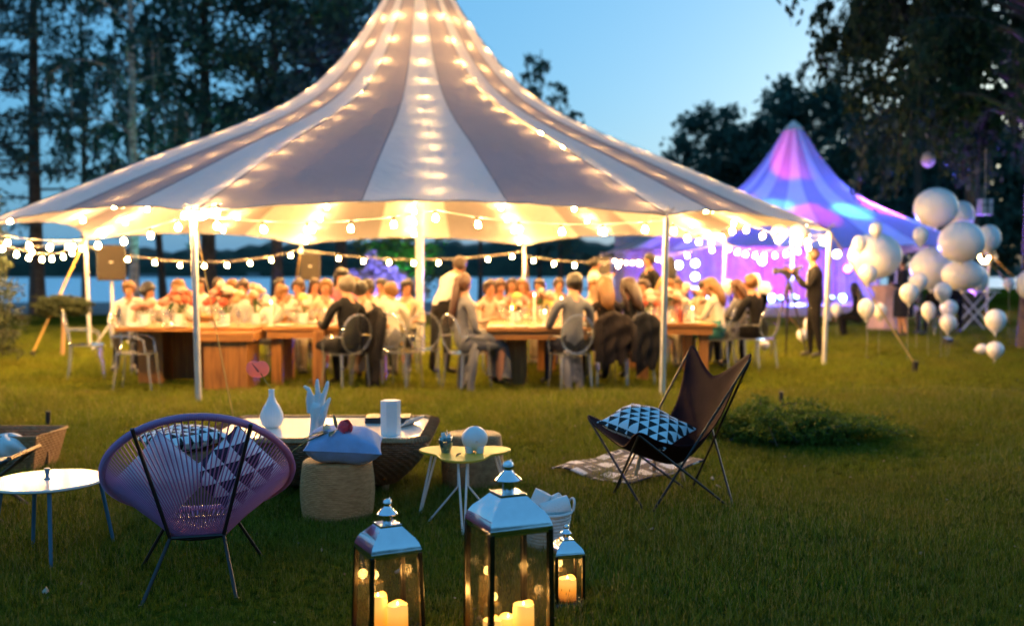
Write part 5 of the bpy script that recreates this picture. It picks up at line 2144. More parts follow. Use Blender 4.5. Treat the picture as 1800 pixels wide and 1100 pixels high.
for q in (-1, 1):
    mb = MB()
    mb.tube([(q * 0.255, -0.21, 0.40), (q * 0.255, 0.21, 0.40)], 0.014, 8)
    mb.build('rail', M['bronze'], t)


# ---------------------------------------------------------------- juniper
def juniper():
    c0 = gnd(1392, 782)
    t = thing('juniper_shrub', 'low spreading juniper lying over the lawn to the right of the leather chair', 'shrub', c0)
    rs_ = np.random.RandomState(44)
    mb = MB()
    C = []
    for i in range(64):
        a = rs_.uniform(-0.5, 3.7)
        if i < 20:
            a = rs_.normal(0.25, 0.22)
        ex = 1.0 if math.cos(a) > 0 else 0.62
        L = rs_.uniform(0.45, 1.15) * (1.25 if i < 20 else 0.85) * ex
        h = rs_.uniform(0.0, 0.16) + (0.12 if i % 7 == 0 else 0)
        st_ = Vector((rs_.normal() * 0.18 - 0.2, rs_.normal() * 0.2 + 0.2, 0.02))
        pts = [st_ + Vector((math.cos(a) * L * s, math.sin(a) * L * 1.1 * s, h * math.sin(PI * min(1, s * 0.85)) + 0.03)) for s in (0, .25, .5, .75, 1)]
        mb.tube(pts, [0.006, 0.005, 0.004, 0.003, 0.002], 4)
        P = np.array([tuple(p) for p in pts])
        n = 380
        s = rs_.uniform(0.1, 1.0, n)
        k = np.minimum(3, (s * 4).astype(int))
        B = P[k] + (P[k + 1] - P[k]) * (s * 4 - k)[:, None]
        C.append(B + rs_.normal(size=(n, 3)) * np.array([0.045, 0.045, 0.024]))
    C = np.concatenate(C)
    C[:, 2] = np.abs(C[:, 2])
    V, Fc = leaves_np(C, 0.050, rs_, aspect=0.30)
    o = bpy.data.objects.new('foliage', np_mesh('foliage', V, Fc, leaf_mat('juniper_needle', (0.045, 0.090, 0.012), (0.13, 0.18, 0.022), 0.3)))
    col.objects.link(o)
    o.parent = t
    mb.build('branches', M['bark_dark'], t)


juniper()

# scattered fallen petals / leaves
M['petal_pale'] = mat('pale_petal', (0.35, 0.24, 0.16), 0.7, c2=(0.5, 0.4, 0.3))
for i, (px, py) in enumerate(((1252, 842), (1262, 856), (425, 690), (1145, 932), (700, 1005), (80, 1040))):
    g = gnd(px, py, 0.045)
    mb = MB()
    mb.grid(lambda a, b: ((a - .5) * 0.028 * math.sin(PI * (0.1 + 0.8 * b)), (b - .5) * 0.034, 0.010 * math.sin(PI * a) + 0.008 * b), 4, 4)
    tag(mb.build('fallen_petal', M['petal_pale'], None, g, (0.2, 0.1, i * 1.3), smooth=80, solid=0.001), ['pale dead leaf by the rear feet of the leather chair', 'second dead leaf by the rear feet of the leather chair, the nearer one', 'pale petal on the lawn in front of the oak table block', 'pale petal on the lawn in front of the leather chair', 'pale petal on the lawn above the medium lantern', 'pale petal on the dark lawn under the round white table'][i], 'leaf')
# ================================================================== BANQUET UNDER THE TENT
def table(label, x0, x1, y0, y1, h=0.76, legs=None, slabs=None, group='oak banquet tables', th=0.045, apron=0.10, planks=5):
    cx_, cy_ = (x0 + x1) / 2, (y0 + y1) / 2
    t = thing('banquet_table', label, 'table', (cx_, cy_, 0), 0, group)
    n = planks
    for i in range(n):
        a = y0 + (y1 - y0) * i / n
        b = y0 + (y1 - y0) * (i + 1) / n
        mb = MB()
        mb.box(x0 - cx_, x1 - cx_, a - cy_ + 0.002, b - cy_ - 0.002, h - th, h - 0.001 * (i % 2))
        mb.build('plank', M['plank_wood'], t, smooth=0, bevel=0.003)
    if apron:
        for y in (y0 + 0.03, y1 - 0.06):
            mb = MB()
            mb.box(x0 - cx_ + 0.05, x1 - cx_ - 0.05, y - cy_, y - cy_ + 0.03, h - th - apron, h - th - 0.001)
            mb.build('apron', M['plank_wood'], t, smooth=0)
    for (x, y, w, d) in legs or []:
        mb = MB()
        mb.box(x - cx_ - w / 2, x - cx_ + w / 2, y - cy_ - d / 2, y - cy_ + d / 2, 0, h - th - 0.002)
        mb.build('leg', M['post_wood'], t, smooth=0, bevel=0.004)
    for (xa, xb, ya, yb, za, zb) in slabs or []:
        mb = MB()
        mb.box(xa - cx_, xb - cx_, ya - cy_, yb - cy_, za, zb)
        mb.build('end_block', M['post_wood'], t, smooth=0, bevel=0.005)
    return t


# left: thick block table with a dark hollow front, then a narrower one joined to it
tl = table('oak banquet table at the left with a thick square block leg', -4.92, -3.20, 12.30, 13.5, slabs=[(-3.78, -3.24, 12.16, 12.75, 0.0, 0.60), (-4.88, -4.55, 12.95, 13.35, 0.0, 0.70), (-4.54, -3.80, 13.28, 13.34, 0.02, 0.70)], apron=0.0)
mb = MB()
mb.box(-3.82 + 4.06, -3.16 + 4.06, 12.10 - 12.9, 12.80 - 12.9, 0.602, 0.712)
mb.build('corner_beam', M['plank_wood'], tl, smooth=0, bevel=0.005)
table('oak banquet table between the block table and the man in the dark suit', -3.14, -1.62, 12.5, 13.5, legs=[(-3.0, 12.7, .13, .13), (-2.42, 12.45, .14, .14), (-1.75, 13.3, .13, .13), (-3.0, 13.35, .13, .13)])
table('oak pedestal table between the ponytailed woman and the man in the grey suit', -0.32, 0.98, 12.25, 14.9, legs=[(0.06, 12.75, .26, .20), (0.5, 14.4, .26, .20)], planks=8)
table('oak banquet table right of the front right pole, set under white flowers', 1.62, 2.72, 13.2, 14.8, legs=[(1.76, 13.4, .14, .14), (2.58, 13.4, .12, .12), (1.76, 14.6, .12, .12), (2.58, 14.6, .12, .12)], planks=6)
table('far oak banquet table on the left, behind the guests who face the lawn', -5.3, -1.5, 15.6, 16.6, legs=[(-5.1, 15.8, .12, .12), (-1.7, 15.8, .12, .12), (-5.1, 16.4, .12, .12), (-1.7, 16.4, .12, .12)])
table('far oak banquet table in the middle, near the rear centre pole', -0.7, 1.9, 17.6, 18.6, legs=[(-.5, 17.8, .12, .12), (1.7, 17.8, .12, .12), (-.5, 18.4, .12, .12), (1.7, 18.4, .12, .12)])


# ---------------------------------------------------------------- clear armchairs
def chair_parts():
    P = {}
    mb = MB()
    ol = []
    for i in range(24):
        a = 2 * PI * i / 24
        c, s = math.cos(a), math.sin(a)
        k = (abs(c) ** 3.2 + abs(s) ** 3.2) ** (-1 / 3.2)
        ol.append((0.235 * c * k * (1.0 + 0.10 * s), 0.225 * s * k))
    mb.prism(ol, 0.445, 0.463)
    P['seat'] = mb.mesh('seat', M['acrylic'], 40)
    mb = MB()
    rim = []
    for i in range(28):
        a = 2 * PI * i / 28
        rim.append(Vector((0.205 * math.cos(a), -0.205 - 0.10 * (0.25 + 0.24 * math.sin(a) + .0) * 1.6, 0.70 + 0.235 * math.sin(a))))
    c = Vector((0, -0.265, 0.70))
    V = [c] + rim
    mb.add(V, [(0, 1 + (i + 1) % 28, 1 + i) for i in range(28)], 1)
    mb.tube(rim, 0.012, 6, closed=True)
    P['backrest'] = mb.mesh('backrest', [M['acrylic'], M['acrylic_thin']], 50)
    for s, n in ((-1, 'l'), (1, 'r')):
        mb = MB()
        mb.tube([(s * 0.205, -0.25, 0.665), (s * 0.235, -0.10, 0.672), (s * 0.245, 0.06, 0.66), (s * 0.235, 0.15, 0.62), (s * 0.225, 0.17, 0.46)], 0.013, 6)
        P['arm' + n] = mb.mesh('arm', M['acrylic'], 50)
    for x, y, n in ((-.19, .19, 'a'), (.19, .19, 'b'), (-.18, -.19, 'c'), (.18, -.19, 'd')):
        mb = MB()
        mb.tube([(x, y, 0.447), (x * 1.03, y * 1.05, 0.25), (x * 1.10, y * 1.22, 0.0)], [0.021, 0.017, 0.011], 7)
        P['leg' + n] = mb.mesh('leg', M['acrylic'], 50)
    return P


CP = chair_parts()


def ghost_chair(x, y, face, label, group='clear acrylic armchairs'):
    """face: direction the sitter looks, degrees from +Y counter-clockwise"""
    t = thing('acrylic_chair', label, 'chair', (x, y, 0), R(face), group)
    share('seat', CP['seat'], t)
    share('backrest', CP['backrest'], t)
    for n in 'lr':
        share('arm', CP['arm' + n], t)
    for n in 'abcd':
        share('leg', CP['leg' + n], t)
    return t


ghost_chair(fx(150, 13.6), 13.6, -70, 'empty clear acrylic armchair, the farther of two left of the block table')
ghost_chair(fx(238, 12.25), 12.25, -85, 'empty clear acrylic armchair in front of the left end of the block table')
ghost_chair(fx(742, 12.8), 12.8, 10, 'empty clear acrylic armchair right of the one with the black jacket')

# ---------------------------------------------------------------- people
SKIN = {'fair': mat('fair_skin', (0.38, 0.17, 0.09), 0.5, var=0.05), 'tan': mat('tan_skin', (0.42, 0.22, 0.14), 0.5, var=0.05)}
M['shoe'] = mat('dark_shoe', (0.02, 0.018, 0.016), 0.4)
M['eye'] = mat('eye_dark', (0.02, 0.018, 0.016), 0.2)
M['lip'] = mat('lip', (0.40, 0.14, 0.12), 0.45)
CLOTH = {}


def cloth(key, c, rough=0.85, **kw):
    if key not in CLOTH:
        CLOTH[key] = mat('cloth_' + key, c, rough, var=0.12, vscale=9, bump=0.5, bscale=14, spec=0.2, **kw)
    return CLOTH[key]


cloth('white', (0.58, 0.55, 0.50)); cloth('cream', (0.52, 0.45, 0.33)); cloth('dark', (0.007, 0.006, 0.007)); cloth('brown', (0.014, 0.010, 0.009))
cloth('grey', (0.115, 0.12, 0.135)); cloth('taupe', (0.17, 0.165, 0.17)); cloth('peach', (0.52, 0.40, 0.31)); cloth('teal', (0.03, 0.14, 0.13))
cloth('navy', (0.010, 0.012, 0.025)); cloth('pink', (0.40, 0.13, 0.17)); cloth('camel', (0.34, 0.20, 0.09)); cloth('charcoal', (0.009, 0.009, 0.010))
cloth('yellow', (0.62, 0.48, 0.16)); cloth('ivory', (0.56, 0.50, 0.40)); cloth('plum', (0.10, 0.04, 0.06))
HAIR = {k: mat('hair_' + k, c, 0.45, var=0.3, vscale=30, bump=0.5, bscale=60, stretch=(4, 4, 1)) for k, c in dict(dark=(0.008, 0.005, 0.004), brown=(0.030, 0.012, 0.005), auburn=(0.055, 0.018, 0.006), blond=(0.15, 0.065, 0.014), grey=(0.10, 0.08, 0.06)).items()}


def hash_label(s):
    h = 7
    for c in s:
        h = (h * 31 + ord(c)) % 1000003
    return h


def rotx(p, a, o):
    c, s = math.cos(a), math.sin(a)
    y, z = p[1] - o[1], p[2] - o[2]
    return Vector((p[0], o[1] + y * c + z * s, o[2] - y * s + z * c))


def person(label, x, y, face, pose='sit', lean=0.0, head=0.0, nod=0.0, top='white', bottom='dark', hair='brown', style='short', skin='fair', arms='table', scale=1.0, female=False, group=None, skirt=None, seat=0.46, jacket_open=None, footz=0.0, twist=0.0):
    """face: heading in degrees (0 = +Y, ccw); lean forward deg; head: extra yaw deg; nod: pitch deg"""
    t = thing('person', label, 'person', (x, y, footz), R(face), group)
    t.scale = (scale,) * 3
    sw = 0.165 if female else 0.195
    hz = seat + 0.09 if pose == 'sit' else 0.94
    PV = Vector((0, 0 if pose != 'sit' else -0.04, hz))
    Vx, Rd, Ed, Tg = [], [], [], []

    def add(p, r, par, tg):
        Vx.append(Vector(p)); Rd.append(r); Tg.append(tg)
        if par is not None:
            Ed.append((par, len(Vx) - 1))
        return len(Vx) - 1
    ln = R(lean)
    pr_ = random.Random(hash_label(label))
    side_ = R(pr_.uniform(-8, 8)) if pose == 'sit' else R(pr_.uniform(-2, 2))
    head += pr_.uniform(-32, 32) if pose == 'sit' else pr_.uniform(-10, 10)
    nod += pr_.uniform(-4, 14)
    if pose == 'sit' and arms == 'table' and Vector((x, y)).length > 13.4:
        arms = pr_.choice(['table', 'table', 'face', 'lap', 'folded'])

    def up(dx, dy, dz):
        p = rotx(PV + Vector((dx, dy, dz)), ln, PV)
        q = p - PV
        return PV + Vector((q.x * math.cos(side_) + q.z * math.sin(side_), q.y, -q.x * math.sin(side_) + q.z * math.cos(side_)))
    wv = 0.80 if female else (1.14 if jacket_open else 1.02)
    pel = add(PV, (0.145, 0.115), None, 'bottom')
    wa = add(up(0, 0.0, 0.17), (0.125 * wv, 0.098 * wv), pel, 'top')
    ch = add(up(0, 0.01, 0.34), (0.155 * wv, 0.112 * wv), wa, 'top')
    nb = add(up(0, 0.0, 0.47), (0.085, 0.072), ch, 'top')
    nk = add(up(0, 0.012, 0.545), (0.052, 0.054), nb, 'skin')
    hd = up(0, 0.030, 0.675)
    jaw = add(up(0, 0.035, 0.605), (0.058, 0.066), nk, 'skin')
    sk = add(hd, (0.074, 0.088), jaw, 'skin')
    cr = add(hd + Vector((0, -0.008, 0.070)), (0.055, 0.066), sk, 'skin')
    hands = []
    for s in (-1, 1):
        sh = add(up(s * sw, -0.005, 0.42), (0.066, 0.062) if not female else (0.054, 0.052), nb, 'top')
        S = Vx[sh]
        if arms == 'table':
            el = S + Vector((s * 0.06, 0.12, -0.255)); wr = S + Vector((s * -0.01, 0.34, -0.20)); hn = wr + Vector((-s * 0.035, 0.085, -0.005))
        elif arms == 'lap':
            el = S + Vector((s * 0.05, 0.03, -0.28)); wr = S + Vector((s * -0.06, 0.22, -0.36)); hn = wr + Vector((-s * 0.05, 0.07, -0.01))
        elif arms == 'face':
            el = S + Vector((s * 0.08, 0.20, -0.20)); wr = S + Vector((-s * 0.03, 0.25, 0.04)); hn = wr + Vector((-s * 0.05, 0.01, 0.08))
        elif arms == 'raise' and s > 0:
            el = S + Vector((0.12, 0.12, -0.06)); wr = S + Vector((0.12, 0.16, 0.20)); hn = wr + Vector((0.0, 0.01, 0.09))
        elif arms == 'raise':
            el = S + Vector((s * 0.05, 0.10, -0.26)); wr = S + Vector((0, 0.30, -0.20)); hn = wr + Vector((0, .08, 0))
        elif arms == 'camera':
            el = S + Vector((s * 0.07, 0.13, -0.25)); wr = S + Vector((-s * 0.08, 0.34, 0.02)); hn = wr + Vector((-s * 0.05, 0.07, 0.03))
        elif arms == 'serve':
            el = S + Vector((s * 0.05, 0.08, -0.27)); wr = S + Vector((s * -0.02, 0.30, -0.36)); hn = wr + Vector((0, 0.085, -0.03))
        elif arms == 'folded':
            el = S + Vector((s * 0.07, 0.05, -0.27)); wr = S + Vector((-s * 0.10, 0.21, -0.22)); hn = wr + Vector((-s * 0.08, 0.02, 0.03))
        else:
            el = S + Vector((s * 0.06, -0.01, -0.29)); wr = S + Vector((s * 0.06, 0.06, -0.54)); hn = wr + Vector((0, 0.02, -0.085))
        ar = 0.043 if female else 0.052
        e = add(el, ar, sh, 'top')
        w = add(wr, ar * 0.66, e, 'top')
        h1 = add(wr.lerp(hn, 0.45), (0.034, 0.022), w, 'skin')
        h2 = add(hn, (0.038, 0.020), h1, 'skin')
        hands.append((wr, hn, s))
        hp_ = add(PV + Vector((s * 0.085, 0.02, -0.03)), 0.105 if not female else 0.098, pel, 'bottom')
        if pose == 'sit':
            kn = PV + Vector((s * 0.115, 0.46, -0.035)); an = kn + Vector((s * 0.01, 0.02 - 0.06 * (s > 0), 0.09 - kn.z)); to = an + Vector((s * 0.02, 0.16, -0.045))
        elif pose == 'crouch':
            kn = PV + Vector((s * 0.16, 0.40, 0.05)); an = kn + Vector((0, -0.12, 0.09 - kn.z)); to = an + Vector((s * 0.02, 0.16, -0.045))
        else:
            st_ = 0.10 * s if arms != 'camera' else 0.14 * s
            kn = PV + Vector((s * 0.095, 0.03 + st_ * 0.3, -0.44)); an = Vector((s * 0.105, -0.01 + st_ * 0.5, 0.09)); to = an + Vector((s * 0.03, 0.16, -0.045))
        k = add(kn, 0.070, hp_, 'bottom')
        lt = 'bottom' if not skirt else 'skin'
        mid = add(kn.lerp(an, 0.4), 0.056, k, lt)
        a = add(an, 0.042, mid, lt)
        add(to, (0.042, 0.032), a, 'shoe')
    # twist / head turn
    hy = R(head)
    me = skin_mesh(Vx, Ed, Rd, pel, 1)
    mats = [CLOTH[top], CLOTH[bottom], SKIN[skin], M['shoe'], M['eye'], M['lip']]
    idx = {'top': 0, 'bottom': 1, 'skin': 2, 'shoe': 3}
    for m_ in mats:
        me.materials.append(m_)
    segs = [(Vx[a], Vx[b], idx[Tg[b]]) for a, b in Ed]
    A = np.array([tuple(s[0]) for s in segs]); B = np.array([tuple(s[1]) for s in segs]); K = np.array([s[2] for s in segs])
    nf = len(me.polygons)
    cen = np.empty(nf * 3)
    me.polygons.foreach_get('center', cen)
    cen = cen.reshape(-1, 3)
    AB = B - A
    L2_ = (AB ** 2).sum(1) + 1e-9
    tt = np.clip(((cen[:, None, :] - A[None]) * AB[None]).sum(2) / L2_[None], 0, 1)
    Dm = np.linalg.norm(cen[:, None, :] - (A[None] + tt[..., None] * AB[None]), axis=2)
    mi = K[np.argmin(Dm, 1)]
    bm_ = MB()
    bm_.v = [tuple(v.co) for v in me.vertices]
    bm_.f = [tuple(p.vertices) for p in me.polygons]
    bm_.m = [int(i) for i in mi]
    bpy.data.meshes.remove(me)
    # face and fingers
    Rh = Matrix.Rotation(hy, 3, 'Z') @ Matrix.Rotation(-R(nod) - ln * 0.5, 3, 'X')

    def hp2(dx, dy, dz):
        return hd + Rh @ Vector((dx, dy, dz))
    for s in (-1, 1):
        bm_.sphere(hp2(s * 0.031, 0.080, 0.012), (0.012, 0.009, 0.009), 6, 4, 4)
        e0 = hp2(s * 0.078, 0.0, -0.008)
        bm_.sphere(e0, (0.014, 0.022, 0.032), 6, 5, 2)
    bm_.tube([hp2(0, 0.078, 0.022), hp2(0, 0.098, -0.012), hp2(0, 0.106, -0.024), hp2(0, 0.082, -0.032)], [0.009, 0.013, 0.015, 0.010], 6, 2)
    bm_.tube([hp2(-0.026, 0.074, -0.058), hp2(0, 0.086, -0.056), hp2(0.026, 0.074, -0.058)], [0.004, 0.009, 0.004], 5, 5)
    for wr, hn, s in hands:
        d = (hn - wr).normalized()
        sd_ = d.cross(Vector((0, 0, 1)))
        if sd_.length < 0.1:
            sd_ = Vector((1, 0, 0))
        sd_.normalize()
        dn = d.cross(sd_)
        if dn.z > 0:
            dn = -dn
        for q, (o_, L_) in enumerate(((-0.028, 0.062), (-0.010, 0.074), (0.009, 0.070), (0.027, 0.055))):
            b = hn + sd_ * o_ + d * 0.008
            bm_.tube([b, b + d * L_ * 0.5 + dn * 0.004, b + d * L_ * 0.8 + dn * 0.022], [0.0095, 0.0085, 0.0065], 5, 2)
        b = wr.lerp(hn, 0.5) - sd_ * s * 0.026
        bm_.tube([b, b - sd_ * s * 0.026 + d * 0.022, b - sd_ * s * 0.030 + d * 0.050], [0.011, 0.010, 0.007], 5, 2)
    bm_.build('body', mats, t, smooth=80)
    # hair
    hb = MB()
    hb.sphere((0, -0.018, 0.020), (0.100, 0.112, 0.110), 16, 12)
    for i, v in enumerate(hb.v):
        v = Vector(v)
        if v.y > 0.028 and v.z < 0.052:
            v = Vector((v.x * 0.72, v.y * 0.62, v.z * 0.8 + 0.01))
        v *= 1 + (0.05 * math.sin(v.x * 60 + v.z * 40 + x * 9) + 0.05 * math.sin(v.x * 23 - v.z * 31 + y * 7)) * (1 if v.y < 0.03 else 0.3)
        hb.v[i] = tuple(v)
    if style in ('long', 'ponytail'):
        wd = 1.55 if style == 'long' else 0.62
        lo = -0.34 if style == 'long' else -0.52
        pts = [(0, -0.06, 0.05), (0, -0.098, -0.05), (0, -0.118, -0.16), (0, -0.125, lo * 0.75), (0.01, -0.12, lo)]
        k = len(hb.v)
        hb.tube(pts, [0.055, 0.066, 0.062, 0.052, 0.018], 10)
        for i in range(k, len(hb.v)):
            v = hb.v[i]
            hb.v[i] = (v[0] * wd + 0.008 * math.sin(v[2] * 30), v[1] + 0.006 * math.sin(v[0] * 120), v[2])
        if style == 'long':
            for s in (-1, 1):
                hb.tube([(s * 0.07, 0.02, 0.05), (s * 0.092, 0.01, -0.06), (s * 0.095, -0.01, -0.17), (s * 0.085, -0.02, lo * 0.9)], [0.026, 0.034, 0.034, 0.012], 7)
    elif style == 'bun':
        hb.sphere((0, -0.115, 0.035), 0.05, 10, 8)
    elif style == 'bob':
        hb.tube([(0, -0.05, 0.05), (0, -0.07, -0.03), (0, -0.07, -0.11)], [0.08, 0.092, 0.066], 12)
    hb.v = [tuple(hd + Rh @ Vector(v)) for v in hb.v]
    hb.build('hair', HAIR[hair], t, smooth=80)
    if skirt:
        kb = MB()
        zt = PV.z
        if pose == 'sit':
            pts = [PV + Vector((0, -0.04, 0.09)), PV + Vector((0, 0.14, 0.045)), PV + Vector((0, 0.36, 0.03)), PV + Vector((0, 0.50, -0.10)), PV + Vector((0, 0.52, -0.28)), Vector((0, PV.y + 0.50, 0.12))]
            kb.tube(pts, [0.15, 0.17, 0.19, 0.17, 0.18, 0.21], 14, flat=0.62)
        else:
            kb.lathe([(0.155, zt + 0.10), (0.19, zt - 0.06), (0.20, zt - 0.25), (0.21, zt - 0.5)], 18, rmod=lambda a, z: 1 + 0.05 * math.sin(a * 7) * (zt - z))
        kb.build('skirt', CLOTH[skirt], t, smooth=80)
    if jacket_open:
        jb = MB()
        c0 = up(0, 0.105, 0.40)
        jb.add([up(-0.07, 0.112, 0.45), up(0.07, 0.112, 0.45), up(0.075, 0.150, 0.02), up(-0.075, 0.150, 0.02)], [(0, 1, 2, 3)])
        jb.build('shirt_front', CLOTH[jacket_open], t, solid=0.006)
    return t


def seated(label, x, y, face, chair='clear acrylic armchair', **kw):
    t = person(label, x, y, face, **kw)
    s = kw.get('scale', 1.0)
    ghost_chair(x, y, face, chair)
    return t


G1 = 'guests at the left tables'
G2 = 'guests at the right tables'
Q = 'clear acrylic armchair under the '
# main figures, left to right
seated('grey-haired man in a dark suit seen from behind, turned to the left', fx(606, 12.15), 12.2, 42, Q + 'man in the dark suit', top='charcoal', bottom='charcoal', hair='grey', lean=7, head=-6, arms='table', scale=1.05, group=G1)
seated('fair man in a white shirt bending forward, right of the dark-suited man', fx(682, 13.2), 13.2, 12, Q + 'fair man in the white shirt', top='ivory', bottom='taupe', hair='blond', lean=24, arms='table', scale=1.03, group=G1)
seated('woman in a long peach dress with her back to us beside the dark-suited man', fx(648, 13.0), 12.9, 6, Q + 'woman in the peach dress', top='peach', bottom='peach', skirt='peach', hair='dark', style='bun', female=True, lean=8, group=G1)
seated('woman with a long brown ponytail in a taupe sweater seen from behind, facing right', fx(820, 12.2), 12.25, -52, Q + 'ponytailed woman', top='taupe', bottom='grey', skirt='grey', hair='auburn', style='ponytail', female=True, lean=2, head=-20, arms='lap', scale=1.06, group=G2)
seated('dark-haired man in a grey suit jacket seen from behind at the oak pedestal table', fx(1003, 12.2), 12.2, 16, Q + 'man in the grey jacket', top='grey', bottom='navy', hair='dark', lean=4, arms='table', scale=1.07, group=G2)
seated('woman with long blond hair seen from behind, right of the man in the grey jacket', fx(1066, 12.7), 12.7, 14, Q + 'long-haired blond woman', top='brown', bottom='brown', hair='blond', style='long', female=True, lean=4, scale=1.04, group=G2)
seated('woman with long brown hair seen from behind, by the front right pole', fx(1112, 12.9), 12.9, 24, Q + 'brown-haired woman by the pole', top='charcoal', bottom='dark', hair='brown', style='long', female=True, lean=3, scale=1.03, group=G2)
seated('woman with wavy blond hair in a cream sweater and teal skirt, facing left', fx(1262, 14.7), 14.7, 62, Q + 'woman in the cream sweater', top='ivory', bottom='teal', skirt='teal', hair='blond', style='long', female=True, lean=14, scale=1.04, group=G2)
seated('brown-haired woman in a taupe top between the cream-sweatered woman and the man in black', fx(1303, 15.0), 15.1, 48, Q + 'brown-haired woman in taupe', top='taupe', bottom='taupe', hair='auburn', style='long', female=True, lean=8, group=G2)
seated('fair man in a black suit with his back turned, last guest at right', fx(1330, 14.9), 14.85, 34, Q + 'man in the black suit', top='dark', bottom='dark', hair='blond', lean=6, scale=1.06, group=G2)
# facing guests on the left
seated('dark-haired guest in a white shirt leaning on the left end of the block table', fx(255, 14.2), 14.2, 205, Q + 'dark-haired guest at the far left', top='white', bottom='dark', hair='dark', lean=20, head=60, group=G1)
seated('blond woman in ivory, second from the left behind the flowers', fx(312, 14.4), 14.4, 182, Q + 'blond woman in ivory', top='ivory', bottom='ivory', hair='blond', style='bob', female=True, lean=4, group=G1)
seated('brown-haired guest in a white shirt half hidden by the flowers on the block table', fx(436, 14.3), 14.3, 178, Q + 'brown-haired guest by the flowers', top='white', bottom='dark', hair='brown', lean=5, group=G1)
seated('blond guest in a white shirt seen from the side, hunched over the table', fx(468, 13.9), 14.0, 240, Q + 'hunched blond guest', top='white', bottom='taupe', hair='blond', lean=26, arms='face', group=G1)
seated('brown-haired woman in ivory facing us, left of the blond woman with a bob', fx(525, 14.4), 14.4, 180, Q + 'brown-haired woman in ivory', top='ivory', bottom='ivory', hair='brown', style='bob', female=True, arms='face', group=G1)
seated('blond woman with a bob in cream facing us, just left of the dark-suited man', fx(566, 14.3), 14.3, 170, Q + 'blond woman with a bob', top='cream', bottom='cream', hair='blond', style='bob', female=True, group=G1)
seated('dark-haired woman in pink facing us above the dark-suited man', fx(592, 15.0), 15.0, 186, Q + 'dark-haired woman in pink', top='pink', bottom='pink', hair='dark', style='long', female=True, scale=1.12, group=G1)
seated('dark-haired man in a peach shirt facing left behind the fair man in white', fx(648, 14.4), 14.4, 150, Q + 'dark-haired man in peach', top='peach', bottom='dark', hair='dark', lean=6, group=G1)
seated('dark-haired man with a yellow tie facing us beside the centre pole', fx(712, 14.5), 14.5, 176, Q + 'man beside the centre pole', top='cream', bottom='dark', hair='dark', lean=4, jacket_open='yellow', group=G1)
seated('small guest with dark hair far behind the block table at the left', fx(352, 17.2), 17.2, 180, Q + 'small far guest at the left', top='white', bottom='dark', hair='brown', group=G1)
seated('far guest in a pale shirt in front of the second speaker', fx(498, 17.3), 17.3, 180, Q + 'far guest before the second speaker', top='ivory', bottom='dark', hair='dark', group=G1)
# right-hand table, far side
seated('brown-haired woman in peach facing us behind the ponytailed woman', fx(856, 14.6), 14.6, 214, Q + 'brown-haired woman in peach', top='peach', bottom='peach', hair='brown', style='bob', female=True, lean=5, group=G2)
seated('guest in pink raising a hand at the far end of the pedestal table', fx(898, 16.4), 16.4, 184, Q + 'guest raising a hand', top='pink', bottom='pink', hair='brown', female=True, style='long', arms='raise', group=G2)
seated('blond woman facing us across the flowers of the pedestal table', fx(922, 15.7), 15.7, 184, Q + 'blond woman across the flowers', top='peach', bottom='ivory', hair='blond', style='long', female=True, group=G2)
seated('brown-haired guest in yellow facing us, left of the grey-jacketed man', fx(952, 15.6), 15.7, 176, Q + 'guest in yellow', top='yellow', bottom='ivory', hair='brown', style='bob', female=True, group=G2)
seated('auburn-haired woman in ivory seen over the right shoulder of the grey jacket', fx(1016, 15.0), 15.0, 140, Q + 'auburn woman behind the grey jacket', top='ivory', bottom='ivory', hair='auburn', style='bob', female=True, group=G2)
seated('small blond guest just left of the long-haired blond woman', fx(1040, 14.7), 14.8, 170, Q + 'small blond guest', top='peach', bottom='ivory', hair='blond', style='bob', female=True, group=G2)
seated('guest in ivory facing us behind the table right of the front right pole', fx(1196, 15.6), 15.6, 176, Q + 'guest in ivory at the right table', top='ivory', bottom='ivory', hair='brown', style='bob', female=True, group=G2)
for px, Y, f_, lb, kw in (
        (392, 16.9, 180, 'far guest in white between the block table and the lake', dict(top='white', bottom='dark', hair='brown', style='bob', female=True)),
        (418, 15.2, 190, 'far guest in peach just right of the big pink flowers', dict(top='peach', bottom='dark', hair='blond', lean=6)),
        (545, 16.9, 176, 'far guest in cream below the second speaker', dict(top='cream', bottom='dark', hair='brown', style='long', female=True)),
        (622, 17.0, 182, 'far guest in pink left of the glowing violet bush', dict(top='pink', bottom='dark', hair='blond', style='bob', female=True)),
        (676, 16.6, 178, 'far guest in white in front of the glowing violet bush', dict(top='white', bottom='dark', hair='dark', arms='face')),
        (878, 15.2, 200, 'guest in ivory left of the one raising a hand', dict(top='ivory', bottom='dark', hair='auburn', style='bob', female=True, lean=8)),
        (974, 17.0, 176, 'far guest in peach seen over the left shoulder of the grey jacket', dict(top='peach', bottom='dark', hair='brown', arms='face')),
        (1134, 15.8, 168, 'guest in white with brown hair just left of the front right pole', dict(top='white', bottom='dark', hair='brown', lean=6)),
        (1165, 15.2, 190, 'guest in blush behind the flowers right of the front right pole', dict(top='pink', bottom='ivory', hair='blond', style='bob', female=True)),
        (1226, 15.5, 196, 'dark-haired guest in cream facing us left of the cream sweater', dict(top='cream', bottom='dark', hair='dark', style='bun', female=True, lean=8)),
        (228, 14.8, 190, 'guest in white at the very left end of the tables', dict(top='white', bottom='dark', hair='blond', lean=14, head=-30))):
    seated(lb, fx(px, Y), Y, f_, Q + lb.split(' in ')[0].split(' with ')[0] + ' in the background', group=G1 if px < 760 else G2, **kw)
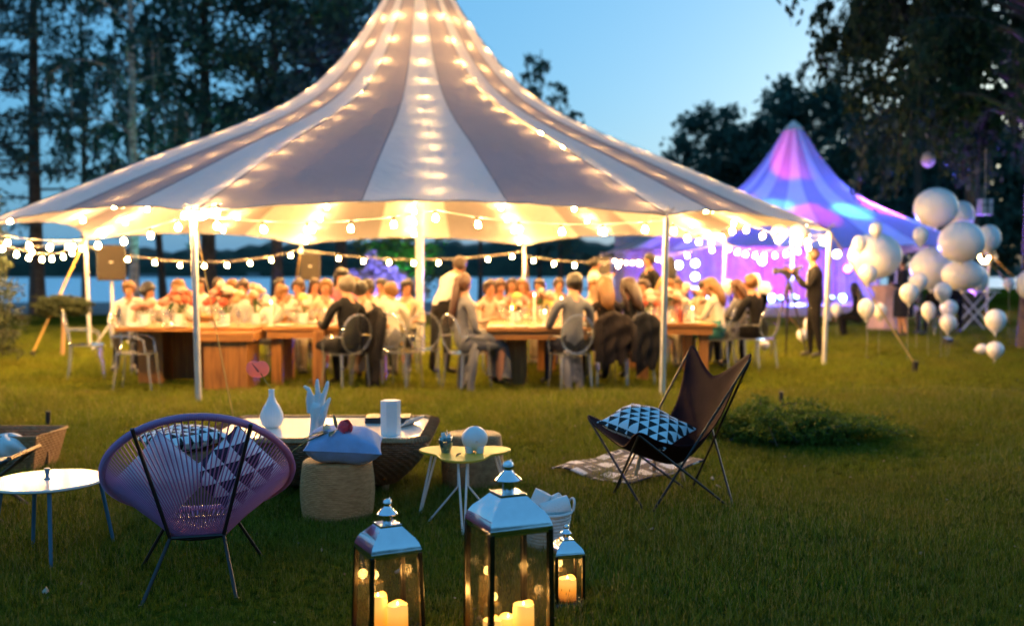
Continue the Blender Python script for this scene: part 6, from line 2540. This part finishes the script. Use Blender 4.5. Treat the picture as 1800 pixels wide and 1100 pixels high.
# standing
G3 = 'people standing around the tables'
person('waiter in a white shirt and dark apron bending over the tables beside the centre pole', fx(772, 13.9), 13.9, -48, 'stand', lean=30, top='white', bottom='dark', hair='brown', arms='serve', scale=1.02, group=G3)
person('man in a white shirt standing by the far black loudspeaker, facing right', fx(1044, 20), 20, -75, 'stand', top='white', bottom='navy', hair='dark', arms='camera', scale=1.0, group=G3)
person('tall man in a dark suit standing left of the front right pole with folded arms', fx(1142, 17.6), 17.6, 120, 'stand', top='dark', bottom='dark', hair='dark', arms='folded', scale=1.02, jacket_open='taupe', group=G3)
person('woman in a camel dress with long dark hair standing right of the front right pole', fx(1178, 16.9), 16.9, 25, 'stand', top='camel', bottom='camel', skirt='camel', hair='dark', style='long', female=True, scale=0.98, group=G3)
cm = person('cameraman in an open black suit behind a video camera, beside the right tent pole', fx(1434, 16.6), 16.6, 78, 'stand', top='dark', bottom='dark', hair='brown', arms='camera', scale=1.06, jacket_open='white', lean=3, group=G3)
person('woman in a knee-length dark dress standing behind the balloons', fx(1588, 22), 22, 75, 'stand', top='navy', bottom='navy', skirt='navy', hair='dark', style='bun', female=True, arms='folded', scale=1.03, skin='tan', group=G3)
person('person in black crouching on the lawn in front of the stage', fx(1512, 22.5), 22.5, 60, 'crouch', seat=0.3, top='dark', bottom='dark', hair='dark', style='long', female=True, lean=10, arms='lap', footz=-0.52, group=G3)
person('person in dark clothes and jeans standing behind the rightmost white balloons', fx(1680, 23.5), 23.5, 150, 'stand', top='dark', bottom='navy', hair='dark', arms='folded', group=G3)
seated('person in dark clothes sitting behind the lower white balloons', fx(1642, 23.0), 23.0, 120, Q + 'person behind the balloons', top='dark', bottom='navy', hair='dark', arms='lap', group=G3)

# jackets on chair backs
def draped_coat(label, x, y, face, m, h=0.98, w=0.46, low=0.12):
    """jacket hung over a chair back: yoke, hanging body with folds, two loose sleeves"""
    t = thing('coat', label, 'coat', (x, y, 0), R(face))
    mb = MB()
    sd = h * 31

    def f(a, b):
        u = a - 0.5
        s = max(0.0, (b - 0.12) / 0.88)
        ww = w * (0.50 + 0.42 * min(1, b / 0.10)) * (1 - 0.16 * s + 0.05 * math.sin(s * 7 + sd))
        yy = -0.24 - 0.09 * min(1, b / 0.12) - 0.04 * s + (0.010 + 0.016 * s) * math.sin(u * 15 + 2 * math.sin(s * 3 + sd)) + 0.012 * math.sin(s * 17 + u * 5)
        zz = h - 0.02 + 0.05 * math.sin(PI * min(1, b / 0.12)) - (h - low) * s - 0.30 * abs(u) * (1 - s) * 0.5
        zz += (0.035 * math.sin(a * 11 + sd) + 0.10 * u + (0.06 if abs(u) < 0.06 else 0)) * s * s
        return (u * ww + 0.012 * math.sin(s * 9 + sd), yy, zz)
    mb.grid(f, 40, 26)
    mb.build('body', m, t, smooth=80, solid=0.012)
    for s_ in (-1, 1):
        mb = MB()
        x0 = s_ * w * 0.44
        mb.tube([(x0 * 0.9, -0.30, h - 0.10), (x0 * 1.08, -0.34, h - 0.20), (x0 * 1.12, -0.36, h - 0.36), (x0 * 1.0, -0.375, h - 0.50), (x0 * 1.05, -0.37, h - 0.60)], [0.05, 0.062, 0.054, 0.05, 0.052], 9, flat=0.6)
        mb.build('sleeve', m, t, smooth=80)
    return t


ghost_chair(fx(702, 12.35), 12.35, -20, 'clear acrylic armchair hidden under the long black jacket')
draped_coat('long black jacket hanging over a chair between the white-shirted man and the centre pole', fx(702, 12.35), 12.32, -62, CLOTH['dark'], 1.0, 0.62, 0.06)
draped_coat('brown coat hanging over the chair of the long-haired blond woman', fx(1066, 12.55), 12.55, 14, CLOTH['brown'], 0.95, 0.50, 0.34)
draped_coat('dark coat hanging over the chair of the brown-haired woman by the pole', fx(1113, 12.75), 12.75, 24, CLOTH['charcoal'], 0.93, 0.44, 0.26)
draped_coat('pale grey wrap trailing from the chair of the ponytailed woman', fx(868, 12.3), 12.32, -70, CLOTH['grey'], 0.60, 0.5, 0.08)
draped_coat('cream shawl hanging down beside the man in the grey jacket', fx(962, 12.35), 12.3, 60, CLOTH['taupe'], 0.52, 0.34, 0.14)

# ---------------------------------------------------------------- video camera and tripod
cpz = 1.50
tx, ty = fx(1386, 16.75), 16.75
t = thing('tripod', 'black tripod standing left of the cameraman', 'tripod', (tx, ty, 0))
for a in (200, 320, 80):
    mb = MB()
    mb.tube([(0.04 * math.cos(R(a)), 0.04 * math.sin(R(a)), 1.18), (0.36 * math.cos(R(a)), 0.36 * math.sin(R(a)), 0)], [0.022, 0.014], 7)
    mb.build('leg', M['black_metal'], t)
mb = MB()
mb.lathe([(0.05, 1.14), (0.05, 1.22), (0.03, 1.24), (0.03, 1.34), (0.06, 1.36), (0.06, 1.40)], 12)
mb.build('head', M['black'], t)
mb = MB()
mb.tube([(0.03, 0, 1.34), (0.30, -0.05, 1.22)], 0.011, 6)
mb.build('pan_handle', M['black_metal'], t)
t = thing('video_camera', 'black video camera on the tripod, pointing left', 'camera', (tx, ty, 1.40))
mb = MB()
mb.box(-0.10, 0.16, -0.055, 0.055, 0.0, 0.13)
mb.build('body', M['black'], t, bevel=0.01)
mb = MB()
mb.tube([(-0.10, 0, 0.065), (-0.20, 0, 0.065), (-0.201, 0, 0.065), (-0.26, 0, 0.065)], [0.045, 0.045, 0.06, 0.065], 14)
mb.build('lens', M['black'], t)
mb = MB()
mb.tube([(-0.06, 0, 0.13), (-0.05, 0, 0.20), (0.10, 0, 0.20), (0.12, 0, 0.13)], 0.013, 6)
mb.build('handle', M['black'], t)
mb = MB()
mb.tube([(0.14, 0.02, 0.10), (0.24, 0.02, 0.13)], [0.022, 0.03], 8)
mb.build('viewfinder', M['black'], t)

# ---------------------------------------------------------------- loudspeakers on stands
M['speaker_grille'] = mat('speaker_grille', (0.020, 0.011, 0.005), 0.6, bump=0.5, bscale=180)
M['badge'] = mat('badge', (0.5, 0.48, 0.45), 0.3, 0.8)


def speaker(label, x, y, zc, w, h, rz, stand=True, group='loudspeakers on stands'):
    t = thing('loudspeaker', label, 'loudspeaker', (x, y, zc - h / 2), rz, group)
    mb = MB()
    mb.prism([(-w / 2, -0.17), (w / 2, -0.17), (w * 0.36, 0.19), (-w * 0.36, 0.19)], 0, h)
    mb.build('cabinet', M['black'], t, smooth=0, bevel=0.012)
    mb = MB()
    mb.box(-w / 2 + 0.02, w / 2 - 0.02, -0.186, -0.174, 0.02, h - 0.02)
    mb.build('grille', M['speaker_grille'], t, smooth=0, bevel=0.004)
    mb = MB()
    mb.box(-0.03, 0.03, -0.191, -0.187, h * 0.5, h * 0.5 + 0.025)
    mb.build('badge', M['badge'], t, smooth=0)
    s = thing('speaker_stand', 'steel stand under the ' + label.split(',')[0].split(' at ')[0].split(' beside ')[0], 'stand', (x, y, 0), rz, 'speaker stands')
    zt = zc - h / 2
    mb = MB()
    mb.tube([(0, 0, 0.04), (0, 0, zt - 0.004)], 0.028, 8)
    mb.build('pole', M['pole'], s)
    for a in (90, 210, 330):
        mb = MB()
        mb.tube([(0, 0, 0.55), (0.42 * math.cos(R(a)), 0.42 * math.sin(R(a)), 0.0)], 0.013, 6)
        mb.build('leg', M['pole'], s)


p = at(196, 462, 18.6)
speaker('first loudspeaker at the left, warmly lit beside a tent pole', p.x, 18.6, p.z, 0.50, 0.66, R(20))
p = at(546, 469, 22.6)
speaker('second loudspeaker at the rear of the tent, against the lake', p.x, 22.6, p.z, 0.46, 0.62, R(8))
p = at(1065, 466, 24)
speaker('small black loudspeaker beside the man in the white shirt', p.x, 24, p.z, 0.34, 0.42, R(-15))

# ---------------------------------------------------------------- things on the tables
M['candle_wax'] = mat('white_candle', (0.75, 0.70, 0.58), 0.5, var=0.03)
M['small_flame'] = emit_mat('small_flame', (1.0, 0.66, 0.24), 22.0)
M['red_glass'] = mat('amber_bottle', (0.18, 0.03, 0.01), 0.1, coat=0.5)
M['green_glass'] = mat('green_bottle', (0.015, 0.04, 0.015), 0.1, coat=0.5)
M['plate'] = mat('china', (0.72, 0.71, 0.68), 0.2, var=0.02)
PET = {k: mat('bloom_' + k, c, 0.7, var=0.2, vscale=30, bump=0.4, bscale=60) for k, c in dict(peach=(0.45, 0.19, 0.09), white=(0.52, 0.46, 0.36), coral=(0.42, 0.08, 0.04), blush=(0.48, 0.24, 0.17), yellow=(0.62, 0.48, 0.14)).items()}


def bloom_mesh(k):
    mb = MB()
    mb.sphere((0, 0, 0), (1, 1, 0.85), 12, 9)
    for i, v in enumerate(mb.v):
        v = Vector(v)
        a = math.atan2(v.y, v.x)
        v *= 1 + 0.16 * math.sin(a * 5 + v.z * 9) * (1 - abs(v.z) * 0.5) + 0.07 * math.sin(a * 11 - v.z * 14)
        mb.v[i] = tuple(v)
    return mb.mesh('bloom', PET[k], 30)


BLOOM = {k: bloom_mesh(k) for k in PET}
lv = MB()
lv.grid(lambda u, v: ((u - .5) * 0.35 * math.sin(PI * (0.08 + 0.9 * v)), v, -0.3 * v * v), 3, 6)
LEAFM = lv.mesh('leaf', M['rose_leaf'], 80)


def arrangement(label, x, y, z, w, h, kinds, n, seed, group='flower arrangements on the tables'):
    r_ = random.Random(seed)
    t = thing('flower_arrangement', label, 'flowers', (x, y, z), 0, group)
    mb = MB()
    mb.lathe([(0.0, 0.0), (0.055, 0.0), (0.075, 0.05), (0.06, 0.12), (0.07, 0.15)], 14)
    mb.build('bowl', M['plate'], t, smooth=60)
    mb = MB()
    for i in range(n):
        a = r_.uniform(0, 2 * PI)
        q = math.sqrt(r_.random())
        px_, py_ = w * q * math.cos(a), 0.55 * w * q * math.sin(a)
        pz = 0.15 + h * (1 - 0.6 * q * q) * r_.uniform(0.65, 1.1)
        s = r_.uniform(0.038, 0.068)
        o = share('bloom', BLOOM[r_.choice(kinds)], t, (px_, py_, pz), (r_.uniform(-.5, .5), r_.uniform(-.5, .5), a), (s, s, s))
        mb.tube([(px_ * 0.1, py_ * 0.1, 0.12), (px_ * 0.6, py_ * 0.6, pz * 0.7), (px_, py_, pz)], 0.004, 4, caps=False)
        if i % 2 == 0:
            L_ = r_.uniform(0.10, 0.19)
            share('leaf', LEAFM, t, (px_ * 0.8, py_ * 0.8, pz * 0.8), (r_.uniform(-.4, 1.0), 0, a + 1), (L_, L_, L_))
    mb.build('stems', M['stem_green'], t)
    return t


TZ = 0.761
arrangement('tall coral and peach blooms on the block table, left of the tent pole', -4.35, 12.95, TZ, 0.22, 0.36, ['peach', 'coral', 'blush'], 17, 1)
arrangement('low white flowers at the left end of the block table', -4.72, 12.8, TZ, 0.15, 0.20, ['white', 'blush'], 11, 2)
arrangement('big peach and pink arrangement just right of the front left pole', -3.72, 12.9, TZ, 0.26, 0.40, ['coral', 'peach', 'blush', 'white'], 20, 3)
arrangement('ivory and blush blooms over the right end of the block table', -3.38, 13.1, TZ, 0.20, 0.34, ['white', 'blush', 'peach'], 15, 4)
arrangement('pale flowers on the second oak table left of the dark-suited man', -2.75, 13.1, TZ, 0.18, 0.22, ['white', 'yellow', 'white'], 12, 5)
arrangement('white and yellow flowers in the middle of the pedestal table', 0.05, 13.6, TZ, 0.20, 0.24, ['white', 'yellow', 'blush'], 14, 6)
arrangement('pink flowers at the far end of the pedestal table', 0.45, 14.6, TZ, 0.22, 0.28, ['blush', 'coral', 'white'], 14, 7)
arrangement('cloud of white flowers on the table right of the front right pole', 2.15, 13.9, TZ, 0.30, 0.30, ['white', 'white', 'blush'], 22, 8)
arrangement('peach and white flowers nearer the pole on the right table', 1.8, 13.5, TZ, 0.20, 0.28, ['white', 'peach', 'coral'], 14, 9)
arrangement('tall pale flowers behind the woman in the cream sweater', 2.6, 14.5, TZ, 0.20, 0.36, ['white', 'blush'], 14, 10)

gl = MB()
gl.lathe([(0.0, 0.0), (0.034, 0.001), (0.005, 0.008), (0.0045, 0.085), (0.02, 0.10), (0.036, 0.135), (0.034, 0.18), (0.031, 0.195)], 12)
GOBLET = gl.mesh('wine_glass', M['glass'], 60)
pl = MB()
pl.lathe([(0.0, 0.0), (0.07, 0.0), (0.125, 0.016), (0.13, 0.018), (0.07, 0.006), (0.0, 0.005)], 24)
PLATE = pl.mesh('plate', M['plate'], 40)


def tableware(x0, x1, y0, y1, ng, npl, where, seed):
    r_ = random.Random(seed)
    for i in range(npl):
        f = (i + 0.5) / npl
        o = share('plate', PLATE, None, (x0 + (x1 - x0) * f, y0 + 0.16 if i % 2 == 0 else y1 - 0.16, TZ))
        tag(o, 'white dinner plate laid on ' + where, 'plate', 'plates on ' + where)
    for i in range(ng):
        o = share('wine_glass', GOBLET, None, (r_.uniform(x0 + .08, x1 - .08), y0 + 0.30 + r_.uniform(0, max(0.1, y1 - y0 - 0.6)), TZ))
        s = r_.uniform(0.9, 1.15)
        o.scale = (s, s, s)
        tag(o, 'clear wine glass standing on ' + where, 'wine glass', 'wine glasses on ' + where)


tableware(-4.85, -3.25, 12.32, 13.45, 18, 6, 'the block table at the left', 1)
tableware(-3.05, -1.7, 12.5, 13.5, 14, 5, 'the second oak table', 2)
tableware(-0.25, 0.9, 12.3, 14.8, 20, 8, 'the oak pedestal table', 3)
tableware(1.7, 2.65, 13.2, 14.8, 14, 6, 'the table right of the front right pole', 4)


def table_candle(label, x, y, h):
    t = thing('candle', label, 'candle', (x, y, TZ), 0, 'candles on the tables')
    mb = MB()
    mb.lathe([(0.0, 0.0), (0.045, 0.0), (0.045, 0.008), (0.018, 0.014), (0.018, 0.03), (0.022, 0.032), (0.022, h), (0.012, h + .002), (0, h + .002)], 12)
    mb.build('wax', M['candle_wax'], t)
    mb = MB()
    mb.lathe([(0, h), (0.008, h + .015), (0.006, h + .03), (0, h + .045)], 8)
    mb.build('flame', M['small_flame'], t)


for i, (x, y, h, w) in enumerate(((0.0, 12.9, 0.20, 'near left corner of the pedestal table'), (0.30, 13.4, 0.36, 'middle of the pedestal table, the tallest there'), (0.42, 12.8, 0.16, 'near middle of the pedestal table, the lowest there'), (0.68, 13.7, 0.30, 'right side of the pedestal table'), (-4.05, 12.75, 0.24, 'block table between its two flower bunches'), (-2.3, 12.95, 0.22, 'second oak table left of the dark suit'), (2.0, 14.3, 0.30, 'middle of the right table'), (2.45, 13.5, 0.18, 'near right corner of the right table'), (-3.1, 12.8, 0.28, 'joint between the two left tables'))):
    table_candle('white table candle burning at the ' + w, x, y, h)
for x, y, m_, w in ((2.28, 13.45, 'red_glass', 'dark red bottle on the right table among the white flowers'), (0.72, 13.2, 'green_glass', 'dark green bottle on the pedestal table by the grey jacket'), (-2.15, 13.3, 'green_glass', 'dark green bottle on the second oak table'), (-4.2, 13.3, 'green_glass', 'dark green bottle behind the coral flowers')):
    mb = MB()
    mb.lathe([(0.0, 0.0), (0.036, 0.0), (0.037, 0.16), (0.030, 0.20), (0.013, 0.235), (0.013, 0.29), (0.015, 0.30), (0.0, 0.30)], 14)
    tag(mb.build('bottle', M[m_], None, (x, y, TZ)), w, 'bottle')

# ---------------------------------------------------------------- pink-draped high table and folding trestle by the stage
t = thing('high_table', 'high round table under a pink cloth, behind the lower left balloons', 'table', (fx(1556, 25), 25, 0))
mb = MB()
mb.lathe([(0.42, 0.0), (0.30, 0.45), (0.24, 0.9), (0.40, 1.09), (0.41, 1.12), (0.0, 1.125)], 36, rmod=lambda a, z: 1 + (0.07 * math.sin(a * 9) if z < 1.0 else 0))
mb.build('cloth', mat('pink_drape', (0.70, 0.45, 0.45), 0.8, bump=0.3, bscale=10), t, smooth=60)
t = thing('folding_trestle', 'blue-lit folding trestle with crossed legs behind the rightmost balloons', 'trestle', (fx(1712, 24.5), 24.5, 0))
for s in (-1, 1):
    for yy in (-0.25, 0.25):
        mb = MB()
        mb.tube([(s * 0.42, yy, 0), (-s * 0.42, yy, 0.95)], 0.02, 6)
        mb.build('leg', M['white_metal'], t)
mb = MB()
mb.box(-0.5, 0.5, -0.3, 0.3, 0.955, 0.98)
mb.build('top', M['white_metal'], t)

# ---------------------------------------------------------------- balloons
def balloon_mat(name, c):
    m, t, b = nodes_of(name)
    b.inputs['Base Color'].default_value = (*c, 1)
    b.inputs['Roughness'].default_value = 0.24
    b.inputs['Subsurface Weight'].default_value = 0.25
    b.inputs['Subsurface Radius'].default_value = (0.08, 0.06, 0.05)
    return m


M['balloon'] = balloon_mat('white_latex', (0.80, 0.78, 0.80))
M['string'] = mat('balloon_string', (0.5, 0.48, 0.45), 0.8)


def balloon_mesh(tear):
    mb = MB()
    prof_ = []
    n = 18
    for i in range(n + 1):
        th = PI * i / n
        z = -math.cos(th)
        r = math.sin(th)
        if z < 0:
            z = z * (1 + tear * (1 - r) * 1.0)
            r = r * (1 - 0.10 * tear * abs(z))
        prof_.append((max(0.0, r), z))
    prof_[0] = (0.0, prof_[0][1])
    mb.lathe(prof_, 24)
    return mb.mesh('skin', M['balloon'], 80)


BM = {False: balloon_mesh(0.0), True: balloon_mesh(0.32)}
kn = MB()
kn.lathe([(0.012, -0.06), (0.02, -0.05), (0.03, -0.02), (0.05, 0.02)], 8)
KNOT = kn.mesh('knot', M['balloon'], 60)


def balloon(label, px, py, rx, ry, Y, big=False, tilt=(0, 0), string=True, group='white balloons'):
    p = at(px, py, Y)
    k = Y / FPX
    t = thing('balloon', label, 'balloon', p, 0, group)
    t.rotation_euler = (tilt[0], tilt[1], rnd.uniform(0, 6) if tilt == (0, 0) else 0)
    s = share('skin', BM[not big], t, (0, 0, 0), (0, 0, 0), (rx * k, rx * k, ry * k / (1.0 if big else 1.08)))
    lowz = -ry * k * (1.0 if big else 1.22)
    share('knot', KNOT, t, (0, 0, lowz), (0, 0, 0), (min(1, rx * k * 4),) * 3)
    if string:
        L = min(0.9, max(0.1, p.z + lowz - 0.03))
        mb = MB()
        mb.tube([(0, 0, lowz - 0.03), (0.02, 0.01, lowz - L * 0.5), (0.01, 0, lowz - L)], 0.0018, 3)
        mb.build('string', M['string'], t)
    return t


GB, SB = 'giant white balloons', 'small white balloons'
for a in ((1645, 365, 37, 35, 18.0, 'topmost of the giant white balloons'), (1689, 379, 23, 26, 19.2, 'giant white balloon half hidden behind the topmost one'), (1690, 425, 39, 36, 17.2, 'giant white balloon in the middle of the right-hand tower'), (1738, 419, 20, 24, 18.6, 'blue-shaded giant balloon at the right side of the tower'), (1692, 483, 35, 28, 17.8, 'wide giant balloon at the foot of the right-hand tower'), (1716, 490, 20, 26, 19.0, 'giant balloon peeping out behind the foot of the tower'), (1538, 450, 45, 41, 16.6, 'largest giant balloon, standing alone left of the tower'), (1637, 472, 36, 37, 19.4, 'blue-shaded giant balloon between the lone one and the tower'), (1808, 500, 20, 26, 17.5, 'giant balloon cut by the right edge of the picture')):
    balloon(a[5], *a[:5], big=True, group=GB, string=False)
for a in ((1540, 402, 11, 14, 16.0, 'small balloon on top of the lone giant balloon'), (1511, 427, 12, 15, 15.8, 'small balloon at the upper left of the lone giant balloon'), (1618, 413, 13, 17, 16.6, 'small balloon floating between the lone giant and the tower'), (1525, 480, 16, 18, 15.6, 'bright small balloon in front of the lone giant balloon'), (1614, 494, 16, 17, 16.4, 'upper one of the small pair below the blue-shaded giant'), (1598, 514, 16, 18, 16.0, 'lower left one of the small pair below the blue-shaded giant'), (1657, 512, 15, 17, 16.6, 'small balloon right below the wide giant balloon'), (1632, 545, 12, 16, 16.8, 'small teardrop balloon low between the two small clusters'), (1668, 541, 15, 16, 17.0, 'upper of two small balloons touching each other below the tower'), (1666, 566, 14, 16, 16.7, 'lower of two small balloons touching each other below the tower'), (1523, 541, 15, 18, 16.4, 'small balloon left of the yellow guy strap'), (1547, 546, 12, 15, 17.2, 'small balloon right behind the yellow guy strap'), (1750, 562, 18, 20, 15.2, 'lone small balloon low at the right'), (1749, 614, 15, 15, 15.2, 'small balloon almost touching the lawn at the right'), (1410, 588, 9, 11, 20.0, 'small balloon near the ground behind the tripod'), (1424, 571, 11, 17, 21.0, 'small balloon behind the legs of the cameraman'), (1470, 543, 9, 11, 22.0, 'small dim balloon right of the right tent pole'), (1774, 498, 10, 11, 21.0, 'small pink-lit balloon near the right edge'), (1344, 606, 9, 8, 15.4, 'small balloon on the grass behind the man in the black suit'), (1370, 409, 14, 15, 15.2, 'lamp-lit small balloon under the tent edge, the left of two'), (1406, 409, 18, 16, 14.9, 'lamp-lit small balloon under the tent edge, the right of two'), (1281, 503, 11, 13, 18.5, 'small balloon left of the two auburn and fair heads at the right table'), (1326, 493, 12, 14, 18.0, 'small balloon above the fair man in the black suit'), (1345, 508, 12, 14, 18.3, 'small balloon to the right of the fair man in the black suit')):
    balloon(a[5], *a[:5], group=SB)
balloon('small balloon lying on its side touching the lowest right balloon', 1726, 613, 9, 10, 15.3, tilt=(0, R(80)), string=False, group=SB)

# ---------------------------------------------------------------- paper lanterns hanging in the birch
M['paper_lantern'] = mat('paper_lantern', (0.50, 0.46, 0.46), 0.7)
for px, py, r, Y, w in ((1631, 281, 12, 20, 'lower'), (1640, 233, 12, 21, 'upper')):
    p = at(px, py, Y)
    t = thing('paper_lantern', w + ' pale paper lantern hanging among the birch twigs above the balloons', 'paper lantern', p)
    k = r * Y / FPX
    mb = MB()
    mb.lathe([(k * 0.35, -k * 1.1)] + [(k * (math.sin(PI * (i + 1) / 16) ** 0.8) * (1.0 + 0.03 * (i % 2)), -k * 1.1 * math.cos(PI * (i + 1) / 16)) for i in range(15)] + [(k * 0.35, k * 1.1)], 18)
    mb.build('shade', M['paper_lantern'], t, smooth=20)
    mb = MB()
    mb.tube([(0, 0, k), (0, 0, k + 0.9)], 0.004, 4)
    mb.build('cord', M['string'], t)
p = at(1731, 364, 19)
t = thing('box_lantern', 'square white lantern box with a dark cross frame hanging right of the topmost balloon', 'lantern', p)
mb = MB()
mb.box(-0.11, 0.11, -0.11, 0.11, -0.15, 0.15)
mb.build('shade', M['paper_lantern'], t, bevel=0.01)
mb = MB()
mb.box(-0.012, 0.012, -0.122, -0.112, -0.15, 0.15)
mb.box(-0.11, 0.11, -0.1215, -0.1125, 0.02, 0.04)
mb.build('frame', M['black'], t)
mb = MB()
mb.tube([(0, 0, 0.15), (0, 0, 1.1)], 0.005, 4)
mb.build('cord', M['string'], t)
